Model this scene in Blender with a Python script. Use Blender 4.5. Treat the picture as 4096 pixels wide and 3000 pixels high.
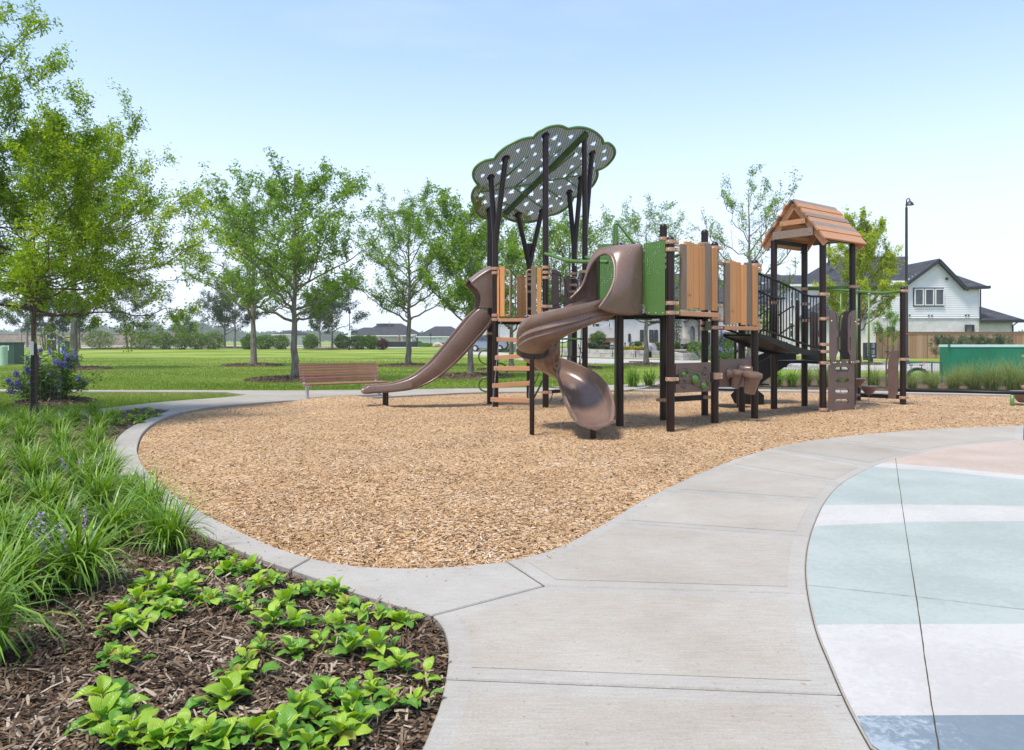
import bpy, bmesh, math, random
import numpy as np
from mathutils import Vector, Matrix
from mathutils.geometry import delaunay_2d_cdt

for o in list(bpy.data.objects): bpy.data.objects.remove(o)
SC = bpy.context.scene
COL = SC.collection
R = math.radians

# ------------------------------------------------------------ camera
H, F4, HY, CX = 1.37, 2960.0, 1363.0, 2048.0     # eye height; focal length, horizon row, centre column in photo pixels
cam = bpy.data.cameras.new('camera'); camo = bpy.data.objects.new('camera', cam); COL.objects.link(camo)
camo.location = (0, 0, H); camo.rotation_euler = (R(90), 0, 0)
cam.sensor_width = 36; cam.lens = 36 * F4 / 4096; cam.shift_y = -(1500 - HY) / 4096
cam.clip_start = .05; cam.clip_end = 3000
SC.camera = camo
# ------------------------------------------------------------ sky and sun
SUN_EL, SUN_AZ = R(68), R(-135)         # azimuth clockwise from +Y (straight ahead)
w = bpy.data.worlds.new('World'); SC.world = w; w.use_nodes = True
nt = w.node_tree; nt.nodes.clear()
def N(t, **k):
    n = nt.nodes.new(t)
    for a, b in k.items(): setattr(n, a, b)
    return n
sky = N('ShaderNodeTexSky', sky_type='NISHITA', sun_disc=False, sun_elevation=SUN_EL, sun_rotation=SUN_AZ,
        altitude=0, air_density=1.0, dust_density=.5, ozone_density=2.6)
tc = N('ShaderNodeTexCoord'); sep = N('ShaderNodeSeparateXYZ')
nt.links.new(tc.outputs['Generated'], sep.inputs[0])
# thin high cloud veil: noise on a flat layer far overhead (direction divided by its height)
addz = N('ShaderNodeMath', operation='ADD'); addz.inputs[1].default_value = .12
nt.links.new(sep.outputs['Z'], addz.inputs[0])
dv = N('ShaderNodeVectorMath', operation='DIVIDE'); cmb = N('ShaderNodeCombineXYZ')
for i in range(3): nt.links.new(addz.outputs[0], cmb.inputs[i])
nt.links.new(tc.outputs['Generated'], dv.inputs[0]); nt.links.new(cmb.outputs[0], dv.inputs[1])
mp = N('ShaderNodeMapping'); mp.inputs['Scale'].default_value = (.35, .9, 0); nt.links.new(dv.outputs[0], mp.inputs[0])
no = N('ShaderNodeTexNoise'); no.inputs['Scale'].default_value = 1.1; no.inputs['Detail'].default_value = 7; no.inputs['Roughness'].default_value = .55
nt.links.new(mp.outputs[0], no.inputs['Vector'])
mr = N('ShaderNodeMapRange'); mr.inputs['From Min'].default_value = .44; mr.inputs['From Max'].default_value = .78
mr.inputs['To Min'].default_value = 0.0; mr.inputs['To Max'].default_value = .6
nt.links.new(no.outputs['Fac'], mr.inputs['Value'])
hz = N('ShaderNodeMapRange', interpolation_type='SMOOTHSTEP'); hz.inputs['From Min'].default_value = .02; hz.inputs['From Max'].default_value = .40
hz.inputs['To Min'].default_value = .95; hz.inputs['To Max'].default_value = .17
nt.links.new(sep.outputs['Z'], hz.inputs['Value'])
mx = N('ShaderNodeMath', operation='MAXIMUM'); nt.links.new(mr.outputs[0], mx.inputs[0]); nt.links.new(hz.outputs[0], mx.inputs[1])
mixs = N('ShaderNodeMixRGB'); mixs.inputs[2].default_value = (3.4, 3.68, 4.45, 1)
nt.links.new(mx.outputs[0], mixs.inputs[0]); nt.links.new(sky.outputs[0], mixs.inputs[1])
bg = N('ShaderNodeBackground'); bg.inputs['Strength'].default_value = .15
nt.links.new(mixs.outputs[0], bg.inputs[0])
ow = N('ShaderNodeOutputWorld'); nt.links.new(bg.outputs[0], ow.inputs[0])
sl = bpy.data.lights.new('sun', 'SUN'); so = bpy.data.objects.new('sun', sl); COL.objects.link(so)
sl.energy = 2.5; sl.angle = R(12); sl.color = (1, .94, .85)
sd = Vector((math.sin(SUN_AZ) * math.cos(SUN_EL), math.cos(SUN_AZ) * math.cos(SUN_EL), math.sin(SUN_EL)))
so.rotation_euler = (-sd).to_track_quat('-Z', 'Y').to_euler(); so.location = (-20, -15, 40)
HAZE = .00045
vs = SC.view_settings
vs.view_transform = 'Standard'; vs.look = 'None'; vs.gamma = 1; vs.use_curve_mapping = False; vs.exposure = .97
SC.render.engine = 'CYCLES'
SC.cycles.transparent_max_bounces = 24; SC.cycles.max_bounces = 8; SC.cycles.volume_bounces = 2

# ------------------------------------------------------------ photo pixel -> place
def G(sx, sy, z=0.0):
    d = F4 * (H - z) / (sy - HY); return Vector(((sx - CX) / F4 * d, d, z))
def AT(sx, sy, d): return Vector(((sx - CX) / F4 * d, d, H - (sy - HY) / F4 * d))
def VP(A, B):
    nx, ny = -(B[1] - A[1]), B[0] - A[0]
    c = nx * A[0] + ny * A[1]
    def f(sx, sy):
        rx = (sx - CX) / F4; t = c / (nx * rx + ny)
        return Vector((rx * t, t, H - (sy - HY) / F4 * t))
    return f
REG = dict(R1=(1800, 450, 2.36), R2=(1800, 1000, 2.065), R3=(2300, 850, 2.36), R4=(2500, 1250, 2.82), R5=(2900, 750, 2.754),
           R6=(3000, 1150, 3.004), R7=(3300, 950, 2.3605), R8=(1150, 1300, 2.507), L2=(0, 1200, 2.507), L3=(700, 500, 1.502),
           L4=(1400, 700, 2.065), D=(0, 0, .55078))
def S(r, x, y): a = REG[r]; return a[0] + x / a[2], a[1] + y / a[2]
def gd(x, y, z=0.0): return G(*S('D', x, y), z)

# ------------------------------------------------------------ scene bookkeeping
def tag(o, label=None, cat=None, group=None, kind=None):
    if label: o['label'] = label
    if cat: o['category'] = cat
    if group: o['group'] = group
    if kind: o['kind'] = kind
    return o
def empty(name, loc=(0, 0, 0), label=None, cat=None, group=None, rz=0):
    o = bpy.data.objects.new(name, None); COL.objects.link(o); o.location = loc; o.rotation_euler = (0, 0, rz)
    o.empty_display_size = .2
    return tag(o, label, cat, group)
def link(name, me, parent=None, mat=None):
    o = bpy.data.objects.new(name, me); COL.objects.link(o)
    if parent: o.parent = parent
    if mat and not me.materials: me.materials.append(mat)
    return o
def np_mesh(name, V, Fc, tint=None, smooth=False, mat=None):
    """V (n,3) array, Fc (m,k) array of equal-sided faces"""
    me = bpy.data.meshes.new(name); V = np.asarray(V, np.float32); Fc = np.asarray(Fc, np.int32); m, k = Fc.shape
    me.vertices.add(len(V)); me.vertices.foreach_set('co', V.ravel())
    me.loops.add(m * k); me.loops.foreach_set('vertex_index', Fc.ravel())
    me.polygons.add(m); me.polygons.foreach_set('loop_start', np.arange(0, m * k, k, dtype=np.int32))
    me.polygons.foreach_set('loop_total', np.full(m, k, np.int32))
    me.polygons.foreach_set('use_smooth', np.full(m, smooth))
    if tint is not None:
        a = me.attributes.new('tint', 'FLOAT', 'FACE'); a.data.foreach_set('value', np.asarray(tint, np.float32))
    me.update(calc_edges=True)
    if mat: me.materials.append(mat)
    return me
def copy_tree(o, parent=None):
    c = o.copy(); COL.objects.link(c); c.parent = parent
    for ch in o.children: copy_tree(ch, c)
    return c

class MB:
    """collects shapes; build() links them as one mesh object"""
    def __init__(s): s.v = []; s.f = []
    def add(s, vs, fs):
        b = len(s.v); s.v += [Vector(p) for p in vs]; s.f += [tuple(b + i for i in f) for f in fs]; return s
    def box(s, c, ax, ay, az):
        """centre and three half-axis vectors"""
        c, ax, ay, az = Vector(c), Vector(ax), Vector(ay), Vector(az)
        if ax.cross(ay).dot(az) < 0: ax = -ax
        vs = [c + ax * i + ay * j + az * k for k in (-1, 1) for j in (-1, 1) for i in (-1, 1)]
        return s.add(vs, [(0, 2, 3, 1), (4, 5, 7, 6), (0, 1, 5, 4), (2, 6, 7, 3), (0, 4, 6, 2), (1, 3, 7, 5)])
    def aabb(s, x0, x1, y0, y1, z0, z1):
        return s.box(((x0 + x1) / 2, (y0 + y1) / 2, (z0 + z1) / 2), ((x1 - x0) / 2, 0, 0), (0, (y1 - y0) / 2, 0), (0, 0, (z1 - z0) / 2))
    def beam(s, a, b, w, h, up=(0, 0, 1)):
        a, b = Vector(a), Vector(b); d = (b - a) / 2; u = Vector(up); sd = d.cross(u).normalized(); u = sd.cross(d).normalized()
        return s.box((a + b) / 2, d, sd * w / 2, u * h / 2)
    def tube(s, pts, r, n=8, caps=True, closed=False):
        pts = [Vector(p) for p in pts]; m = len(pts)
        rs = r if hasattr(r, '__len__') else [r] * m
        t0 = (pts[1] - pts[0]).normalized(); ref = Vector((0, 0, 1)) if abs(t0.z) < .9 else Vector((1, 0, 0))
        x = t0.cross(ref).normalized(); b = len(s.v)
        for i, p in enumerate(pts):
            if closed: t = pts[(i + 1) % m] - pts[i - 1]
            else: t = pts[min(i + 1, m - 1)] - pts[max(i - 1, 0)]
            t = t.normalized() if t.length > 1e-9 else t0
            x = (x - t * x.dot(t)).normalized(); y = t.cross(x)
            for k in range(n):
                a = 2 * math.pi * k / n; s.v.append(p + (x * math.cos(a) + y * math.sin(a)) * rs[i])
        for i in range(m if closed else m - 1):
            j = (i + 1) % m
            for k in range(n): s.f.append((b + i * n + k, b + i * n + (k + 1) % n, b + j * n + (k + 1) % n, b + j * n + k))
        if caps and not closed:
            s.f.append(tuple(b + k for k in reversed(range(n)))); s.f.append(tuple(b + (m - 1) * n + k for k in range(n)))
        return s
    def lathe(s, prof, c=(0, 0, 0), n=16, axis=(0, 0, 1)):
        """prof: (radius, height) list along axis"""
        c = Vector(c); z = Vector(axis).normalized(); x = z.orthogonal().normalized(); y = z.cross(x); b = len(s.v); m = len(prof)
        for r, h in prof:
            for k in range(n):
                a = 2 * math.pi * k / n; s.v.append(c + z * h + (x * math.cos(a) + y * math.sin(a)) * max(r, 1e-4))
        for i in range(m - 1):
            for k in range(n): s.f.append((b + i * n + k, b + i * n + (k + 1) % n, b + (i + 1) * n + (k + 1) % n, b + (i + 1) * n + k))
        s.f.append(tuple(b + k for k in reversed(range(n)))); s.f.append(tuple(b + (m - 1) * n + k for k in range(n)))
        return s
    def grid(s, rows, closed_u=False):
        b = len(s.v); m = len(rows); n = len(rows[0])
        for r in rows: s.v += [Vector(p) for p in r]
        for i in range(m - 1):
            for k in range(n if closed_u else n - 1):
                s.f.append((b + i * n + k, b + i * n + (k + 1) % n, b + (i + 1) * n + (k + 1) % n, b + (i + 1) * n + k))
        return s
    def slab(s, poly, z1, z0, bev=0.0):
        """polygon of (x,y) extruded from z0 to z1, upper edge chamfered"""
        n = len(poly); P = [Vector((p[0], p[1], 0)) for p in poly]
        ar = sum(P[i].x * P[(i + 1) % n].y - P[(i + 1) % n].x * P[i].y for i in range(n))
        if ar < 0: P.reverse()
        top = []
        for i in range(n):
            e1 = (P[i] - P[i - 1]); e2 = (P[(i + 1) % n] - P[i])
            n1 = Vector((-e1.y, e1.x, 0)); n2 = Vector((-e2.y, e2.x, 0))
            nn = (n1.normalized() + n2.normalized()); nn = nn.normalized() if nn.length > 1e-6 else n1.normalized()
            top.append(P[i] + nn * bev)
        b = len(s.v)
        s.v += [Vector((p.x, p.y, z0)) for p in P] + [Vector((p.x, p.y, z1 - bev)) for p in P] + [Vector((p.x, p.y, z1)) for p in top]
        for k in (0, 1):
            for i in range(n): j = (i + 1) % n; s.f.append((b + k * n + i, b + k * n + j, b + (k + 1) * n + j, b + (k + 1) * n + i))
        s.f.append(tuple(b + 2 * n + i for i in range(n)))
        return s
    def build(s, name, mat, parent=None, smooth=False, org=None, auto=None, solid=0, bevel=0):
        o0 = Vector(org) if org is not None else (Vector(parent['org']) if parent and 'org' in parent else Vector((0, 0, 0)))
        me = bpy.data.meshes.new(name); me.from_pydata([tuple(p - o0) for p in s.v], [], s.f)
        if smooth or auto:
            me.polygons.foreach_set('use_smooth', [True] * len(me.polygons))
        me.update()
        if auto: me.set_sharp_from_angle(angle=R(auto))
        o = link(name, me, parent, mat)
        if name == 'bolts': o['kind'] = 'stuff'
        if parent and 'org' in parent: o['org'] = parent['org']
        if solid: m_ = o.modifiers.new('thick', 'SOLIDIFY'); m_.thickness = solid; m_.offset = 0
        if bevel: m_ = o.modifiers.new('soft', 'BEVEL'); m_.width = bevel; m_.segments = 2; m_.limit_method = 'ANGLE'; m_.angle_limit = R(40)
        return o
def catmull(P, n=8, closed=False):
    P = [Vector(p) for p in P]; m = len(P); out = []
    for i in range(m if closed else m - 1):
        g = (lambda k: P[k % m]) if closed else (lambda k: P[min(max(k, 0), m - 1)])
        a, b, c, d = g(i - 1), g(i), g(i + 1), g(i + 2)
        for k in range(n):
            t = k / n; out.append(.5 * ((2 * b) + (c - a) * t + (2 * a - 5 * b + 4 * c - d) * t * t + (3 * b - a - 3 * c + d) * t ** 3))
    if not closed: out.append(P[-1])
    return out
def in_poly(x, y, poly):
    """vectorised point in polygon"""
    x = np.asarray(x); y = np.asarray(y); c = np.zeros(x.shape, bool); P = np.array([(p[0], p[1]) for p in poly]); j = len(P) - 1
    for i in range(len(P)):
        xi, yi = P[i]; xj, yj = P[j]
        if yi != yj: c ^= ((yi > y) != (yj > y)) & (x < (xj - xi) * (y - yi) / (yj - yi) + xi)
        j = i
    return c
def dist_poly(x, y, poly, closed=True):
    P = np.array([(p[0], p[1]) for p in poly]); best = np.full(np.shape(x), 1e9)
    for i in range(len(P) if closed else len(P) - 1):
        a = P[i]; b = P[(i + 1) % len(P)]; d = b - a; L = max(d @ d, 1e-12)
        t = np.clip(((x - a[0]) * d[0] + (y - a[1]) * d[1]) / L, 0, 1)
        best = np.minimum(best, np.hypot(x - a[0] - t * d[0], y - a[1] - t * d[1]))
    return best
def fill(poly, step, zf, jit=.3, seed=0):
    """polygon of (x,y) filled with triangles, interior points on a jittered grid; zf(x,y)->z arrays"""
    rs = np.random.RandomState(seed); P = np.array([(p[0], p[1]) for p in poly])
    x0, y0 = P.min(0); x1, y1 = P.max(0)
    gx, gy = np.meshgrid(np.arange(x0, x1, step), np.arange(y0, y1, step)); gx = gx.ravel() + rs.uniform(-jit, jit, gx.size) * step; gy = gy.ravel() + rs.uniform(-jit, jit, gy.size) * step
    k = in_poly(gx, gy, poly); gx, gy = gx[k], gy[k]
    k = dist_poly(gx, gy, poly) > step * .4; gx, gy = gx[k], gy[k]
    pts = [Vector(p) for p in P] + [Vector((a, b)) for a, b in zip(gx, gy)]
    n = len(P); vo, _, fo, *_ = delaunay_2d_cdt(pts, [(i, (i + 1) % n) for i in range(n)], [], 0, 1e-6)
    vx = np.array([v.x for v in vo]); vy = np.array([v.y for v in vo]); Fc = np.array([f for f in fo if len(f) == 3])
    cx = vx[Fc].mean(1); cy = vy[Fc].mean(1); Fc = Fc[in_poly(cx, cy, poly)]
    ar = (vx[Fc[:, 1]] - vx[Fc[:, 0]]) * (vy[Fc[:, 2]] - vy[Fc[:, 0]]) - (vx[Fc[:, 2]] - vx[Fc[:, 0]]) * (vy[Fc[:, 1]] - vy[Fc[:, 0]])
    Fc[ar < 0] = Fc[ar < 0][:, ::-1]
    return np.stack([vx, vy, zf(vx, vy)], 1), Fc
# ------------------------------------------------------------ materials
def mat_base(name):
    m = bpy.data.materials.new(name); m.use_nodes = True; t = m.node_tree; b = t.nodes['Principled BSDF']; return m, t, b
def nd(t, ty, **k):
    n = t.nodes.new(ty)
    for a, v in k.items():
        if a.startswith('i_'): n.inputs[a[2:].replace('_', ' ')].default_value = v
        else: setattr(n, a, v)
    return n
def ramp(t, cols, pos=None):
    n = t.nodes.new('ShaderNodeValToRGB'); e = n.color_ramp.elements
    pos = pos or [i / (len(cols) - 1) for i in range(len(cols))]
    while len(e) < len(cols): e.new(.5)
    for i, c in enumerate(cols): e[i].position = pos[i]; e[i].color = (*c, 1)
    return n
def M_noise(name, cols, scale=4, detail=6, rough=.6, stretch=(1, 1, 1), bump=0, bscale=None, metal=0, spec=.5, coat=0, pos=None, coord='Object', rnoise=0):
    """colour from noise through a ramp, fine bump, optional roughness variation"""
    m, t, b = mat_base(name); L = t.links.new
    tcn = nd(t, 'ShaderNodeTexCoord'); mp = nd(t, 'ShaderNodeMapping'); mp.inputs['Scale'].default_value = stretch
    L(tcn.outputs[coord], mp.inputs[0])
    n = nd(t, 'ShaderNodeTexNoise', i_Scale=scale, i_Detail=detail, i_Roughness=.6); L(mp.outputs[0], n.inputs['Vector'])
    r = ramp(t, cols, pos or [.3 + .4 * i / max(1, len(cols) - 1) for i in range(len(cols))]); L(n.outputs['Fac'], r.inputs[0]); L(r.outputs[0], b.inputs['Base Color'])
    b.inputs['Roughness'].default_value = rough; b.inputs['Metallic'].default_value = metal; b.inputs['Specular IOR Level'].default_value = spec
    b.inputs['Coat Weight'].default_value = coat
    if rnoise:
        rr = nd(t, 'ShaderNodeMapRange'); rr.inputs['To Min'].default_value = max(0, rough - rnoise); rr.inputs['To Max'].default_value = min(1, rough + rnoise)
        L(n.outputs['Fac'], rr.inputs['Value']); L(rr.outputs[0], b.inputs['Roughness'])
    if bump:
        n2 = nd(t, 'ShaderNodeTexNoise', i_Scale=bscale or scale * 8, i_Detail=4); L(mp.outputs[0], n2.inputs['Vector'])
        bp = nd(t, 'ShaderNodeBump', i_Strength=bump, i_Distance=.01); L(n2.outputs['Fac'], bp.inputs['Height']); L(bp.outputs[0], b.inputs['Normal'])
    return m
def M_tint(name, cols, rough=.75, trans=0.0, spec=.3, pos=None):
    """colour per piece from the 'tint' face attribute; trans: light passing through the leaf"""
    m, t, b = mat_base(name); L = t.links.new
    a = nd(t, 'ShaderNodeAttribute', attribute_name='tint'); r = ramp(t, cols, pos); L(a.outputs['Fac'], r.inputs[0]); L(r.outputs[0], b.inputs['Base Color'])
    b.inputs['Roughness'].default_value = rough; b.inputs['Specular IOR Level'].default_value = spec
    if trans:
        tr = nd(t, 'ShaderNodeBsdfTranslucent'); hs = nd(t, 'ShaderNodeHueSaturation', i_Saturation=1.1, i_Value=1.5); hs.inputs['Hue'].default_value = .49
        L(r.outputs[0], hs.inputs['Color']); L(hs.outputs[0], tr.inputs[0])
        mixn = nd(t, 'ShaderNodeMixShader'); mixn.inputs[0].default_value = trans
        L(b.outputs[0], mixn.inputs[1]); L(tr.outputs[0], mixn.inputs[2]); L(mixn.outputs[0], t.nodes['Material Output'].inputs[0])
    return m
def M_wood(name, c1, c2, c3, scale=1.0, rough=.55, axis=0):
    """straight grained boards; grain runs along the object axis given"""
    st = [16, 16, 16]; st[axis] = 1.0
    m, t, b = mat_base(name); L = t.links.new
    tcn = nd(t, 'ShaderNodeTexCoord'); mp = nd(t, 'ShaderNodeMapping'); mp.inputs['Scale'].default_value = [k * scale for k in st]; L(tcn.outputs['Object'], mp.inputs[0])
    n = nd(t, 'ShaderNodeTexNoise', i_Scale=1.6, i_Detail=8, i_Roughness=.65, i_Distortion=.6); L(mp.outputs[0], n.inputs['Vector'])
    r = ramp(t, [c1, c2, c3], [.3, .5, .72]); L(n.outputs['Fac'], r.inputs[0])
    oi = nd(t, 'ShaderNodeObjectInfo'); hs = nd(t, 'ShaderNodeHueSaturation'); vr = nd(t, 'ShaderNodeMapRange'); vr.inputs['To Min'].default_value = .86; vr.inputs['To Max'].default_value = 1.12
    L(oi.outputs['Random'], vr.inputs['Value']); L(vr.outputs[0], hs.inputs['Value']); L(r.outputs[0], hs.inputs['Color']); L(hs.outputs[0], b.inputs['Base Color'])
    b.inputs['Roughness'].default_value = rough; b.inputs['Specular IOR Level'].default_value = .35
    bp = nd(t, 'ShaderNodeBump', i_Strength=.25, i_Distance=.004); L(n.outputs['Fac'], bp.inputs['Height']); L(bp.outputs[0], b.inputs['Normal'])
    return m
def M_flat(name, c, rough=.5, metal=0, spec=.5, coat=0): 
    d = tuple(min(1, k * 1.08) for k in c); e = tuple(k * .93 for k in c)
    return M_noise(name, [e, c, d], scale=3, rough=rough, metal=metal, spec=spec, coat=coat, rnoise=.06)
def M_brick(name, c1, c2, mortar, bw, bh, ms=.01, rough=.85, rot=None):
    m, t, b = mat_base(name); L = t.links.new
    tcn = nd(t, 'ShaderNodeTexCoord'); mp = nd(t, 'ShaderNodeMapping'); L(tcn.outputs['Object'], mp.inputs[0])
    if rot: mp.inputs['Rotation'].default_value = rot
    br = nd(t, 'ShaderNodeTexBrick', i_Scale=1.0, i_Mortar_Size=ms, i_Brick_Width=bw, i_Row_Height=bh); br.inputs['Bias'].default_value = -.1
    br.inputs['Color1'].default_value = (*c1, 1); br.inputs['Color2'].default_value = (*c2, 1); br.inputs['Mortar'].default_value = (*mortar, 1)
    L(mp.outputs[0], br.inputs['Vector'])
    n = nd(t, 'ShaderNodeTexNoise', i_Scale=1.2, i_Detail=5); L(mp.outputs[0], n.inputs['Vector'])
    mm = nd(t, 'ShaderNodeMixRGB', blend_type='OVERLAY'); mm.inputs[0].default_value = .35; L(br.outputs[0], mm.inputs[1]); L(n.outputs['Fac'], mm.inputs[2])
    L(mm.outputs[0], b.inputs['Base Color']); b.inputs['Roughness'].default_value = rough; b.inputs['Specular IOR Level'].default_value = .2
    bp = nd(t, 'ShaderNodeBump', i_Strength=.4, i_Distance=.01); bp.invert = True; L(br.outputs['Fac'], bp.inputs['Height']); L(bp.outputs[0], b.inputs['Normal'])
    return m
def M_perf(name, c, scale, rad):
    """painted sheet drilled with a close pattern of small round holes (object space x,z of the flat sheet)"""
    m, t, b = mat_base(name); L = t.links.new
    tcn = nd(t, 'ShaderNodeTexCoord'); uv = nd(t, 'ShaderNodeUVMap', uv_map='sheet'); mp = nd(t, 'ShaderNodeMapping'); mp.inputs['Scale'].default_value = (scale, scale, scale); L(uv.outputs[0], mp.inputs[0])
    fr = nd(t, 'ShaderNodeVectorMath', operation='FRACTION'); L(mp.outputs[0], fr.inputs[0])
    sb = nd(t, 'ShaderNodeVectorMath', operation='SUBTRACT'); sb.inputs[1].default_value = (.5, .5, 0); L(fr.outputs[0], sb.inputs[0])
    sp = nd(t, 'ShaderNodeSeparateXYZ'); L(sb.outputs[0], sp.inputs[0]); cb = nd(t, 'ShaderNodeCombineXYZ'); L(sp.outputs[0], cb.inputs[0]); L(sp.outputs[1], cb.inputs[1])
    ln = nd(t, 'ShaderNodeVectorMath', operation='LENGTH'); L(cb.outputs[0], ln.inputs[0])
    lt = nd(t, 'ShaderNodeMath', operation='LESS_THAN'); lt.inputs[1].default_value = rad; L(ln.outputs['Value'], lt.inputs[0])
    b.inputs['Base Color'].default_value = (*c, 1); b.inputs['Roughness'].default_value = .45
    tr = nd(t, 'ShaderNodeBsdfTransparent'); mixn = nd(t, 'ShaderNodeMixShader'); L(lt.outputs[0], mixn.inputs[0]); L(b.outputs[0], mixn.inputs[1]); L(tr.outputs[0], mixn.inputs[2])
    L(mixn.outputs[0], t.nodes['Material Output'].inputs[0])
    return m

MT = {}
MT['post'] = M_flat('dark brown powder coat', (.020, .0085, .0065), rough=.3, spec=.32)
MT['black'] = M_flat('black powder coat', (.008, .007, .007), rough=.42, spec=.3)
MT['tan'] = M_flat('tan cast clamp', (.42, .24, .14), rough=.5)
MT['slide'] = M_noise('brown moulded plastic', [(.155, .095, .068), (.185, .115, .084), (.21, .135, .098)], scale=2.2, rough=.27, bump=.05, bscale=220, rnoise=.07)
MT['panel'] = M_noise('brown sheet plastic', [(.125, .075, .058), (.145, .09, .07), (.165, .105, .082)], scale=3, rough=.5, bump=.1, bscale=260)
MT['green'] = M_flat('leaf green paint', (.085, .185, .035), rough=.35)
MT['dkgreen'] = M_flat('shade deepened dark green paint', (.03, .075, .015), rough=.4)  # dark green, deepened further to carry the midrib's shade below the canopy sheet
MT['canopy'] = M_perf('perforated olive sheet', (.135, .15, .02), 26.0, .19)
MT['gsheet'] = M_perf('perforated green sheet', (.075, .165, .03), 30.0, .11)
MT['orange'] = M_wood('orange recycled board', (.55, .235, .075), (.61, .275, .095), (.66, .315, .12), axis=2)
MT['brownb'] = M_wood('brown recycled board', (.185, .125, .08), (.225, .155, .105), (.265, .19, .135), axis=2)
MT['orange_x'] = M_wood('orange recycled plank', (.47, .215, .105), (.53, .26, .13), (.58, .305, .165), axis=0)
MT['brown_x'] = M_wood('brown recycled plank', (.20, .145, .105), (.25, .185, .14), (.30, .23, .175), axis=0)
MT['bolt'] = M_flat('zinc bolt', (.6, .6, .6), rough=.3, metal=.8)
MT['rope'] = M_flat('black rope', (.018, .02, .025), rough=.7)
MT['white'] = M_flat('white plastic', (.75, .75, .74), rough=.45)
MT['ink'] = M_flat('black print', (.015, .014, .013), rough=.5)
MT['chain'] = M_flat('galvanised chain', (.28, .28, .28), rough=.4, metal=.8)
MT['benchwood'] = M_wood('red brown hardwood', (.19, .085, .055), (.27, .125, .085), (.36, .185, .13), axis=0, rough=.5)
MT['steel'] = M_flat('silver painted steel', (.5, .5, .5), rough=.4, metal=.3)

def M_concrete(name, cols, broom=0):
    m, t, b = mat_base(name); L = t.links.new
    g = nd(t, 'ShaderNodeNewGeometry'); 
    n1 = nd(t, 'ShaderNodeTexNoise', i_Scale=.9, i_Detail=9, i_Roughness=.68); L(g.outputs['Position'], n1.inputs['Vector'])
    mp = nd(t, 'ShaderNodeMapping'); mp.inputs['Scale'].default_value = (7, 60, 7); mp.inputs['Rotation'].default_value = (0, 0, R(-3)); L(g.outputs['Position'], mp.inputs[0])
    n2 = nd(t, 'ShaderNodeTexNoise', i_Scale=1.0, i_Detail=6, i_Roughness=.75); L(mp.outputs[0], n2.inputs['Vector'])
    n3 = nd(t, 'ShaderNodeTexNoise', i_Scale=95, i_Detail=3); L(g.outputs['Position'], n3.inputs['Vector'])
    oi = nd(t, 'ShaderNodeObjectInfo')
    r = ramp(t, cols, [.28, .48, .7]); L(n1.outputs['Fac'], r.inputs[0])
    m1 = nd(t, 'ShaderNodeMixRGB', blend_type='OVERLAY'); m1.inputs[0].default_value = .30; L(r.outputs[0], m1.inputs[1]); L(n2.outputs['Fac'], m1.inputs[2])
    m2 = nd(t, 'ShaderNodeMixRGB', blend_type='OVERLAY'); m2.inputs[0].default_value = .22; L(m1.outputs[0], m2.inputs[1]); L(n3.outputs['Fac'], m2.inputs[2])
    # sparse darker specks and rusty stains
    v = nd(t, 'ShaderNodeTexNoise', i_Scale=34, i_Detail=2); L(g.outputs['Position'], v.inputs['Vector'])
    sr = ramp(t, [(0, 0, 0), (1, 1, 1)], [.66, .76]); L(v.outputs['Fac'], sr.inputs[0])
    m3 = nd(t, 'ShaderNodeMixRGB', blend_type='MULTIPLY'); m3.inputs[2].default_value = (.80, .72, .60, 1); L(sr.outputs[0], m3.inputs[0]); L(m2.outputs[0], m3.inputs[1])
    hs = nd(t, 'ShaderNodeHueSaturation'); vr = nd(t, 'ShaderNodeMapRange'); vr.inputs['To Min'].default_value = .95; vr.inputs['To Max'].default_value = 1.04
    L(oi.outputs['Random'], vr.inputs['Value']); L(vr.outputs[0], hs.inputs['Value']); L(m3.outputs[0], hs.inputs['Color'])
    L(hs.outputs[0], b.inputs['Base Color']); b.inputs['Roughness'].default_value = .82; b.inputs['Specular IOR Level'].default_value = .25
    ad = nd(t, 'ShaderNodeMath', operation='ADD'); L(n2.outputs['Fac'], ad.inputs[0]); L(n3.outputs['Fac'], ad.inputs[1])
    bp = nd(t, 'ShaderNodeBump', i_Strength=.22, i_Distance=.004); L(ad.outputs[0], bp.inputs['Height']); L(bp.outputs[0], b.inputs['Normal'])
    return m
MT['concrete'] = M_concrete('broom finished concrete', [(.275, .243, .197), (.325, .293, .246), (.37, .342, .298)])
MT['concrete_edge'] = M_concrete('smooth trowelled concrete', [(.285, .262, .226), (.33, .307, .27), (.375, .355, .318)])
MT['road'] = M_concrete('road concrete', [(.34, .315, .28), (.40, .375, .34), (.45, .425, .39)])
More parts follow.
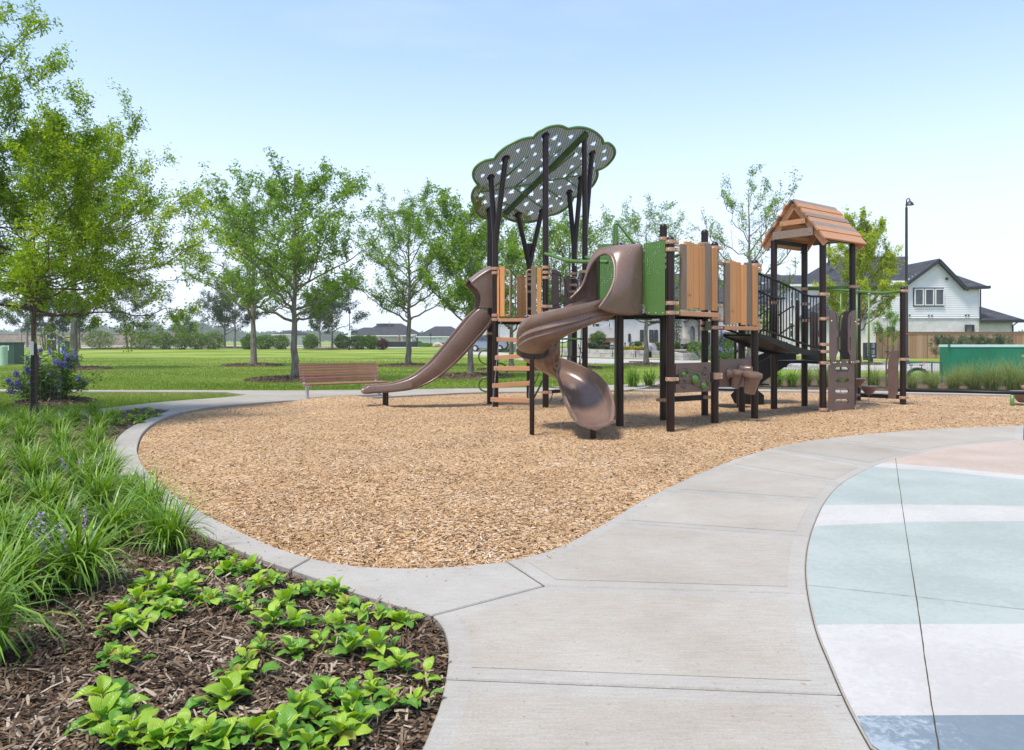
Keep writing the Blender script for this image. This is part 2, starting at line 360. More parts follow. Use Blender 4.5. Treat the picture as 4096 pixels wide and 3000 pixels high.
def M_paint(name, c, patch, amount=.8):
    m, t, b = mat_base(name); L = t.links.new
    g = nd(t, 'ShaderNodeNewGeometry')
    n = nd(t, 'ShaderNodeTexNoise', i_Scale=20, i_Detail=7, i_Roughness=.75, i_Distortion=1.2); L(g.outputs['Position'], n.inputs['Vector'])
    n1 = nd(t, 'ShaderNodeTexNoise', i_Scale=1.3, i_Detail=6); L(g.outputs['Position'], n1.inputs['Vector'])
    ad = nd(t, 'ShaderNodeMath', operation='ADD'); L(n.outputs['Fac'], ad.inputs[0]); L(n1.outputs['Fac'], ad.inputs[1])
    r = ramp(t, [tuple(k * .9 for k in c), c, patch], [.40, .49, .56]); hf = nd(t, 'ShaderNodeMath', operation='MULTIPLY'); hf.inputs[1].default_value = .5; L(ad.outputs[0], hf.inputs[0]); L(hf.outputs[0], r.inputs[0])
    mxn = nd(t, 'ShaderNodeMixRGB'); mxn.inputs[0].default_value = amount; mxn.inputs[1].default_value = (*c, 1); L(r.outputs[0], mxn.inputs[2])
    L(mxn.outputs[0], b.inputs['Base Color']); b.inputs['Roughness'].default_value = .7; b.inputs['Specular IOR Level'].default_value = .3
    n3 = nd(t, 'ShaderNodeTexNoise', i_Scale=120, i_Detail=3); L(g.outputs['Position'], n3.inputs['Vector'])
    bp = nd(t, 'ShaderNodeBump', i_Strength=.3, i_Distance=.004); L(n3.outputs['Fac'], bp.inputs['Height']); L(bp.outputs[0], b.inputs['Normal'])
    return m
MT['p_peach'] = M_paint('peach court paint', (.39, .31, .25), (.43, .35, .29))
MT['p_white'] = M_paint('white court paint', (.41, .392, .365), (.455, .437, .41))
MT['p_aqua'] = M_paint('pale aqua court paint', (.30, .335, .305), (.345, .378, .348))
MT['p_blue'] = M_paint('grey blue court paint', (.155, .195, .225), (.28, .325, .355), 1.0)
def M_chips(name, cols, sx=34, sy=110, dark=(.05, .03, .015)):
    """shredded chips beyond the range of the loose pieces: two layers of stretched cells"""
    m, t, b = mat_base(name); L = t.links.new
    g = nd(t, 'ShaderNodeNewGeometry'); res = []
    for k, (rz, s) in enumerate(((25, 1.0), (-48, .8), (80, 1.2))):
        mp = nd(t, 'ShaderNodeMapping'); mp.inputs['Rotation'].default_value = (0, 0, R(rz)); mp.inputs['Scale'].default_value = (sx * s, sy * s, 1); L(g.outputs['Position'], mp.inputs[0])
        nz = nd(t, 'ShaderNodeTexNoise', i_Scale=1.5, i_Detail=1); L(g.outputs['Position'], nz.inputs['Vector'])
        v = nd(t, 'ShaderNodeTexVoronoi', i_Scale=1.0); L(mp.outputs[0], v.inputs['Vector']); res.append(v)
    big = nd(t, 'ShaderNodeTexNoise', i_Scale=14, i_Detail=2); L(g.outputs['Position'], big.inputs['Vector'])
    st1 = nd(t, 'ShaderNodeMath', operation='GREATER_THAN'); st1.inputs[1].default_value = .5; L(big.outputs['Fac'], st1.inputs[0])
    mA = nd(t, 'ShaderNodeMixRGB'); L(st1.outputs[0], mA.inputs[0]); L(res[0].outputs['Color'], mA.inputs[1]); L(res[1].outputs['Color'], mA.inputs[2])
    sp = nd(t, 'ShaderNodeSeparateColor'); L(mA.outputs[0], sp.inputs[0])
    r = ramp(t, cols); L(sp.outputs[0], r.inputs[0])
    big2 = nd(t, 'ShaderNodeTexNoise', i_Scale=.8, i_Detail=5); L(g.outputs['Position'], big2.inputs['Vector'])
    ov = nd(t, 'ShaderNodeMixRGB', blend_type='OVERLAY'); ov.inputs[0].default_value = .35; L(r.outputs[0], ov.inputs[1]); L(big2.outputs['Fac'], ov.inputs[2])
    L(ov.outputs[0], b.inputs['Base Color']); b.inputs['Roughness'].default_value = .9; b.inputs['Specular IOR Level'].default_value = .15
    bp = nd(t, 'ShaderNodeBump', i_Strength=.6, i_Distance=.02); L(sp.outputs[1], bp.inputs['Height']); L(bp.outputs[0], b.inputs['Normal'])
    return m
CH = [(.17, .085, .035), (.33, .185, .08), (.41, .25, .118), (.46, .30, .158), (.51, .365, .225), (.58, .46, .34)]
MT['chips_bed'] = M_chips('wood chip surfacing', CH)
MT['chips'] = M_tint('loose wood chip', CH, rough=.85, spec=.2)
MU = [(.026, .014, .008), (.062, .037, .021), (.105, .067, .039), (.16, .108, .066), (.26, .195, .135), (.42, .345, .26)]
MT['mulch_bed'] = M_chips('bark mulch bed', MU[:5], 30, 90)
MT['mulch'] = M_tint('loose bark shred', MU, rough=.85, spec=.25)
def M_lawn(name):
    m, t, b = mat_base(name); L = t.links.new
    g = nd(t, 'ShaderNodeNewGeometry')
    n1 = nd(t, 'ShaderNodeTexNoise', i_Scale=.16, i_Detail=8, i_Roughness=.65); mp1 = nd(t, 'ShaderNodeMapping'); mp1.inputs['Scale'].default_value = (.55, 1.6, 1); L(g.outputs['Position'], mp1.inputs[0]); L(mp1.outputs[0], n1.inputs['Vector'])
    r = ramp(t, [(.10, .165, .018), (.165, .235, .03), (.225, .285, .05), (.30, .32, .10)], [.36, .47, .54, .66]); L(n1.outputs['Fac'], r.inputs[0])
    n2 = nd(t, 'ShaderNodeTexNoise', i_Scale=9, i_Detail=7, i_Roughness=.75); L(g.outputs['Position'], n2.inputs['Vector'])
    ov = nd(t, 'ShaderNodeMixRGB', blend_type='OVERLAY'); ov.inputs[0].default_value = .5; L(r.outputs[0], ov.inputs[1]); L(n2.outputs['Fac'], ov.inputs[2])
    L(ov.outputs[0], b.inputs['Base Color']); b.inputs['Roughness'].default_value = .9; b.inputs['Specular IOR Level'].default_value = .1
    n3 = nd(t, 'ShaderNodeTexNoise', i_Scale=40, i_Detail=4); L(g.outputs['Position'], n3.inputs['Vector'])
    bp = nd(t, 'ShaderNodeBump', i_Strength=.8, i_Distance=.03); L(n3.outputs['Fac'], bp.inputs['Height']); L(bp.outputs[0], b.inputs['Normal'])
    return m
MT['lawn'] = M_lawn('mown grass')
MT['blade'] = M_tint('grass blade', [(.085, .15, .014), (.15, .23, .03), (.22, .30, .05), (.31, .34, .11)], trans=.3)
MT['lili'] = M_tint('strap leaf', [(.05, .12, .01), (.115, .235, .02), (.195, .335, .035), (.32, .43, .09)], rough=.42, trans=.28, spec=.5)
MT['lilac'] = M_tint('lilac floret', [(.30, .22, .36), (.45, .36, .52)], rough=.7, trans=.2)
MT['vitexflower'] = M_tint('violet floret', [(.17, .14, .42), (.28, .23, .58), (.40, .34, .68)], rough=.7, trans=.2)
MT['feather'] = M_tint('feather grass blade', [(.09, .14, .03), (.16, .22, .06), (.25, .30, .10), (.42, .36, .18)], rough=.6, trans=.35)
MT['leaf_pecan'] = M_tint('pecan leaf', [(.07, .145, .012), (.135, .255, .022), (.21, .345, .035), (.31, .43, .06)], rough=.5, trans=.42)
MT['leaf_elm'] = M_tint('elm leaf', [(.09, .185, .009), (.18, .315, .015), (.29, .42, .024), (.45, .53, .04)], rough=.5, trans=.46)
MT['leaf_lime'] = M_tint('lime green leaf', [(.19, .27, .012), (.31, .40, .02), (.43, .51, .03), (.54, .58, .05)], rough=.5, trans=.4)
MT['leaf_grey'] = M_tint('grey green leaf', [(.045, .075, .03), (.075, .115, .05), (.11, .155, .07)], rough=.6, trans=.25)
MT['leaf_bush'] = M_tint('shrub leaf', [(.045, .10, .012), (.085, .17, .02), (.135, .23, .03), (.20, .29, .05)], rough=.5, trans=.25)
MT['leaf_burg'] = M_tint('burgundy leaf', [(.05, .015, .02), (.10, .03, .035), (.14, .05, .05)], rough=.5, trans=.2)
MT['leaf_yel'] = M_tint('golden shrub leaf', [(.28, .28, .02), (.45, .42, .03), (.58, .52, .06)], rough=.6, trans=.3)
MT['leaf_red'] = M_tint('coral flower', [(.55, .14, .06), (.65, .28, .14), (.6, .35, .3)], rough=.6, trans=.2)
MT['leaf_dark'] = M_tint('distant leaf', [(.03, .06, .025), (.05, .09, .035), (.075, .12, .05)], rough=.7, trans=.15)
MT['bark'] = M_noise('grey bark', [(.10, .085, .065), (.19, .165, .13), (.30, .27, .225)], scale=9, stretch=(1, 1, .25), rough=.9, bump=.9, bscale=30, spec=.2)
MT['bark2'] = M_noise('brown bark', [(.07, .045, .03), (.12, .085, .06), (.18, .13, .1)], scale=12, stretch=(1, 1, .3), rough=.9, bump=.7, bscale=40, spec=.2)
MT['stem'] = M_flat('reddish stem', (.13, .06, .03), rough=.6)
# ------------------------------------------------------------ terrain
def sstep(a, b, x): t = np.clip((np.asarray(x, float) - a) / (b - a), 0, 1); return t * t * (3 - 2 * t)
def gz(x, y): return -.06 + .55 * sstep(40, 100, y) * (1 - .6 * sstep(2, 14, x))
def gzf(x, y): return float(gz(x, y))
ax = np.concatenate([-np.geomspace(700, 42, 14), np.linspace(-40, 40, 41), np.geomspace(42, 700, 14)])
ay = np.concatenate([np.linspace(-60, 0, 4), np.linspace(4, 120, 59), np.geomspace(125, 900, 14)])
gx, gy = np.meshgrid(ax, ay); nx_, ny_ = len(ax), len(ay)
V = np.stack([gx.ravel(), gy.ravel(), gz(gx, gy).ravel()], 1)
ii = (np.arange(ny_ - 1)[:, None] * nx_ + np.arange(nx_ - 1)[None]).ravel()
tag(link('lawn_ground', np_mesh('lawn_ground', V, np.stack([ii, ii + 1, ii + nx_ + 1, ii + nx_], 1), smooth=True, mat=MT['lawn'])), kind='structure')

# ------------------------------------------------------------ outlines on the ground (photo points dropped onto the ground)
def gpts(P, z=0.0): return [gd(x, y, z) for x, y in P]
chip_front = [(633, 882), (560, 888), (480, 895), (400, 908), (350, 926), (318, 950), (304, 982), (307, 1005), (320, 1030), (350, 1063), (400, 1100), (450, 1130), (500, 1155),
              (560, 1184), (620, 1209), (700, 1232), (780, 1245), (860, 1250), (950, 1250), (1050, 1243), (1115, 1235), (1180, 1221), (1240, 1200), (1290, 1174), (1334, 1150), (1400, 1110),
              (1470, 1074), (1560, 1034), (1650, 1001), (1740, 978), (1830, 965), (1900, 957), (2000, 949), (2100, 943), (2256, 937), (2500, 930), (2800, 926)]
chip_back = [(2800, 893), (2500, 880), (2256, 871), (2019, 866), (1735, 861), (1584, 860), (1365, 860), (1073, 863.6), (963, 867.6), (853, 873), (740, 878)]
CF = catmull(gpts(chip_front), 6); CB = catmull(gpts(chip_back), 4)
CHIP = [Vector((p.x, p.y)) for p in CF + CB]
mulch_edge = [(375, 903), (330, 920), (282, 943), (256, 967), (246, 995), (249, 1020), (262, 1045), (290, 1070), (340, 1104), (400, 1148), (450, 1178), (500, 1201), (560, 1226), (640, 1254),
              (700, 1275), (760, 1298), (850, 1326), (915, 1344), (950, 1356), (972, 1380), (983, 1412), (984, 1450), (978, 1495), (965, 1550), (945, 1602), (922, 1655), (870, 1760), (790, 1950), (640, 2400)]
ME = catmull(gpts(mulch_edge), 6)
court_px = [(2256, 970), (2180, 976), (2100, 985), (2020, 1000), (1940, 1022), (1890, 1045), (1850, 1070), (1820, 1105), (1800, 1145), (1785, 1190), (1778, 1240), (1780, 1290), (1790, 1345), (1805, 1400), (1830, 1460), (1860, 1530), (1890, 1590), (1925, 1652)]
CPX = catmull(gpts(court_px), 6)
def nearest(curve, px, i0=0):
    p = gd(*px); return min(range(i0, len(curve)), key=lambda i: (curve[i] - p).length)
# the court goes on round to the right, outside the picture
e0, e1 = CPX[0], CPX[-1]
far = [e0 + Vector((.8, .12, 0)), e0 + Vector((2.6, -.1, 0)), Vector((9.2, 7.6, 0)), Vector((9.6, 5.0, 0)), Vector((8.2, 2.4, 0)), Vector((5.4, .9, 0)), Vector((3.2, .75, 0)), Vector((1.9, 1.3, 0))]
COURT = CPX + catmull([CPX[-1]] + far[::-1] + [CPX[0]], 6)[1:-1]

# ------------------------------------------------------------ walkway in separate slabs
walk = tag(empty('walkway'), kind='structure')
def inset(poly, d):
    n = len(poly); P = [Vector((p[0], p[1])) for p in poly]; out = []
    if sum(P[i].x * P[(i + 1) % n].y - P[(i + 1) % n].x * P[i].y for i in range(n)) < 0: P.reverse()
    for i in range(n):
        a = (P[i] - P[i - 1]).normalized(); b = (P[(i + 1) % n] - P[i]).normalized()
        n1 = Vector((-a.y, a.x)); n2 = Vector((-b.y, b.x)); m = n1 + n2; k = max(.35, (1 + n1.dot(n2)) / 2)
        out.append(P[i] + m * .5 * d / k)
    if d > .03:
        q = np.array([(p.x, p.y) for p in out]); ok = (dist_poly(q[:, 0], q[:, 1], P) > d * .97) & in_poly(q[:, 0], q[:, 1], P); out = [p for p, k in zip(out, ok) if k]
    return out
def dedupe(P, e=.004):
    out = []
    for p in P:
        if not out or (Vector(p[:2]) - Vector(out[-1][:2])).length > e: out.append(p)
    return out
def slab(poly, broom=.0, name='concrete_slab', par=None, shrink=.008, mat='concrete_edge', depth=.14):
    poly = inset(dedupe(poly), shrink)
    o = MB().slab(poly, 0, -depth, .007).build(name, MT[mat], par or walk)
    if broom:
        Vb, Fb = fill(dedupe(inset(poly, broom), .02), .6, lambda x, y: 0 * x + .0016); link('broom_finish', np_mesh('broom_finish', Vb, Fb, mat=MT['concrete']), o)
    return o
def cut(curve, a, b):
    return curve[a:b + 1] if a <= b else curve[b:a + 1][::-1]
def C_(px): return nearest(CF, px)
def M_(px): return nearest(ME, px)
def K_(px): return nearest(CPX, px)
low_r = [Vector((1.9, 1.3, 0)), Vector((2.0, .9, 0))]
slab(cut(ME, M_((978, 1495)), M_((870, 1760))) + [Vector((1.1, 1.0, 0))] + [Vector((1.85, 1.25, 0))] + cut(CPX, len(CPX) - 1, K_((1860, 1533))), .1)
slab(cut(ME, M_((950, 1356)), M_((978, 1495))) + cut(CPX, K_((1860, 1533)), K_((1786, 1311))) + [gd(1200, 1290)], .1)
slab([gd(1200, 1290)] + cut(CPX, K_((1786, 1311)), K_((1785, 1180))) + cut(CF, C_((1334, 1151)), C_((1115, 1235))), .1)
slab(cut(CF, C_((1334, 1151)), C_((1462, 1078))) + cut(CPX, K_((1800, 1100)), K_((1785, 1180))), .1)
slab(cut(CF, C_((1462, 1078)), C_((1590, 1023))) + cut(CPX, K_((1840, 1062)), K_((1800, 1100))), .1)
slab(cut(CF, C_((1590, 1023)), C_((1700, 987))) + cut(CPX, K_((1920, 1030)), K_((1840, 1062))), .1)
slab(cut(CF, C_((1700, 987)), C_((1822, 966))) + cut(CPX, K_((2038, 996)), K_((1920, 1030))), .1)
slab(cut(CF, C_((1822, 966)), C_((2256, 937))) + cut(CPX, 0, K_((2038, 996))), .1)
slab(cut(CF, C_((2256, 937)), len(CF) - 1) + [Vector((12.5, 9.0, 0)), COURT[-1] + Vector((3.2, .2, 0)), e0 + Vector((2.6, -.05, 0)), e0 + Vector((.8, .15, 0)), e0], .1)
# kerb round the bark bed
slab(cut(ME, M_((249, 1010)), M_((640, 1254))) + cut(CF, C_((690, 1230)), C_((306, 1000))))
slab(cut(ME, M_((640, 1254)), M_((950, 1356))) + [gd(1200, 1290)] + cut(CF, C_((1115, 1235)), C_((690, 1230))))
slab(cut(ME, 0, M_((249, 1010))) + cut(CF, C_((306, 1000)), C_((400, 908))))
# path behind the chips, with a branch to the left
lawn_cut = [(-400, 980), (-150, 947), (0, 928), (99, 914.7), (277, 893.8), (373, 884), (495, 875), (545, 869)]
up_near = [(500, 863.5), (350, 862.5), (200, 862), (0, 861), (-400, 860)]
up_far = [(-400, 856), (0, 857), (200, 859), (495, 859.5), (633, 860), (787, 859), (930, 857), (1073, 855), (1250, 851.5), (1400, 846), (1430, 840), (1460, 832)]
bp_near = [(1500, 834), (1455, 845), (1420, 854), (1380, 859)]
WEDGE = gpts(lawn_cut + up_near)
back = tag(empty('back_path'), kind='structure')
tagpath = gpts(up_far) + gpts(bp_near) + [p for p in CB if p.x < gd(1365, 860).x] + cut(CF, 0, C_((400, 908))) + [ME[0]] + catmull(gpts([(320, 897), (277, 903), (200, 911), (99, 925), (0, 939), (-150, 961), (-400, 1000)]), 3) + catmull(gpts(lawn_cut), 3) + gpts(up_near)
slab(tagpath, par=back, name='path_slab', mat='concrete')
# kerb along the back of the chips on the right
kb = [(1395, 857.2), (1584, 857.4), (1735, 858), (2019, 862.5), (2256, 867), (2500, 875), (2800, 888)]
slab([p for p in CB if p.x > gd(1380, 860).x] + catmull(gpts(kb), 3), par=back, name='back_kerb')

# ------------------------------------------------------------ painted court
court = tag(empty('painted_court'), kind='structure')
cp = inset(dedupe(COURT, .02), -.005)
MB().slab(cp, 0, -.14, .002).build('court_slab', MT['concrete'], court)
cp2 = inset(cp, .006); cpx = np.array([p.x for p in cp2]); cpy = np.array([p.y for p in cp2])
def edge(P):
    Q = gpts(P); xs = [q.x for q in Q]; ys = [q.y for q in Q]
    def f(x):
        y = np.interp(x, xs, ys); s0 = (ys[1] - ys[0]) / (xs[1] - xs[0]); s1 = (ys[-1] - ys[-2]) / (xs[-1] - xs[-2])
        return np.where(x < xs[0], ys[0] + (x - xs[0]) * s0, np.where(x > xs[-1], ys[-1] + (x - xs[-1]) * s1 * .35, y))
    return f
E = [lambda x: x * 0 + 30, edge([(1937, 1019.5), (2090, 1031), (2256, 1048)]), edge([(1921, 1028.5), (2090, 1041), (2256, 1057)]), edge([(1813, 1113.5), (1984, 1112), (2256, 1115.6)]),
     edge([(1795, 1160), (2002, 1151), (2256, 1149)]), edge([(1806, 1377.7), (2256, 1376)]), edge([(1892, 1579), (2256, 1577)]), lambda x: x * 0 - 30]
xs_ = np.linspace(cpx.min() + .001, cpx.max() - .001, 420); ytop = np.empty(420); ybot = np.empty(420)
for k, x in enumerate(xs_):
    hit = []
    for i in range(len(cpx)):
        j = (i + 1) % len(cpx)
        if (cpx[i] - x) * (cpx[j] - x) <= 0 and cpx[i] != cpx[j]: hit.append(cpy[i] + (x - cpx[i]) / (cpx[j] - cpx[i]) * (cpy[j] - cpy[i]))
    ytop[k], ybot[k] = max(hit), min(hit)
for i, mname in enumerate(['p_peach', 'p_white', 'p_aqua', 'p_white', 'p_aqua', 'p_white', 'p_blue']):
    hi = np.minimum(ytop, E[i](xs_)); lo = np.maximum(ybot, E[i + 1](xs_)); V = []; Fc = []
    for k in range(420):
        V += [(xs_[k], min(lo[k], hi[k]), .004), (xs_[k], hi[k], .004)]
        if k and (hi[k] > lo[k] or hi[k - 1] > lo[k - 1]): Fc.append((2 * k - 2, 2 * k, 2 * k + 1, 2 * k - 1))
    link('paint_band', np_mesh('paint_band', V, Fc, mat=MT[mname]), court)
MT['crack'] = M_flat('dirty joint', (.045, .032, .02), rough=.95)
def strip(P, w, z, name, par, jit=.0, seed=1):
    rs = random.Random(seed); m = MB(); rows = []
    Q = catmull(P, 10)
    for i, p in enumerate(Q):
        t = (Q[min(i + 1, len(Q) - 1)] - Q[max(i - 1, 0)]).normalized(); s = Vector((-t.y, t.x, 0)); ww = w * (1 + rs.uniform(-jit, jit)); o = s * w * rs.uniform(-jit, jit)
        rows.append([Vector((p.x, p.y, z)) - s * ww / 2 + o, Vector((p.x, p.y, z)) + s * ww / 2 + o])
    return m.grid(rows).build(name, MT['crack'], par)
strip(gpts([(1973, 1010), (1989, 1125), (2020, 1327), (2040, 1471), (2068, 1652), (2110, 1900)]), .0045, .0065, 'court_joint', court, .25)
strip(gpts([(1779, 1291), (2018, 1317), (2256, 1345), (2500, 1372)]), .0025, .0065, 'court_joint', court, .5)
# soil showing in the gap round the court and in the widest slab joints
strip(CPX, .04, -.006, 'joint_soil', walk, .3)
for k_, P_ in enumerate(([(978, 1495), (1170, 1503), (1500, 1518), (1860, 1533)], [(950, 1356), (1080, 1320), (1200, 1290), (1500, 1300), (1786, 1311)], [(1115, 1236), (1200, 1290)], [(1334, 1151), (1560, 1165), (1785, 1180)], [(1462, 1078), (1800, 1100)], [(1822, 966), (2038, 996)])):
    strip(gpts(P_), .03, -.008 if k_ < 2 else -.012, 'joint_soil', walk, .2, k_)

# ------------------------------------------------------------ wood chip surfacing
def chip_z(x, y):
    d = dist_poly(x, y, CHIP)
    n = .012 * np.sin(x * 2.1 + 1.3 * np.sin(y * 1.4)) + .010 * np.sin(y * 2.7 + np.sin(x * 1.9)) + .006 * np.sin(x * 7.3) * np.sin(y * 6.1)
    # heaps at the bench and round the foot of the slides
    def heap(cx, cy, sx, sy, h): return h * np.exp(-((x - cx) / sx) ** 2 - ((y - cy) / sy) ** 2)
    return -.045 + .04 * sstep(0, 1.2, d) + n * sstep(0, .5, d) + heap(-4.6, 16.95, .35, .3, .06) + heap(-3.6, 17.3, .5, .3, .10) + heap(-4.1, 17.1, .4, .3, .08) + heap(-2.75, 15.1, .35, .3, .07)
Vc, Fc = fill([(p.x, p.y) for p in dedupe(CHIP, .05)], .28, chip_z)
tag(link('wood_chip_ground', np_mesh('wood_chip_ground', Vc, Fc, smooth=True, mat=MT['chips_bed'])), kind='structure')
def shreds(px, py, zf, lmin, lmax, wmin, wmax, tilt, seed, tint_pow=1.0, lift=.006, dirty=None):
    """loose bent flakes lying on a surface"""
    rs = np.random.RandomState(seed); n = len(px); a = rs.uniform(0, 2 * np.pi, n); L = rs.uniform(lmin, lmax, n) * .5; W = rs.uniform(wmin, wmax, n) * .5
    tx = rs.normal(0, tilt, n); ty = rs.normal(0, tilt * 1.4, n); z = zf(px, py) + rs.uniform(.0, lift, n) + np.abs(tx) * L * .8
    ux = np.stack([np.cos(a), np.sin(a), tx], 1); vx = np.stack([-np.sin(a), np.cos(a), ty], 1); c = np.stack([px, py, z], 1)
    bend = rs.uniform(.1, .6, n)[:, None] * W[:, None] * np.array([[0, 0, 1.0]])
    tp = rs.uniform(.35, 1, n)[:, None]; tp2 = rs.uniform(.3, 1, n)[:, None]; L = L[:, None]; W = W[:, None]
    V = np.stack([c - ux * L - vx * W * tp, c - ux * L + vx * W * tp2, c + bend - vx * W, c + bend + vx * W, c + ux * L - vx * W * tp2, c + ux * L + vx * W * tp], 1).reshape(-1, 3)
    b = np.arange(n)[:, None] * 6; Fq = np.concatenate([b + [0, 2, 3, 1], b + [2, 4, 5, 3]], 0); t = rs.uniform(0, 1, n) ** tint_pow; pt = .5 + .3 * np.sin(px * 1.7 + 2 * np.sin(py * 1.1)) * np.sin(py * 2.3 + 1.6 * np.sin(px * .9)) + .2 * np.sin(px * 5.1 + py * 3.3) * np.sin(py * 6.7 - px * 2.1); t = np.clip(t * (.72 + .5 * pt), 0, 1)
    return V, Fq, np.concatenate([t, t])
def scatter(poly, dens, seed, dmax=1e9, dmin=0):
    """random points; dens(dist) per square metre falls with distance from the camera"""
    rs = np.random.RandomState(seed); P = np.array([(p[0], p[1]) for p in poly]); x0, y0 = P.min(0); x1, y1 = P.max(0); y1 = min(y1, dmax); y0 = max(y0, dmin); X = []; Y = []
    for ya in np.arange(y0, y1, .5):
        yb = min(ya + .5, y1); lo, hi = max(x0, -.75 * yb - .6), min(x1, .75 * yb + .6)
        if hi <= lo: continue
        m = rs.poisson(max(0, dens((ya + yb) / 2) * (hi - lo) * (yb - ya))); x = rs.uniform(lo, hi, m); y = rs.uniform(ya, yb, m); k = in_poly(x, y, poly); X.append(x[k]); Y.append(y[k])
    return np.concatenate(X), np.concatenate(Y)
cin = inset(dedupe(CHIP, .02), .012)
px, py = scatter(cin, lambda d: min(3600, 3900 * (4.5 / d) ** 1.75), 5)
Vv, Ff, tt = shreds(px, py, chip_z, .012, .050, .004, .014, .22, 6)
tag(link('wood_chips', np_mesh('wood_chips', Vv, Ff, tt, mat=MT['chips'])), 'tan shredded wood chips covering the play area', 'wood chips', kind='stuff')

# a few chips kicked out onto the concrete beside the play area
rk = np.random.RandomState(71); cfx = np.array([(p.x, p.y) for p in CF]); sel = rk.randint(20, len(CF) - 6, 420); off_ = np.abs(rk.normal(0, .13, 420)) + .02; ang_ = rk.uniform(0, 6.28, 420); px = cfx[sel, 0] + off_ * np.cos(ang_); py = cfx[sel, 1] + off_ * np.sin(ang_); k_ = ~in_poly(px, py, CHIP); px, py = px[k_], py[k_]
Vv, Ff, tt = shreds(px, py, lambda x, y: 0 * x + .003, .008, .03, .003, .009, .12, 72); tag(link('stray_chips', np_mesh('stray_chips', Vv, Ff, tt, mat=MT['chips'])), 'stray wood chips scattered on the concrete edge', 'wood chips', kind='stuff')
# ------------------------------------------------------------ bark bed in front on the left
bed = [ME[i] for i in range(len(ME))] + [Vector((-1.5, .6, 0)), Vector((-6, 1.5, 0)), Vector((-12, 6, 0))] + gpts([(-400, 1000), (-150, 961), (0, 939), (99, 925), (200, 911), (277, 903), (320, 897)])
BED = [Vector((p.x, p.y)) for p in dedupe(bed, .03)]
def bed_z(x, y):
    d = dist_poly(x, y, BED)
    return -.03 + .075 * sstep(0, .9, d) + .012 * np.sin(x * 3.1 + y) * np.sin(y * 2.7 - x) * sstep(0, .4, d)
Vc, Fc = fill([(p.x, p.y) for p in BED], .12, bed_z)
tag(link('bark_bed', np_mesh('bark_bed', Vc, Fc, smooth=True, mat=MT['mulch_bed'])), kind='structure')
px, py = scatter(inset(BED, .01), lambda d: min(3600, 3600 * (3.6 / d) ** 2), 8)
Vv, Ff, tt = shreds(px, py, bed_z, .025, .085, .005, .013, .28, 9, 1.15, .012)
tag(link('bark_mulch', np_mesh('bark_mulch', Vv, Ff, tt, mat=MT['mulch'])), 'dark shredded bark mulch in the planting bed', 'mulch', kind='stuff')

# planting strip beyond the back kerb on the right, and the streets
STRIP = gpts([(1395, 856.8), (1584, 857), (1735, 857.6), (2019, 862), (2256, 866.5), (2500, 874.5), (2700, 882), (2700, 838), (2256, 832), (2019, 829), (1735, 828), (1560, 829), (1460, 842)])
Vc, Fc = fill([(p.x, p.y) for p in dedupe(STRIP)], .5, lambda x, y: gz(x, y) + .035 + .0 * x)
tag(link('planting_strip', np_mesh('planting_strip', Vc, Fc, smooth=True, mat=MT['mulch_bed'])), kind='structure')
def sheet(name, pts, lift, mat, step=2.0):
    Vc, Fc = fill([(p.x, p.y) for p in dedupe(pts)], step, lambda x, y: gz(x, y) + lift)
    return tag(link(name, np_mesh(name, Vc, Fc, mat=MT[mat])), kind='structure')
road_near = [(3400, 831), (2700, 826), (2256, 821), (1950, 817.5), (1700, 814), (1500, 808.5), (1330, 802.5), (1200, 797), (1120, 790), (1060, 783), (960, 774.5)]
road_far = [(985, 771.5), (1090, 776), (1150, 782), (1230, 787), (1350, 791), (1550, 795), (1750, 797.5), (2000, 799), (2256, 800), (2700, 803), (3400, 806)]
def gfar(x, y):
    """pixel dropped onto the sloping lawn"""
    sx, sy = S('D', x, y); d = 40.0
    for _ in range(40): d = F4 * (H - gzf((sx - CX) / F4 * d, d)) / (sy - HY)
    return Vector(((sx - CX) / F4 * d, d, gzf((sx - CX) / F4 * d, d)))
road_n = catmull([gfar(*p) for p in road_near], 3); road_f = catmull([gfar(*p) for p in road_far], 3)
sheet('street', road_n + road_f, .012, 'road')
# pavement strip beyond the far street, in front of the stone walls
sheet('pavement', catmull([gfar(*p) for p in [(1240, 785.5), (1350, 789.5), (1480, 792.5), (1560, 793.6)]], 3) + catmull([gfar(*p) for p in [(1560, 791.5), (1480, 790.2), (1350, 787.6), (1240, 783.5)]], 3), .03, 'concrete')

# grass blades over the near lawn
def lawn_patch(poly, dens, seed, name, lab, dmax):
    px, py = scatter(poly, dens, seed, dmax); rs = np.random.RandomState(seed); n = len(px); h = rs.uniform(.03, .075, n); a = rs.uniform(0, 6.283, n); w = rs.uniform(.006, .014, n)
    z = gz(px, py) - .005; lx = rs.normal(0, .02, n); ly = rs.normal(0, .02, n); b = np.stack([px, py, z], 1); s = np.stack([np.cos(a) * w, np.sin(a) * w, 0 * a], 1); tp = b + np.stack([lx, ly, h], 1)
    V = np.stack([b - s, b + s, tp], 1).reshape(-1, 3)
    pn = .5 + .28 * np.sin(px * .35 + 2 * np.sin(py * .21)) * np.sin(py * .8 + px * .12) + rs.normal(0, .2, n)
    return tag(link(name, np_mesh(name, V, np.arange(3 * n).reshape(-1, 3), np.clip(pn, 0, 1), mat=MT['blade'])), lab, 'grass', kind='stuff')
WED = [(p.x, p.y) for p in dedupe(inset(dedupe(WEDGE), .02))]
lawn_patch(WED, lambda d: 1500 * (13 / d) ** 1.5, 21, 'lawn_grass', 'short green grass in the wedge between the two paths', 40)
BACKL = gpts([(-300, 855.5), (0, 856), (200, 858), (495, 858.5), (633, 859), (787, 858), (930, 856), (1073, 854), (1250, 850.5), (1400, 845), (1400, 800), (1200, 797), (1060, 790), (-300, 790)])
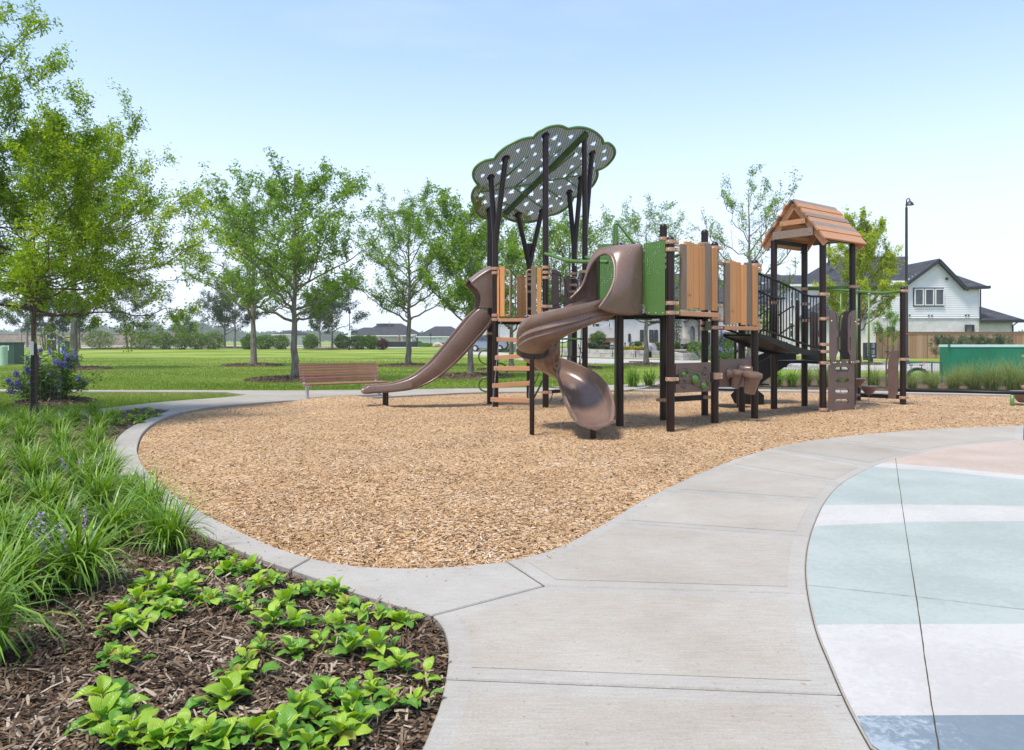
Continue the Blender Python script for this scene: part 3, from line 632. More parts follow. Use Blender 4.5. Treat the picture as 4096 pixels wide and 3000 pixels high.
lawn_patch([(p.x, p.y) for p in BACKL], lambda d: 650 * (20 / d) ** 2, 22, 'lawn_grass', 'wide mown green lawn beyond the path', 58)
# ------------------------------------------------------------ play structure
PS = empty('play_structure', (2.2, 14.0, -.02), 'large brown and green play structure with spiral slide, leafy disc canopy and plank roof', 'play structure')
PS['org'] = (2.2, 14.0, -.02)
UP = Vector((0, 0, 1))
class PLN:
    def __init__(s, org, e1, e2): s.o = Vector(org); s.e1 = Vector(e1).normalized(); s.e2 = Vector(e2).normalized(); s.n = s.e1.cross(s.e2).normalized()
    def uv(s, r, x, y):
        sx, sy = S(r, x, y); d = Vector(((sx - CX) / F4, 1, -(sy - HY) / F4)); o = Vector((0, 0, H)); t = s.n.dot(s.o - o) / s.n.dot(d); p = o + d * t - s.o
        return Vector((p.dot(s.e1), p.dot(s.e2)))
    def pt(s, u, off=0.0): return s.o + s.e1 * u[0] + s.e2 * u[1] + s.n * off
    def px(s, r, x, y, off=0.0): return s.pt(s.uv(r, x, y), off)
def vplane(A, B, off=0.0):
    A = Vector((A[0], A[1], 0)); B = Vector((B[0], B[1], 0)); p = PLN(A, B - A, UP); p.o = p.o + p.n * off; return p
def sheet2d(name, outer, holes, pl, thick, mat, parent, off=0.0, uv=False, extra=None):
    """flat panel with cut-outs: outline and holes in plane coordinates, given thickness"""
    pts = []; ed = []
    for lp in [outer] + holes:
        b = len(pts); pts += [Vector((p[0], p[1])) for p in lp]; ed += [(b + i, b + (i + 1) % len(lp)) for i in range(len(lp))]
    vo, eo, fo, *_ = delaunay_2d_cdt(pts, ed, [], 1, 1e-6)
    V2 = [(v.x, v.y) for v in vo]; T = []
    fo = [f for f in fo if len(f) == 3]
    cxs = np.array([sum(V2[i][0] for i in f) / 3 for f in fo]); cys = np.array([sum(V2[i][1] for i in f) / 3 for f in fo]); ok = in_poly(cxs, cys, outer)
    for h in holes: ok &= ~in_poly(cxs, cys, h)
    for f, k in zip(fo, ok):
        if not k: continue
        a, b, c = (V2[i] for i in f)
        T.append(tuple(f) if (b[0] - a[0]) * (c[1] - a[1]) - (c[0] - a[0]) * (b[1] - a[1]) > 0 else tuple(reversed(f)))
    n = len(V2); m = MB(); m.v = [pl.pt(v, off + thick / 2) for v in V2]
    if thick > 0:
        m.v += [pl.pt(v, off - thick / 2) for v in V2]
        cnt = {}
        for f in T:
            for i in range(3): a, b = f[i], f[(i + 1) % 3]; cnt[(a, b)] = 1
        m.f = T + [tuple(n + i for i in reversed(f)) for f in T] + [(b, a, n + a, n + b) for (a, b) in cnt if (b, a) not in cnt]
    else: m.f = T
    o = m.build(name, MT[mat], parent, auto=35)
    if uv:
        l = o.data.uv_layers.new(name='sheet'); W = V2 + V2
        for k, lp in enumerate(o.data.loops): l.data[k].uv = W[lp.vertex_index]
    return o
def rnd(P, r, n=4):
    """round the corners of a 2-D outline"""
    out = []; m = len(P)
    for i in range(m):
        a, b, c = Vector(P[i - 1][:2]), Vector(P[i][:2]), Vector(P[(i + 1) % m][:2]); d1 = a - b; d2 = c - b; k = min(r, d1.length * .45, d2.length * .45)
        p, q = b + d1.normalized() * k, b + d2.normalized() * k
        for j in range(n + 1): t = j / n; out.append(p * (1 - t) ** 2 + b * 2 * t * (1 - t) + q * t * t)
    return out
def slot(x0, y0, x1, y1, n=5):
    """capsule outline between two px corners"""
    w, h = x1 - x0, y1 - y0; r = min(w, h) / 2; o = []
    for cx, cy, a0 in ((x1 - r, y0 + r, -90), (x1 - r, y1 - r, 0), (x0 + r, y1 - r, 90), (x0 + r, y0 + r, 180)):
        for k in range(n + 1): a = R(a0 + 90 * k / n); o.append((cx + r * math.cos(a), cy + r * math.sin(a)))
    return o
def pxs(pl, r, P): return [pl.uv(r, *p) for p in P]
def gs(r, x, y): p = G(*S(r, x, y)); return Vector((p.x, p.y, 0))
PR = .0635
posts = {}
def post(key, base, top_z, cap=True, clamps=(), name='post', r=PR, bottom=-.15):
    b = Vector((base[0], base[1], 0)); m = MB()
    m.tube([b + UP * bottom, b + UP * (top_z if not cap else top_z - r)], r, 20)
    o = m.build(name, MT['post'], PS, auto=40); posts[key] = (b, o)
    # raised slots of the extrusion
    if cap: MB().lathe([(r * 1.06, -.035), (r * 1.06, 0)] + [(r * 1.05 * math.cos(a), r * 1.05 * math.sin(a)) for a in np.linspace(0, 1.5, 6)], b + UP * (top_z - r), 20).build('post_cap', MT['post'], o, auto=50)
    bm_ = MB()
    for z, an in clamps:
        mm = MB().lathe([(r + .003, -.03), (r + .015, -.03), (r + .015, .03), (r + .003, .03)], b + UP * z, 18)
        d = Vector((math.cos(an), math.sin(an), 0)); s = Vector((-d.y, d.x, 0))
        mm.box(b + UP * z + d * (r + .03), d * .03, s * .035, UP * .027)
        mm.build('clamp', MT['tan'], o, auto=35, bevel=.004)
        for q in (-.7, .7): dd = Vector((math.sin(q * .9), -math.cos(q * .9), 0)); bm_.lathe([(.011, 0), (.011, .006), (.004, .009)], b + UP * z + dd * (r + .0145), 6, dd)
        bm_.lathe([(.011, 0), (.011, .008)], b + UP * z + d * (r + .045) - s * .035, 6, -s)
    if bm_.v: bm_.build('bolts', MT['bolt'], o)
    return b
def zat(P, r, y):
    """height of a picture row at a point's distance"""
    return H - (S(r, 0, y)[1] - HY) / F4 * P[1]
# tower under the canopy: six posts
p1 = G(1981.6, 1627); p0 = G(1959.3, 1611); p3 = G(2182.6, 1629.5); hc = p0 + p3 - p1; p5 = 2 * hc - p0; p4 = 2 * hc - p1; p2 = 2 * hc - p3
RT, LT, FR, BK = 0.0, math.pi, -math.pi / 2, math.pi / 2
def cl(P, r, ys, an): return [(zat(P, r, y), an) for y in ys]
CAN = PLN((-.5, 16.38, 4.27), (1, 0, .582), (0, 1, -.56)); e1 = CAN.e1; CAN.e2 = (CAN.e2 - e1 * CAN.e2.dot(e1)).normalized(); CAN.n = e1.cross(CAN.e2).normalized()
def canz(p): return 4.27 + .582 * (p[0] + .5) - .56 * (p[1] - 16.38)
post('p0', p0, canz(p0) - .03, False, cl(p0, 'R2', [690], 0))
post('p1', p1, 3.42, False, cl(p1, 'R2', [155, 190, 540, 575], RT))
post('p2', p2, 3.13, False, cl(p2, 'R2', [205, 240, 285, 345, 485], RT))
post('p3', p3, canz(p3) - .03, False, cl(p3, 'R2', [145, 187, 230, 467, 1175], RT))
post('p4', p4, 3.44, False, cl(p4, 'R2', [195, 230, 290, 345, 990], LT))
post('p5', p5, 3.67, False, cl(p5, 'R2', [180], LT))
for key, b, zj, tops in (('p1', p1, 3.40, [(385, 610), (525, 430)]), ('p2', p2, 3.11, [(640, 960), (868, 925)]), ('p4', p4, 3.42, [(1125, 750), (1238, 610)]), ('p5', p5, 3.65, [(1268, 228), (1340, 385)])):
    for k, t in enumerate(tops):
        q = CAN.px('R1', *t); j = Vector((b.x, b.y, zj)); m = MB(); m.tube([j - UP * .02, j.lerp(q, .12), q], [PR * .98, PR * .9, PR * .9], 16); m.build('forked_limb', MT['post'], posts[key][1], auto=40)
        MB().lathe([(.09, -.01), (.09, .012)], q + CAN.n * -.012, 12, CAN.n).build('flange', MT['post'], posts[key][1], auto=40)
    j = Vector((b.x, b.y, zj)); w = (CAN.px('R1', *tops[1]) - CAN.px('R1', *tops[0])); w = Vector((w.x, w.y, 0)).normalized()
    MB().box(j + UP * .36, w * .07, w.cross(UP) * .008, UP * .16).build('gusset', MT['post'], posts[key][1])
    MB().lathe([(PR + .004, -.03), (PR + .004, .02)], j, 18).build('sleeve', MT['post'], posts[key][1], auto=40)
for key, b in (('p0', p0), ('p3', p3)):
    q = Vector((b.x, b.y, canz(b) - .03)); MB().lathe([(.09, -.01), (.09, .012)], q, 12, CAN.n).build('flange', MT['post'], posts[key][1], auto=40)
# canopy
lob = [[(270, 690), (225, 620), (222, 560), (250, 510), (310, 465), (370, 447)], [(420, 440), (460, 385), (540, 320), (640, 268), (720, 243)], [(790, 235), (830, 190), (900, 150), (980, 128), (1050, 128)],
       [(1115, 155), (1200, 140), (1290, 150), (1370, 185), (1430, 240)], [(1450, 290), (1500, 290), (1545, 330), (1558, 375), (1540, 430), (1490, 490), (1440, 525)], [(1390, 545), (1392, 600), (1355, 680), (1285, 745), (1210, 787)],
       [(1165, 800), (1150, 840), (1110, 890), (1040, 940), (980, 963)], [(945, 968), (880, 1000), (800, 1025), (720, 1037), (640, 1032), (560, 1010)], [(500, 978), (450, 1000), (390, 1005), (320, 996), (265, 965), (235, 915)], [(240, 880), (212, 830), (208, 780), (225, 730), (250, 700)]]
rim = []
for k, L in enumerate(lob):
    q = [Vector((*CAN.uv('R1', *p), 0)) for p in L + [lob[(k + 1) % len(lob)][0]]]; rim += catmull(q, 4)[:-1]
rim = [Vector((p.x, p.y)) for p in rim]
rs = random.Random(4); cuts = []
rx = [p.x for p in rim]; ry = [p.y for p in rim]; mid_a, mid_b = CAN.uv('R1', 1285, 175), CAN.uv('R1', 510, 945)
def seg_d(p, a, b): ab = b - a; t = max(0, min(1, (p - a).dot(ab) / ab.length_squared)); return (p - a - ab * t).length
rc_ = np.random.RandomState(4); cx_ = rc_.uniform(min(rx), max(rx), 6000); cy_ = rc_.uniform(min(ry), max(ry), 6000)
k_ = in_poly(cx_, cy_, rim) & (dist_poly(cx_, cy_, rim) > .17)
for x_, y_ in zip(cx_[k_], cy_[k_]):
    c = Vector((x_, y_))
    if len(cuts) > 110 or seg_d(c, mid_a, mid_b) < .13 or any((c - q[0]).length < .25 for q in cuts): continue
    cuts.append((c, rs.uniform(.07, .105), rs.uniform(0, 6.28)))
holes = [[(c.x + s * r_ * math.cos(a + k * math.pi / 6), c.y + s * r_ * math.sin(a + k * math.pi / 6)) for k, r_ in enumerate([1, .42, .72, .38, 1, .45, .7, .3, .85, .4, .72, .42])] for c, s, a in cuts]
canopy = sheet2d('canopy', rim, holes, CAN, 0, 'canopy', PS, uv=True); canopy['label'] = 'cloud shaped green perforated canopy with leaf cut-outs'
MB().tube([CAN.pt(p) for p in rim], .03, 10, closed=True).build('rim', MT['green'], canopy, smooth=True)
mm = MB(); a_, b_ = CAN.pt(mid_a, -.05), CAN.pt(mid_b, -.05); mm.beam(a_, b_, .10, .09, CAN.n); mm.build('midrib', MT['dkgreen'], canopy)
for L in ([(270, 742), (620, 690), (860, 645), (1060, 610), (1240, 580)], [(610, 690), (880, 470), (1045, 330)], [(1075, 610), (1235, 480)], [(520, 600), (740, 400)], [(420, 685), (500, 620)], [(600, 700), (880, 900)], [(840, 650), (1040, 810)], [(1085, 615), (1225, 720)], [(500, 840), (630, 920)], [(800, 640), (960, 545), (1170, 370)]):
    MB().tube([CAN.px('R1', *p, -.035) for p in L], .018, 8).build('rib', MT['green'], canopy, smooth=True)

# decks
def deck(pts, z, name='deck', th=.06, mat='black'):
    return MB().slab([(p[0], p[1]) for p in pts], z, z - th, .004).build(name, MT[mat], PS)
DZ = 1.80
deck([p0, p1, p3, p5, p4, p2], DZ)
hexs = [p0, p1, p3, p5, p4, p2]
FP = vplane(p1, p3, .0)
def board(pl, r, x0, x1, y0, y1, mat, parent, th=.035, off=.0, name='board', bev=.006):
    xm = (x0 + x1) / 2; ym = (y0 + y1) / 2; ua = pl.uv(r, x0, ym)[0]; ub = pl.uv(r, x1, ym)[0]; va = pl.uv(r, xm, y0)[1]; vb = pl.uv(r, xm, y1)[1]
    c = pl.pt(((ua + ub) / 2, (va + vb) / 2), off)
    return MB().box(c, pl.e1 * (ub - ua) / 2, pl.n * th / 2, pl.e2 * (va - vb) / 2).build(name, MT[mat], parent, bevel=bev)
def loop(pl, r, x0, x1, y0, y1, rad, mat, parent, name='hand_loop', off=0, k=26):
    P = [(x0, y0), (x1 - k, y0), (x1, y0 + k), (x1, y1 - k), (x1 - k, y1), (x0, y1)] if x1 > x0 else [(x0, y0), (x1 + k, y0), (x1, y0 + k), (x1, y1 - k), (x1 + k, y1), (x0, y1)]
    Q = [Vector((*p, 0)) for p in P]
    c1 = [Q[1] * (1 - t) ** 2 + Vector((x1, y0, 0)) * 2 * t * (1 - t) + Q[2] * t * t for t in (0, .25, .5, .75, 1)]
    c2 = [Q[3] * (1 - t) ** 2 + Vector((x1, y1, 0)) * 2 * t * (1 - t) + Q[4] * t * t for t in (0, .25, .5, .75, 1)]
    return MB().tube([pl.px(r, v.x, v.y, off) for v in [Q[0]] + c1 + c2 + [Q[5]]], rad, 8).build(name, MT[mat], parent, smooth=True)
# board gates on either side of the ladder
g1 = board(FP, 'R2', 373, 408, 160, 568, 'orange', PS, name='gate_panel', off=.03); board(FP, 'R2', 417, 455, 140, 550, 'orange', g1, off=.05); loop(FP, 'R2', 452, 497, 167, 540, .015, 'tan', g1, off=.04)
g2 = board(FP, 'R2', 720, 757, 150, 550, 'orange', PS, name='gate_panel', off=.03); board(FP, 'R2', 672, 714, 138, 550, 'brownb', g2, off=.05); loop(FP, 'R2', 676, 636, 165, 545, .015, 'tan', g2, off=.04)
BP2 = vplane(p0, p2)
g3 = board(BP2, 'R2', 547, 581, 207, 562, 'orange', PS, name='gate_panel', off=.03); board(BP2, 'R2', 583, 614, 232, 562, 'orange', g3, off=.03); loop(BP2, 'R2', 634, 530, 228, 560, .015, 'tan', g3, off=.04)
board(FP, 'R2', 404, 770, 566, 592, 'orange_x', PS, th=.05, off=.07, name='deck_edge_plank')
# ladder of hanging planks
lt, lb = FP.px('R2', 425, 580, .08), G(*S('R2', 345, 1330)); rt_, rb = FP.px('R2', 700, 580, .08), G(*S('R2', 640, 1330))
lad = MB(); steps = [(.225, .02), (.415, -.05), (.545, 0), (.72, -.06), (.885, .02)]
ladder = None
for t, tl in steps:
    a = lt.lerp(lb, t); b = rt_.lerp(rb, t); a.z += tl * .4; b.z -= tl * .5; d = (b - a).normalized()
    o = MB().box((a + b) / 2, (b - a) / 2 + d * .045, UP.cross(d).normalized() * .02, UP * .044).build('ladder_step', MT['orange_x'], PS, bevel=.004)
    bl = MB()
    for q in (a, b):
        for dz in (-.02, .022): bl.lathe([(.012, 0), (.009, .01)], q + UP * dz + Vector((0, -.02, 0)), 8, (0, -1, 0))
    bl.build('bolts', MT['bolt'], o)
def chain(a, b, n, parent, r=.010):
    m = MB(); a, b = Vector(a), Vector(b); d = (b - a).normalized(); s1 = d.orthogonal().normalized(); s2 = d.cross(s1); L = (b - a).length / n
    for i in range(n):
        c = a + d * L * (i + .5); s = s1 if i % 2 else s2
        m.tube([c + d * math.cos(k * math.pi / 4) * L * .62 + s * math.sin(k * math.pi / 4) * r for k in range(8)], .0033, 4, closed=True)
    return m.build('chain', MT['chain'], parent, smooth=True)
chain(lt, lb, 52, PS); chain(rt_, rb, 52, PS)

# serpentine climber beside the tower
SPn = vplane(p0 + Vector((-1, .2, 0)), p0 + Vector((1, .2, 0)))
L = [(285, 705), (330, 715), (420, 728), (462, 748), (478, 780), (462, 812), (420, 825), (300, 823), (255, 838), (237, 880), (255, 922), (300, 940), (400, 935), (450, 950), (472, 995), (450, 1040), (400, 1053), (300, 1053), (255, 1070), (237, 1112), (255, 1152), (290, 1167), (315, 1168)]
MB().tube(catmull([SPn.px('R2', *p) for p in L], 4), .02, 8).build('serpentine_climber', MT['green'], PS, smooth=True)
for P, dd in (([(410, 50), (480, 140), (560, 240)], 17.4), ([(690, 1225), (730, 1150), (775, 1060)], 16.6)):
    MB().tube([AT(*S('R2', *p), dd) for p in P], .022, 8).build('green_pole', MT['green'], PS, smooth=True)

# leaf shaped side panels of the tower
def wing(name, r, out, hol, pl, parent=PS, mat='panel', th=.02, off=0):
    o = [Vector((*p, 0)) for p in out]
    return sheet2d(name, pxs(pl, r, out), [pxs(pl, r, h) for h in hol], pl, th, mat, parent, off)
B54 = vplane(p2, p4, 0)
wing('side_panel', 'R2', [(838, 170), (850, 162), (880, 163), (905, 180), (917, 210), (922, 260), (922, 395), (914, 420), (912, 500), (838, 500)], [slot(898, 205, 907, 330), slot(904, 350, 911, 460)], B54)
wing('side_panel', 'R2', [(1010, 232), (985, 222), (955, 228), (935, 250), (928, 290), (928, 400), (936, 430), (938, 500), (1010, 500)], [slot(934, 260, 942, 375), slot(930, 392, 936, 470)], B54)
B45 = vplane(p4, p5, 0)
wing('side_panel', 'R2', [(1112, 180), (1085, 180), (1065, 200), (1056, 240), (1056, 500), (1112, 500)], [slot(1062, 220, 1072, 330)], B45)
# green rail and rope net on the right side of the tower
NP = vplane(p3, p5)
ra = NP.px('R2', 785, 30); MB().tube(catmull([ra, AT(*S('R2', 860, 52), 14.6), AT(*S('R2', 960, 85), 14.0), AT(*S('R2', 1080, 96), 13.4), AT(*S('R2', 1190, 95), 12.9), AT(*S('R2', 1300, 100), 12.6)], 6), .035, 10).build('green_rail', MT['green'], PS, smooth=True)
rb2 = AT(*S('R2', 1120, 58), p5.y); MB().tube(catmull([rb2, AT(*S('R2', 1170, 72), 15), AT(*S('R2', 1260, 85), 14.2)], 5), .035, 10).build('green_rail', MT['green'], PS, smooth=True)
ropes = [[(820, 185), (880, 202), (935, 215), (1045, 232), (1110, 242)], [(930, 95), (935, 160), (940, 215), (955, 300), (975, 390)], [(1038, 110), (1042, 180), (1045, 232), (1055, 300)], [(825, 467), (890, 455), (955, 438)],
         [(870, 762), (930, 766), (1000, 745), (1010, 742)], [(928, 745), (927, 820), (922, 880), (900, 950)], [(1085, 640), (1082, 740), (1078, 830), (1070, 900), (1066, 960)], [(885, 878), (950, 876), (1010, 880), (1075, 878)],
         [(1060, 780), (1075, 830), (1092, 862), (1075, 930), (1085, 1000)], [(1005, 880), (998, 930), (990, 985)], [(700, 1100), (720, 1060), (735, 1010)], [(830, 1250), (845, 1195), (870, 1150)], [(910, 1250), (935, 1230), (945, 1180)], [(780, 1125), (840, 1135), (900, 1140)]]
net = MB().tube(catmull([NP.px('R2', *p) for p in ropes[0]], 3), .011, 6).build('rope_net', MT['rope'], PS, smooth=True)
for L in ropes[1:]: MB().tube(catmull([NP.px('R2', *p) for p in L], 3), .010, 6).build('rope', MT['rope'], net, smooth=True)
for p in ((830, 187), (930, 105), (1038, 120), (838, 465)):
    q = NP.px('R2', *p); MB().tube([q - UP * .03, q + UP * .03], .016, 8).build('rope_sleeve', MT['white'], net)
for p in ((937, 215), (1045, 232)): MB().lathe([(.006, -.02), (.02, -.012), (.02, .012), (.006, .02)], NP.px('R2', *p), 8).build('rope_joint', MT['white'], net)
MB().tube([NP.px('R2', 888, 735), NP.px('R2', 1092, 733)], .02, 8).build('green_rung', MT['green'], PS, smooth=True)
MB().beam(NP.px('R2', 815, 1172), NP.px('R2', 905, 1165), .05, .07).build('cross_beam', MT['black'], PS)

# straight slide on the left
sc = (p0 + p1) / 2; sdir = Vector((-.962, -.272, 0)); sn = Vector((.272, -.962, 0))
near = PLN(sc + sn * .27, -sdir, UP); WD = .54
low = [(757, 690), (800, 694), (880, 687), (990, 681), (1130, 668), (1250, 650), (1360, 615), (1450, 573), (1530, 522), (1600, 468), (1680, 398), (1750, 330), (1830, 245), (1900, 165), (1975, 82), (2040, 0), (2062, -60)]
upp = [(770, 640), (812, 612), (885, 606), (1000, 598), (1100, 580), (1200, 549), (1285, 508), (1360, 452), (1440, 385), (1515, 305), (1585, 222), (1655, 135), (1720, 55), (1780, -20), (1835, -85), (1895, -145), (1945, -178)]
La = catmull([Vector((*near.uv('R8', *p), 0)) for p in low], 3); Ua = catmull([Vector((*near.uv('R8', *p), 0)) for p in upp], 3); rows = []
for k, (l, u) in enumerate(zip(La, Ua)):
    nn = (u - l); bed = l + nn * .30; lip = nn.normalized() * .0; d = nn.normalized()
    f = lambda v, w: near.pt((v.x, v.y), -w)
    rows.append([f(l, .03), f(l + nn * .12, .0), f(l + nn * .16, .012), f(l + nn * .2, 0), f(u - d * .03, -.005), f(u - d * .008, .005), f(u, .028), f(u - d * .015, .052), f(bed + nn * .25, .06), f(bed + nn * .05, .10), f(bed, .16),
                 f(bed, WD - .16), f(bed + nn * .05, WD - .10), f(bed + nn * .25, WD - .06), f(u - d * .015, WD - .052), f(u, WD - .028), f(u - d * .008, WD - .005), f(u - d * .03, WD + .005), f(l + nn * .12, WD), f(l, WD - .03)])
m = MB().grid(rows, closed_u=True); m.f.append(tuple(range(20))); m.f.append(tuple(reversed([len(m.v) - 20 + k for k in range(20)])))
wave = m.build('straight_slide', MT['slide'], PS, auto=50); wave['label'] = 'straight brown slide curving out towards the bench'
ho = catmull([Vector((*near.uv('R2', *p), 0)) for p in [(350, 166), (322, 178), (290, 195), (230, 236), (174, 281)]], 4)
mouth = catmull([Vector((*near.uv('R2', *p), 0)) for p in [(174, 281), (205, 305), (232, 335), (250, 370), (255, 405), (250, 445), (238, 478)]], 3)
bot = [Vector((*near.uv('R2', *p), 0)) for p in [(238, 478), (300, 478), (352, 478)]]
side = ho + mouth[1:] + bot[1:]
for w_ in (0, WD): sheet2d('slide_hood', [(p.x, p.y) for p in side], [], near, .02, 'slide', wave, -w_)
rows = [[near.pt((p.x, p.y + b), -w_) for p in ho] for w_, b in ((-.012, 0), (.03, .045), (.12, .085), (.27, .10), (.42, .085), (.51, .045), (WD + .012, 0))]
MB().grid(rows).build('slide_hood', MT['slide'], wave, smooth=True, solid=.025)
q = G(*S('R8', 982, 822)); tz = zat(q, 'R8', 685)
for k in (-.1, .14): MB().tube([Vector((q.x, q.y + k, -.15)), Vector((q.x, q.y + k, tz + .03))], .04, 14).build('slide_foot', MT['post'], wave, auto=40)

# second tower: square deck with the spiral slide, boards, music panel
A = gs('R4', 513, 1325); B = gs('R4', 1012, 1246); C = gs('R4', 1462, 1190); P6 = gs('R2', 1402, 1455); A2 = gs('R4', 433, 1208); B2 = gs('R4', 899, 1160); C2 = B2 + (C - B)
post('A', A, zat(A, 'R3', 225), True, cl(A, 'R3', [280, 352, 857, 948], RT) + [(zat(A, 'R4', 752), RT)])
post('B', B, zat(B, 'R3', 278), True, cl(B, 'R3', [335, 460, 878, 965, 1003, 1087], RT) + [(zat(B, 'R4', 698), RT), (zat(B, 'R4', 732), RT)])
post('C', C, zat(C, 'R3', 445), True, cl(C, 'R3', [498, 540, 1018, 1065, 1093], RT))
post('P6', P6, zat(P6, 'R3', 285), True)
post('A2', A2, zat(A2, 'R3', 105), True, cl(A2, 'R3', [250, 405, 460, 517], RT) + [(zat(A2, 'R4', 985), LT)])
post('B2', B2, zat(B2, 'R3', 160), True, cl(B2, 'R3', [300], LT) + [(zat(B2, 'R4', 118), RT), (zat(B2, 'R4', 186), RT), (zat(B2, 'R4', 953), RT)])
post('C2', C2, 2.1, True)
hoodx = (P6 - A).normalized()
deck([P6 + hoodx * .55, A, B, B2, A2, P6 + hoodx * .55 + (A2 - A)], zat(A, 'R3', 945), th=.05)
deck([B, C, C2, B2], zat(B, 'R3', 1068), th=.05)
AB = vplane(A, B, .05); BC = vplane(B, C, .05); PA = vplane(P6, A, .07)
def fence_boards(pl, L, zo):
    root = None
    for k, (x0, x1, y0, y1, mt) in enumerate(L):
        o = board(pl, 'R3', x0, x1, y0, y1, mt, root or PS, th=.045, off=zo + (.012 if k % 2 else -.006), name='board_panel' if root is None else 'board'); root = root or o
    return root
bp1 = fence_boards(AB, [(1038, 1112, 278, 912, 'orange'), (989, 1038, 300, 915, 'brownb'), (1113, 1163, 297, 903, 'orange'), (1164, 1211, 320, 923, 'orange'), (1212, 1279, 292, 920, 'brownb'), (1281, 1330, 335, 930, 'orange')], 0)
bp2 = fence_boards(BC, [(1450, 1515, 457, 1055, 'orange'), (1404, 1449, 475, 1060, 'brownb'), (1516, 1560, 470, 1043, 'orange'), (1561, 1605, 495, 1063, 'orange'), (1606, 1665, 475, 1060, 'brownb'), (1666, 1710, 505, 1068, 'orange')], 0)
for pl, bpn, hx, hy in ((AB, bp1, 1072, 780), (BC, bp2, 1477, 930)): MB().lathe([(.022, 0), (.022, .003), (.014, .0035), (.014, .001)], pl.px('R3', hx, hy, .0345), 12, pl.n).build('finger_hole', MT['tan'], bpn)
for pl, L in ((AB, [(945, 312), (945, 880), (1338, 460), (1338, 878)]), (BC, [(1375, 487), (1375, 1027), (1718, 540), (1718, 1018)])):
    for x, y in L: MB().tube([pl.px('R3', x - 22, y, -.02), pl.px('R3', x + 45, y, -.02)], .014, 8).build('panel_stub', MT['tan'], PS)
board(AB, 'R3', 977, 1334, 938, 982, 'orange_x', PS, th=.05, off=.03, name='deck_edge_plank'); board(BC, 'R3', 1393, 1711, 1075, 1111, 'orange_x', PS, th=.05, off=.03, name='deck_edge_plank')
gp = sheet2d('green_panel', rnd(pxs(PA, 'R3', [(645, 292), (850, 260), (850, 970), (672, 965), (672, 893), (645, 850)]), .02), [], PA, .0, 'gsheet', PS, .0, uv=True)
for x, y in ((656, 363), (697, 948), (763, 948), (828, 948)): MB().lathe([(.014, 0), (.009, .01)], PA.px('R3', x, y, .001), 8, PA.n).build('bolt', MT['bolt'], gp)
sheet2d('green_panel', rnd(pxs(PA, 'R3', [(188, 352), (235, 345), (235, 960), (188, 960)]), .02), [], PA, 0, 'gsheet', PS, 0, uv=True)
GB = PLN(A2 + Vector((-1.35, .62, 0)), (A2 - (A2 + Vector((-1.35, .62, 0)))), UP)
sheet2d('green_panel', rnd(pxs(GB, 'R3', [(215, 300), (480, 290), (480, 960), (215, 960)]), .02), [], GB, 0, 'gsheet', PS, 0, uv=True)
MB().tube(catmull([AT(*S('R3', *p), 12.6) for p in [(365, 320), (366, 180), (372, 120), (390, 106), (410, 112), (440, 150), (500, 225), (565, 302)]], 4), .022, 8).build('green_arch', MT['green'], PS, smooth=True)
MB().tube(catmull([AT(*S('R3', *p), 12.9) for p in [(392, 330), (392, 200), (392, 120)]], 4), .026, 8).build('green_arch', MT['green'], PS, smooth=True)
MB().tube([G(*S('R3', 378, 1960)) + UP * -.15, AT(*S('R3', 384, 960), G(*S('R3', 378, 1960)).y)], .02, 8).build('green_pole', MT['green'], PS, smooth=True)
MB().tube([AT(*S('R3', 930, 420), 13.2), AT(*S('R3', 990, 395), 13.0)], .03, 8).build('green_rail', MT['green'], PS, smooth=True)
for x0, x1, y0, y1, dd in ((168, 318, 1012, 1016, 12.9), (292, 405, 996, 998, 13.2), (565, 722, 1003, 1008, 12.6), (705, 812, 1036, 1038, 13.0), (945, 1006, 1080, 1082, 13.6), (80, 190, 1046, 1050, 14.0), (20, 76, 1086, 1088, 14.6)):
    m = MB(); m.beam(AT(*S('R3', x0, y0), dd), AT(*S('R3', x1, y1), dd), .05, .028); m.build('green_rung', MT['dkgreen'], PS)

# spiral slide: hood, chute, foot
def sect(hl, hr, w=.30):
    """closed U section, left wall height hl, right wall height hr, in (side, height)"""
    inn = [(-w - .045, hl), (-w - .012, hl * .62), (-w + .035, hl * .28), (-w + .11 * w / .3, min(.07, hl * .2)), (-w * .33, min(.025, hl * .08)), (0, min(.02, hl * .06)), (w * .33, min(.025, hr * .08)), (w - .11 * w / .3, min(.07, hr * .2)), (w - .035, hr * .28), (w + .012, hr * .62), (w + .045, hr)]
    out = [(w + .075, hr + .006), (w + .085, hr - .03), (w + .075, hr * .64), (w + .03, hr * .57), (w + .045, hr * .36), (w + .0, hr * .29), (w + .005, hr * .16), (w - .06, min(.02, hr * .05)), (w * .7, -.005), (w * .6, -.01), (w * .2, -.03), (w * .1, -.04), (-w * .1, -.04), (-w * .2, -.03), (-w * .6, -.01), (-w * .7, -.005), (-w + .06, min(.02, hl * .05)), (-w - .005, hl * .16), (-w - .0, hl * .29), (-w - .045, hl * .36), (-w - .03, hl * .57), (-w - .075, hl * .64), (-w - .085, hl - .03), (-w - .075, hl + .006)]
    return inn + out
path = [(1.40, 11.56, 1.72), (1.06, 11.30, 1.60), (.74, 11.10, 1.44), (.47, 11.13, 1.28), (.33, 11.40, 1.12), (.42, 11.72, .96), (.72, 11.88, .78), (1.00, 11.74, .60), (1.13, 11.45, .42), (1.16, 11.10, .28), (1.155, 10.72, .20), (1.15, 10.42, .17), (1.15, 10.28, .165)]
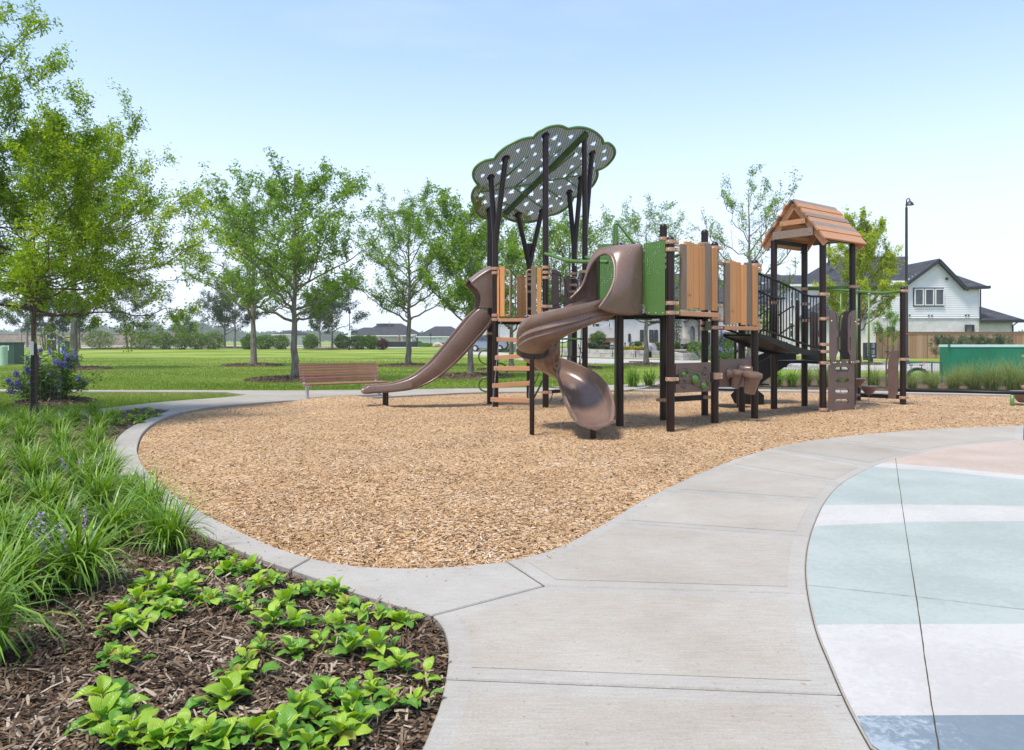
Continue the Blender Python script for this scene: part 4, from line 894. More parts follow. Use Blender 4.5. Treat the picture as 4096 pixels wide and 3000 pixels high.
bank = [0, 4, 10, 15, 16, 14, 11, 9, 8, 5, 2, 0, 0]; wl = [.33, .34, .37, .40, .40, .34, .28, .27, .28, .28, .24, .16, .09]; wr = [.33, .33, .31, .30, .29, .29, .28, .27, .28, .28, .24, .16, .09]; hw = [.30, .28, .27, .27, .27, .27, .27, .275, .28, .28, .26, .215, .18]
Pp = catmull([Vector(p) for p in path], 6); Sv = catmull([Vector((bank[i], wl[i], wr[i])) for i in range(len(path))], 6); Hw = catmull([Vector((h, 0, 0)) for h in hw], 6)
rows = []
for i, p in enumerate(Pp):
    t = (Pp[min(i + 1, len(Pp) - 1)] - Pp[max(i - 1, 0)]); t.z *= .0; t.normalize(); lf = Vector((-t.y, t.x, 0)); b = R(Sv[i].x)
    side = -lf * math.cos(b) - UP * math.sin(b); u2 = UP * math.cos(b) - lf * math.sin(b)
    side = lf * -math.cos(b) - UP * math.sin(b)
    rows.append([p + side * s + u2 * h for s, h in sect(Sv[i].y, Sv[i].z, Hw[i].x)])
m = MB().grid(rows, closed_u=True); ns = len(rows[0]); m.f.append(tuple(range(ns))); m.f.append(tuple(reversed([len(m.v) - ns + k for k in range(ns)])))
spiral = m.build('spiral_slide', MT['slide'], PS, auto=60); spiral['label'] = 'brown spiral slide turning down to the chips'
# hood loft: flange in the wall plane to the open rim
PAh = vplane(P6, A, .10)
fl = [(628, 965), (634, 800), (636, 640), (636, 480), (634, 340), (620, 302), (520, 312), (420, 322), (320, 333), (225, 345), (212, 400), (212, 520), (212, 640), (212, 760), (212, 880)]
rm = [((222, 905), 10.98), ((290, 815), 11.02), ((345, 715), 11.08), ((374, 610), 11.16), ((372, 500), 11.26), ((345, 420), 11.36), ((300, 388), 11.46), ((255, 396), 11.55), ((212, 425), 11.62), ((165, 480), 11.7), ((125, 555), 11.74), ((95, 630), 11.76), ((60, 705), 11.74), ((10, 762), 11.70), ((-45, 815), 11.64)]
fl3 = [PAh.px('R3', *p) for p in fl]; rm3 = [AT(*S('R3', *p), d) for p, d in rm]
fl3 = catmull(fl3, 3); rm3 = catmull(rm3, 3); rows = []
cen = (sum((p for p in fl3), Vector()) / len(fl3) + sum((p for p in rm3), Vector()) / len(rm3)) / 2
for s in np.linspace(0, 1, 12):
    bl = 4 * s * (1 - s) * .06; r_ = []
    for a, b in zip(fl3, rm3):
        q = a.lerp(b, s ** .85); r_.append(q + (q - cen).normalized() * bl)
    rows.append(r_)
hood = MB().grid(rows).build('slide_hood', MT['slide'], spiral, smooth=True, solid=.03)
MB().tube(rm3, .022, 8).build('hood_lip', MT['slide'], spiral, smooth=True)
MB().slab([(p.x, p.y) for p in (fl3[0], fl3[0].lerp(rm3[0], .5), fl3[-1].lerp(rm3[-1], .5), fl3[-1])], 1.80, 1.77, .005).build('hood_floor', MT['slide'], spiral)
sp = G(*S('R2', 677, 1530)); MB().tube([sp + UP * -.15, sp + UP * 1.17], .036, 14).build('slide_foot', MT['post'], spiral, auto=40)
arc = catmull([AT(*S('R2', x, y), d) for x, y, d in ((552, 842, 11.0), (600, 872, 10.82), (677, 885, 10.73), (760, 880, 10.78), (812, 845, 10.95))], 5)
m = MB(); m.grid([[p + UP * .05 for p in arc], [p + UP * .02 for p in arc], [p - UP * .03 for p in arc]]); m.build('slide_bracket', MT['post'], spiral, solid=.012)
MB().tube([Vector((1.15, 10.5, -.1)), Vector((1.15, 10.5, .15))], .045, 12).build('slide_foot', MT['post'], spiral, auto=40)

# music panel
mp_ = vplane(A, B, .03); mu = sheet2d('music_panel', rnd(pxs(mp_, 'R4', [(566, 573), (962, 560), (965, 886), (564, 908)]), .03), [], mp_, .022, 'panel', PS)
for x, y in ((585, 752), (970, 730)): board(mp_, 'R4', x - 14, x + 14, y - 52, y + 52, 'black', mu, th=.012, off=.018, name='hinge_plate', bev=0)
def ribbon(pl, r, P, w, off, mat, parent, name, n=5):
    Q = catmull([Vector((*p, 0)) for p in P], n); rows = []
    for i, p in enumerate(Q):
        t = (Q[min(i + 1, len(Q) - 1)] - Q[max(i - 1, 0)]).normalized(); s = Vector((-t.y, t.x, 0)) * w / 2
        rows.append([pl.px(r, (p - s).x, (p - s).y, off), pl.px(r, (p + s).x, (p + s).y, off)])
    return MB().grid(rows).build(name, MT[mat], parent)
for P in ([(590, 662), (640, 635), (690, 632), (760, 652), (830, 668), (900, 660), (945, 662)], [(596, 695), (640, 672), (700, 668), (770, 690), (840, 712), (938, 700)], [(602, 735), (660, 712), (740, 720), (820, 745), (930, 735)], [(608, 775), (660, 762), (720, 790), (800, 838), (860, 850), (920, 820)], [(612, 812), (650, 798), (700, 800), (760, 815)], [(586, 645), (600, 720), (618, 820)], [(944, 655), (934, 720), (925, 780)]):
    ribbon(mp_, 'R4', P, 4.2, .0125, 'ink', mu, 'staff_line')
def ellipse_px(pl, r, cx, cy, rx, ry, off, mat, parent, name, rot=0, th=.003):
    P = [(cx + rx * math.cos(a) * math.cos(rot) - ry * math.sin(a) * math.sin(rot), cy + rx * math.cos(a) * math.sin(rot) + ry * math.sin(a) * math.cos(rot)) for a in np.linspace(0, 2 * math.pi, 15)[:-1]]
    return sheet2d(name, pxs(pl, r, P), [], pl, th, mat, parent, off)
for (x, y, s, c) in ((865, 688, 1, 'ink'), (632, 838, 1, 'ink')):
    n1 = ellipse_px(mp_, 'R4', x, y, 13 * s, 10 * s, .0135, c, mu, 'music_note', -.5); ellipse_px(mp_, 'R4', x + 28, y + 14, 13 * s, 10 * s, .0135, c, n1, 'note_head', -.5)
    for P in ([(x + 11, y - 4), (x + 20, y - 85)], [(x + 39, y + 10), (x + 48, y - 62)]): ribbon(mp_, 'R4', P, 6, .0135, c, n1, 'note_stem', 1)
    ribbon(mp_, 'R4', [(x + 18, y - 76), (x + 48, y - 54)], 16, .0135, c, n1, 'note_beam', 1)
for (x, y) in ((688, 708), (812, 765), (912, 838)):
    n1 = ellipse_px(mp_, 'R4', x + 18, y - 34, 16, 36, .0135, 'ink', mu, 'note_slot', .12); ellipse_px(mp_, 'R4', x, y, 15, 14, .022, 'green', n1, 'note_head', 0, .012); ribbon(mp_, 'R4', [(x + 10, y - 4), (x + 2, y - 78)], 8, .028, 'green', n1, 'note_stem', 1); ribbon(mp_, 'R4', [(x + 2, y - 78), (x + 22, y - 52), (x + 26, y - 20)], 8, .028, 'green', n1, 'note_flag', 3)
for x, y, r_ in ((642, 698, .037), (765, 755, .076), (865, 828, .062)):
    MB().lathe([(r_, 0), (r_ * 1.0, .02)] + [(r_ * math.cos(a), .02 + r_ * .75 * math.sin(a)) for a in np.linspace(.15, 1.5, 7)], mp_.px('R4', x, y, .011), 20, mp_.n).build('bell_knob', MT['green'], mu, auto=60)
# rail at the back of the music bay
MB().beam(Vector((A2.x, A2.y, zat(A2, 'R4', 985))), Vector((B2.x, B2.y, zat(B2, 'R4', 955))), .05, .095).build('cross_beam', MT['black'], PS)
MB().beam(B2 + UP * zat(B2, 'R4', 150), B + UP * zat(B, 'R4', 150), .012, .16).build('deck_riser', MT['dkgreen'], PS)
# drums
dp = vplane(B, C, -.01); drp = sheet2d('drum_panel', rnd(pxs(dp, 'R4', [(1058, 528), (1420, 518), (1420, 840), (1058, 842)]), .03), [], dp, .022, 'panel', PS)
def drum(top, rtop, bottom, rbot, dd):
    a = AT(*S('R4', *top), dd); ax = Vector((.45, -.42, .80)).normalized(); bt = AT(*S('R4', *bottom), dd + .05); L = (a - bt).length; ax = (a - bt).normalized()
    o = MB().lathe([(rbot * .55, .0), (rbot, 0), (rbot * 1.02, .02), (rtop * .86, L * .70), (rtop * .88, L * .74), (rtop, L * .76), (rtop * 1.02, L * .8), (rtop, L * .93), (rtop * .95, L * .97), (rtop * .6, L * 1.0), (.001, L * 1.005)], bt, 26, ax).build('drum', MT['slide'], PS, auto=50)
    MB().lathe([(rbot * .56, -.002), (.001, -.0015)], bt, 16, ax).build('drum_hole', MT['ink'], o)
    return o
d1 = drum((1274, 648), .122, (1240, 845), .075, 12.55); d2 = drum((1446, 668), .160, (1405, 915), .086, 12.45)
for (x, y), dr, dd in (((1165, 690), d1, 12.7), ((1300, 640), d2, 12.8)):
    w0 = dp.px('R4', x, y); MB().lathe([(.10, 0), (.10, .02), (.07, .06), (.06, .2)], w0, 18, (dp.n + Vector((.35, 0, 0))).normalized()).build('drum_mount', MT['slide'], dr, auto=50)

# roofed tower
Dp = gs('R6', 288, 1460); Ep = gs('R6', 655, 1425); Fp = gs('R6', 875, 1495); Gp = gs('R6', 1232, 1455); Hp = gs('R6', 1297, 1360); Ip = gs('R6', 1838, 1395)
EV = zat(Fp, 'R5', 540)
post('D', Dp, EV, False, cl(Dp, 'R6', [185, 763], LT))
post('E', Ep, EV, False, cl(Ep, 'R6', [18, 200, 398, 880], RT))
post('F', Fp, EV, False, cl(Fp, 'R6', [82, 377, 685, 770, 905, 1465], RT))
post('Gr', Gp, EV, False, cl(Gp, 'R6', [388, 436, 890, 1425], RT) + [(zat(Gp, 'R5', 1093), RT)])
post('H', Hp, zat(Hp, 'R5', 1110), True, [(zat(Hp, 'R6', 1290), LT)])
post('I', Ip, zat(Ip, 'R5', 1085), True, [(zat(Ip, 'R5', 1140), RT)] + cl(Ip, 'R6', [863, 1322], RT))
ru = ((Gp - Fp) + (Ep - Dp)) / 2; rv = ((Fp - Dp) + (Gp - Ep)) / 2; rc = (Dp + Ep + Fp + Gp) / 4
un = ru.normalized(); vn = (rv - un * rv.dot(un)).normalized(); LU = ru.length / 2 + .22; RV = rv.length / 2 + .19; ZR, ZE = 4.10, 3.28
roof = None
for sgn in (1, -1):
    eave = rc + vn * RV * sgn + UP * ZE; ridge = rc + UP * ZR; sv = (eave - ridge); slope = sv.normalized(); nrm = un.cross(slope).normalized(); nrm = nrm if nrm.z > 0 else -nrm
    bars = [('brown_x', .115, .0), ('orange_x', .10, .035), ('orange_x', .135, .0), ('brown_x', .10, .02), ('orange_x', .135, .0), ('brown_x', .125, .015), ('orange_x', .10, .035), ('orange_x', .19, .0)]
    tot = sum(b[1] for b in bars); k = sv.length / tot; s = 0
    for mt, w_, ext in bars:
        c = ridge + slope * (s + w_ * k / 2) + nrm * (.03 + (.012 if ext else 0)); s += w_ * k
        o = MB().box(c, un * (LU + ext), slope * (w_ * k / 2 + .004), nrm * .019)
        # own frame so that the grain follows the plank
        Mx = Matrix((un, slope, nrm)).transposed().to_4x4(); Mx.translation = c
        o.v = [Mx.inverted() @ v for v in o.v]
        o = o.build('roof_plank' if roof else 'roof', MT[mt], roof or PS, org=(0, 0, 0), bevel=.003)
        loc = c - Vector(PS['org']); Mw = Mx.copy(); Mw.translation = loc
        if roof is None: roof = o; RM = Mw; o.matrix_local = Mw
        else: o.matrix_local = RM.inverted() @ Mw
roof['org'] = PS['org']; roof['label'] = 'pitched roof of orange and brown planks'
def rchild(m, name, mat, **kw):
    o = m.build(name, MT[mat], roof, **kw); o.matrix_local = RM.inverted(); return o
for sgn in (1, -1):
    eave = rc + vn * (RV - .02) * sgn + UP * (ZE - .07); ridge = rc + UP * (ZR - .07)
    for e in (-1, 1):
        for ins, w_ in ((.10, .06), (.02, .0)):
            if w_ == 0 and True: continue
            rchild(MB().beam(ridge + un * e * (LU - ins), eave + un * e * (LU - ins), .045, .11, un.cross(eave - ridge)), 'rafter', 'orange_x')
tb = rc - un * (LU - .04)
for z, hw_, hh, mt in ((ZR - .42, .27, .048, 'orange_x'), (ZR - .64, .43, .075, 'brown_x')):
    rchild(MB().box(tb + UP * z, vn * hw_, un * .02, UP * hh), 'tie_board', mt)
    rchild(MB().box(rc + un * (LU - .04) + UP * z, vn * hw_, un * .02, UP * hh), 'tie_board', mt)
bl = MB()
for z, hw_ in ((ZR - .42, .22), (ZR - .64, .38)):
    for s_ in (-1, 1): bl.lathe([(.013, 0), (.009, .01)], tb + UP * z + vn * s_ * hw_ - un * .021, 8, -un)
rchild(bl, 'bolts', 'bolt')
for s_ in (1, -1): rchild(MB().beam(rc + vn * s_ * rv.length / 2 - un * ru.length / 2 + UP * (EV - .02), rc + vn * s_ * rv.length / 2 + un * ru.length / 2 + UP * (EV - .02), .05, .09), 'roof_beam', 'post')
RD = zat(Fp, 'R6', 885); deck([Dp, Fp, Gp, Ep], RD, th=.05)
FE = vplane(Ep, Fp); MB().beam(Ep + UP * (RD + .02), Fp + UP * (RD + .04), .012, .2).build('deck_riser', MT['black'], PS)
# climbing wall with slots and side wings
FG = vplane(Fp, Gp, .10)
cw = sheet2d('climbing_wall', rnd(pxs(FG, 'R6', [(946, 930), (1014, 922), (1018, 885), (1183, 878), (1190, 912), (1250, 905), (1250, 1452), (944, 1502)]), .012), [pxs(FG, 'R6', slot(*h)) for h in ((1022, 956, 1181, 1010), (1022, 1085, 1181, 1142), (1020, 1212, 1181, 1272), (1018, 1340, 1181, 1402))], FG, .022, 'panel', PS)
bl = MB()
for x, y in ((985, 905), (1008, 903), (1066, 902), (1145, 898), (1198, 896), (1222, 896), (953, 1485), (1243, 1450), (960, 400), (1246, 410)): bl.lathe([(.013, 0), (.009, .01)], FG.px('R6', x, y, .034), 8, FG.n)
bl.build('bolts', MT['bolt'], cw)
wing('wing_panel', 'R6', [(944, 268), (962, 260), (988, 264), (1012, 284), (1030, 312), (1039, 350), (1043, 400), (1043, 768), (1030, 798), (1018, 830), (1018, 905), (1012, 922), (958, 926), (952, 862), (944, 850)], [[(1008, 312), (1020, 330), (1030, 380), (1034, 470), (1034, 520), (1028, 528), (1024, 500), (1022, 400), (1014, 340), (1005, 318)], slot(1024, 592, 1036, 752)], FG, off=.022)
wing('wing_panel', 'R6', [(1255, 279), (1236, 273), (1212, 282), (1190, 302), (1176, 332), (1168, 380), (1164, 430), (1164, 770), (1176, 800), (1187, 825), (1188, 900), (1196, 920), (1243, 920), (1247, 862), (1254, 850)], [[(1200, 318), (1188, 350), (1182, 420), (1180, 500), (1184, 526), (1190, 500), (1192, 400), (1198, 345)], slot(1180, 592, 1192, 752)], FG, off=.022)
GE = vplane(Ep, Gp, -.05)
wing('wing_panel', 'R6', [(1192, 282), (1150, 287), (1110, 302), (1084, 338), (1067, 385), (1063, 440), (1063, 760), (1085, 792), (1100, 830), (1105, 868), (1192, 868)], [[(1108, 322), (1092, 350), (1082, 400), (1078, 520), (1086, 530), (1096, 510), (1100, 400), (1122, 338), (1118, 322)], slot(1076, 590, 1096, 752)], GE)
DE = vplane(Dp, Ep, -.03)
wing('wing_panel', 'R6', [(722, 298), (770, 294), (800, 305), (822, 330), (834, 365), (836, 420), (836, 770), (820, 800), (722, 800)], [[(806, 318), (820, 345), (828, 400), (828, 520), (822, 528), (818, 400), (812, 345)], slot(822, 592, 831, 720)], vplane(Ep, Ep + Vector((1, -.05, 0))))
# overhead ring with hanging pods
oe = Vector((Ep.x, Ep.y, zat(Ep, 'R5', 1115))); og = Vector((Gp.x, Gp.y, zat(Gp, 'R5', 1095))); oi_ = Vector((Ip.x, Ip.y, zat(Ip, 'R5', 1143))); oh = Vector((Hp.x, Hp.y, zat(Hp, 'R5', 1165)))
om = AT(*S('R5', 1250, 1130), 16.2); on_ = AT(*S('R5', 1705, 1163), 16.0)
ring = MB().tube([oe, og], .03, 10).build('overhead_ring', MT['green'], PS, smooth=True)
for P in ([oe, om, on_, oi_], [oh, AT(*S('R5', 1600, 1165), 16.9), on_]): MB().tube(P, .03, 10).build('ring_tube', MT['green'], ring, smooth=True)
for (rx_, y0, pt_, dd) in ((1090, 45, 985, 16.2), (1428, 72, 1180, 16.05), (1285, 60, 1090, 16.6)):
    a = AT(*S('R6', rx_, y0), dd); b = AT(*S('R6', rx_, pt_), dd)
    o = MB().tube([a, b + UP * .01], .02, 8).build('pod_hanger', MT['green'], PS, smooth=True)
    MB().lathe([(.002, -.20), (.06, -.19), (.165, -.06), (.188, -.035), (.19, -.01), (.18, 0), (.002, .012)], b, 22).build('pod_step', MT['slide'], o, auto=40)
    MB().lathe([(.012, -.02), (.03, -.015), (.03, .015), (.012, .02)], a + UP * .0, 8).build('swivel', MT['bolt'], o)
    chain(b - UP * .19, Vector((b.x, b.y, -.05)), 8, o)
# low beam and leaf panel at the far right post
beam = MB().beam(Hp + UP * zat(Hp, 'R6', 1292), Ip + UP * zat(Ip, 'R6', 1316), .06, .09).build('step_beam', MT['black'], PS)
HI = vplane(Hp, Ip, .05)
wing('wing_panel', 'R6', [(1783, 760), (1752, 756), (1712, 762), (1678, 782), (1652, 815), (1636, 860), (1630, 920), (1628, 1185), (1645, 1215), (1662, 1245), (1664, 1332), (1755, 1338), (1762, 1280), (1776, 1262)], [[(1690, 795), (1664, 825), (1648, 880), (1644, 970), (1652, 990), (1660, 970), (1662, 900), (1672, 850), (1692, 815)], slot(1638, 1042, 1660, 1192)], HI)
MB().tube([HI.px('R7', 566, 1446, -.25), HI.px('R7', 690, 1448, -.25), HI.px('R7', 1200, 1458, -.25), HI.px('R7', 1879, 1474, -.25), Vector((14.8, 16.3, .17))], .035, 10).build('balance_pipe', MT['black'], PS, smooth=True)
Jp = G(4112, 1611); post('J', Jp, 1.27, True, cl(Jp, 'R7', [1120, 1408], LT))
gp0 = G(*S('R7', 1768, 1585)); o = MB().tube([gp0 + UP * -.15, gp0 + UP * zat(gp0, 'R7', 1488)], .04, 10).build('pod_stem', MT['green'], PS, smooth=True)
pz = AT(*S('R7', 1868, 1450), 15.9); MB().lathe([(.002, -.25), (.08, -.24), (.22, -.08), (.25, -.045), (.253, -.01), (.24, 0), (.002, .012)], pz, 24).build('pod_step', MT['slide'], o, auto=40)
# sloping bridge to the roofed tower
CF_ = vplane(C, Fp, .0); top = [(375, 950), (600, 1040), (850, 1160), (920, 1192), (980, 1200), (1040, 1199)]; btm = [(110, 487), (400, 592), (620, 668), (720, 703), (790, 709), (835, 708)]
srf = [(105, 560), (300, 625), (500, 700), (640, 748), (740, 770), (835, 772)]
T2 = [CF_.uv('R5', *p) for p in top]; B2_ = [CF_.uv('R6', *p) for p in btm]; S2 = [CF_.uv('R6', *p) for p in srf]
WB = .78
def itp(L, u): return float(np.interp(u, [p[0] for p in L], [p[1] for p in L]))
u0, u1 = B2_[0][0], B2_[-1][0]
sm = MB(); N_ = 56
for k in range(N_):
    u = u0 + (u1 - u0) * (k + .5) / N_; z = itp(S2, u); c0 = CF_.pt((u, z), 0); c1 = CF_.pt((u, z), -WB); sm.beam(c0, c1, .020, .016)
bridge = sm.build('bridge_tread', MT['black'], PS)
for off in (0, -WB):
    us = np.linspace(u0 - .02, u1, 14); m = MB(); rows = [[CF_.pt((u, itp(S2, u) + .02), off) for u in us], [CF_.pt((u, itp(S2, u) - .05 - .05 * math.sin((u - u0) / (u1 - u0) * 3.14)), off) for u in us]]
    m.grid(rows).build('bridge_stringer', MT['black'], bridge, solid=.02)
    tr = catmull([CF_.pt(p, off) for p in T2], 4); rl = MB().tube(tr, .022, 8).build('bridge_rail', MT['black'], PS, smooth=True)
    MB().tube(catmull([CF_.pt(p, off) for p in B2_], 4), .022, 8).build('bottom_rail', MT['black'], rl, smooth=True)
    for u in np.linspace(u0 + .05, u1 - .1, 19): MB().tube([CF_.pt((u, itp(B2_, u)), off), CF_.pt((u, itp(T2, u)), off)], .0095, 6).build('baluster', MT['black'], rl, smooth=True)
us = np.linspace(u0, u1, 10); m = MB(); m.grid([[CF_.pt((u, itp(S2, u) - .03), 0) for u in us], [CF_.pt((u, itp(S2, u) - .03), -WB) for u in us]]); m.build('bridge_pan', MT['black'], bridge)
# transfer stairs behind
y_s = 16.15
def ys(P, d=y_s): return [AT(*S('R4', *p), d) for p in P]
SPl = PLN((0, y_s, 0), (1, 0, 0), UP)
st_out = [(1190, 935), (1240, 885), (1510, 690), (1510, 560), (1640, 490), (1720, 458), (1925, 458), (1932, 528), (1720, 668), (1505, 815), (1565, 930), (1565, 1032), (1240, 1032)]
stair = sheet2d('stair_stringer', pxs(SPl, 'R4', [(1500, 570), (1640, 490), (1720, 458), (1925, 458), (1932, 528), (1720, 668), (1560, 778), (1480, 860), (1568, 935), (1566, 1045), (1300, 1045), (1240, 1030), (1190, 930), (1240, 880), (1420, 760)]), [], SPl, .02, 'black', PS)
sheet2d('stair_stringer', pxs(SPl, 'R4', [(1500, 570), (1640, 490), (1720, 458), (1925, 458), (1932, 528), (1720, 668), (1500, 820)]), [], SPl, .02, 'black', stair, -.8)
for k in range(5):
    x = SPl.uv('R4', 1440 + k * 100, 0)[0]; z = .22 + k * .195
    MB().box((x, y_s + .4, z), (.17, 0, 0), (0, .4, 0), (0, 0, .015)).build('stair_tread', MT['black'], stair)
tp = AT(*S('R4', 1165, 848), 15.6); MB().lathe([(.40, -.045), (.42, -.04), (.42, -.005), (.40, 0), (.001, .001)], tp, 28).build('transfer_platform', MT['black'], PS, auto=40)
MT['greytop'] = M_flat('grey grip sheet', (.22, .23, .24), rough=.6); MB().lathe([(.39, 0), (.39, .004), (.001, .005)], tp + UP * .002, 28).build('grip_top', MT['greytop'], PS, auto=40)
MB().tube([Vector((tp.x + .25, tp.y, -.1)), Vector((tp.x + .25, tp.y, tp.z - .04))], .07, 12).build('platform_leg', MT['post'], PS, auto=40)
for P, dd in (([(340, 335), (470, 250), (500, 233), (530, 230)], 16.2), ([(360, 562), (470, 480), (500, 463), (530, 460)], 16.2), ([(100, 345), (240, 245)], 16.9), ([(100, 560), (245, 400)], 16.9), ([(60, 780), (240, 640)], 16.9), ([(105, 130), (240, 50)], 16.9)):
    MB().tube(catmull([AT(*S('R6', *p), dd) for p in P], 3), .018, 8).build('stair_handrail', MT['black'], PS, smooth=True)
SB = PLN((0, 16.25, 0), (1, 0, 0), UP); board(SB, 'R6', 548, 594, 155, 800, 'post', PS, th=.03, name='stair_post')
for x, y0, y1, x2, y2 in ((1245, 280, 520, 1400, 345),):
    MB().tube([AT(*S('R4', x, y0), 15.2), AT(*S('R4', x, y1 + 330), 15.2)], .025, 8).build('brace', MT['black'], PS); MB().tube([AT(*S('R4', x + 5, 448), 15.2), AT(*S('R4', x2, y2), 14.6)], .025, 8).build('brace', MT['black'], PS)
# ------------------------------------------------------------ foliage helpers
def unit(a): return a / np.maximum(np.linalg.norm(a, axis=1, keepdims=True), 1e-9)
def leaf_cloud(P, rs, length, width, droop=.3, out=None, tint0=None, fold=.25):
    """one pointed leaf of two folded faces at each point; returns V, F, tint"""
    n = len(P); d = rs.normal(0, 1, (n, 3))
    if out is not None: d = d + out * 1.2
    d[:, 2] = d[:, 2] * .7 - droop; d = unit(d); s = unit(np.cross(d, rs.normal(0, 1, (n, 3)) + np.array([0, 0, 1.5]))); nn = np.cross(s, d)
    L = (length * rs.uniform(.65, 1.25, n))[:, None]; W = (width * rs.uniform(.7, 1.2, n))[:, None] * .5
    m = P + d * L * .45 - nn * W * fold; t = P + d * L
    V = np.stack([P, m + s * W + nn * W * fold * 2, t, m - s * W + nn * W * fold * 2, m], 1).reshape(-1, 3)
    b = np.arange(n)[:, None] * 5; F = np.concatenate([b + [0, 4, 2, 1], b + [0, 3, 2, 4]], 0); ti = np.clip(rs.normal(.5, .22, n) if tint0 is None else tint0 + rs.normal(0, .16, n), 0, 1)
    return V, F, np.concatenate([ti, ti])
def tubes_np(segs, sides=5):
    """segs: list of (points (k,3), radii (k,)); returns V, F"""
    Vs = []; Fs = []; b = 0
    for P, r in segs:
        P = np.asarray(P); k = len(P); t = np.gradient(P, axis=0); t = unit(t); ref = np.array([.3, .9, .2]); x = unit(np.cross(t, ref)); y = np.cross(t, x)
        a = np.arange(sides) * 2 * np.pi / sides; ring = P[:, None] + (x[:, None] * np.cos(a)[None, :, None] + y[:, None] * np.sin(a)[None, :, None]) * np.asarray(r)[:, None, None]
        Vs.append(ring.reshape(-1, 3)); i = np.arange(k - 1)[:, None] * sides; j = np.arange(sides)[None]; j2 = (j + 1) % sides
        Fs.append(np.stack([i + j, i + j2, i + sides + j2, i + sides + j], -1).reshape(-1, 4) + b); b += k * sides
    return np.concatenate(Vs), np.concatenate(Fs)
def bez(a, c, b, n):
    t = np.linspace(0, 1, n)[:, None]; return a * (1 - t) ** 2 + c * 2 * t * (1 - t) + b * t * t
def make_tree(name, seed, H_, th, rad, rx, ry, zc, rz, limbs, subs, twigs, nleaf, lsize, lw, leafmat, barkmat, up=.5, tuft=.16, elev=(-.25, 1.0), lean=0, sprays=1.0, multi=1, droop=.3):
    """trunk with limbs reaching to a crown ellipsoid, branchlets, twigs and tufts of leaves at the twigs"""
    rs = np.random.RandomState(seed); segs = []; tips = []; C = np.array([lean * .5, 0, zc])
    stems = []
    for k in range(multi):
        a = 2 * np.pi * k / multi + rs.uniform(0, 1); o = np.array([np.cos(a), np.sin(a), 0]) * (0 if multi == 1 else rad * 1.5); top = np.array([lean, 0, zc + rz * .75]) + o * (0 if multi == 1 else 5)
        mid = np.array([rs.normal(0, .08) + lean * .2, rs.normal(0, .08), th * 1.1]) + o * (1 if multi == 1 else 2); st = bez(o * 1.0, mid, top, 14); st[1:-1] += rs.normal(0, .012 * H_ / 6, (12, 3)) * [1, 1, 0]
        rr = (rad if multi == 1 else rad * .6) * (1 - np.linspace(0, 1, 14) ** .9 * .93); rr[0] *= 1.35; segs.append((st, rr)); stems.append((st, rr))
    for i in range(limbs):
        st, rr = stems[i % len(stems)]; f = (i + rs.uniform(0, 1)) / limbs; z0 = th + (zc + rz * .45 - th) * f ** 1.15
        k = np.searchsorted(st[:, 2], z0); k = min(max(k, 1), 13); w = (z0 - st[k - 1, 2]) / max(st[k, 2] - st[k - 1, 2], 1e-6); p = st[k - 1] * (1 - w) + st[k] * w; r0 = (rr[k - 1] * (1 - w) + rr[k] * w)
        az = i * 2.4 + rs.normal(0, .35); el = elev[0] + (elev[1] - elev[0]) * f + rs.normal(0, .12); ce = np.cos(el)
        tgt = C + np.array([np.cos(az) * ce * rx, np.sin(az) * ce * ry, np.sin(el) * rz]) * rs.uniform(.82, 1.06)
        mid = p + (tgt - p) * .45 + np.array([np.cos(az), np.sin(az), 0]) * rs.uniform(-.05, .18) * rx; mid[2] += (up * .12 - .1) * rz + rs.normal(0, .05) * rz
        lb = bez(p, mid, tgt, 10); lb[1:] += rs.normal(0, .018 * rx, (9, 3)); ln = np.linalg.norm(tgt - p); lr = min(r0 * .62, .012 + ln * .016); segs.append((lb, lr * (1 - np.linspace(0, 1, 10) * .85)))
        for j in range(subs):
            t = rs.uniform(.25, 1.0) if j else 1.0; q = lb[min(int(t * 9), 9)]; dl = unit((lb[min(int(t * 9) + 1, 9)] - lb[max(int(t * 9) - 1, 0)])[None])[0]
            dd = dl * .8 + rs.normal(0, .55, 3) + np.array([0, 0, up]); dd /= np.linalg.norm(dd); L2 = ln * rs.uniform(.22, .42) * (1.15 - .5 * t); e = q + dd * L2
            sb = bez(q, q + dd * L2 * .5 + rs.normal(0, .06, 3) * L2, e, 6); segs.append((sb, max(.004, lr * .34) * (1 - np.linspace(0, 1, 6) * .75)))
            for m in range(twigs):
                t2 = rs.uniform(.2, 1.0) if m else 1.0; q2 = sb[min(int(t2 * 5), 5)]; d2 = dd * .7 + rs.normal(0, .6, 3) + np.array([0, 0, up * .6]); d2 /= np.linalg.norm(d2); L3 = L2 * rs.uniform(.22, .45); e2 = q2 + d2 * L3
                segs.append((np.stack([q2, (q2 + e2) / 2 + rs.normal(0, .03, 3) * L3, e2]), np.array([.004, .003, .0015]) * (H_ / 7))); tips.append((q2, e2))
    for p_, r_ in segs: p_[:, 2] = np.maximum(p_[:, 2], 0)
    V, F = tubes_np(segs[:multi], 12); V2, F2 = tubes_np(segs[multi:], 5); V = np.concatenate([V, V2]); F = np.concatenate([F, F2 + (len(V) - len(V2))])
    tips = np.array(tips); n = len(tips); k = max(1, int(nleaf / n)); f = rs.beta(1.4, .9, (n, k)); keep = rs.uniform(0, 1, n) < sprays
    P = tips[:, 0][:, None] * (1 - f[..., None]) + tips[:, 1][:, None] * f[..., None] + rs.normal(0, tuft * .45, (n, k, 3)); P = P[keep].reshape(-1, 3)
    tc = np.repeat(rs.normal(.5, .14, keep.sum()), k)
    Vl, Fl, tl = leaf_cloud(P, rs, lsize, lw, droop=droop, tint0=tc)
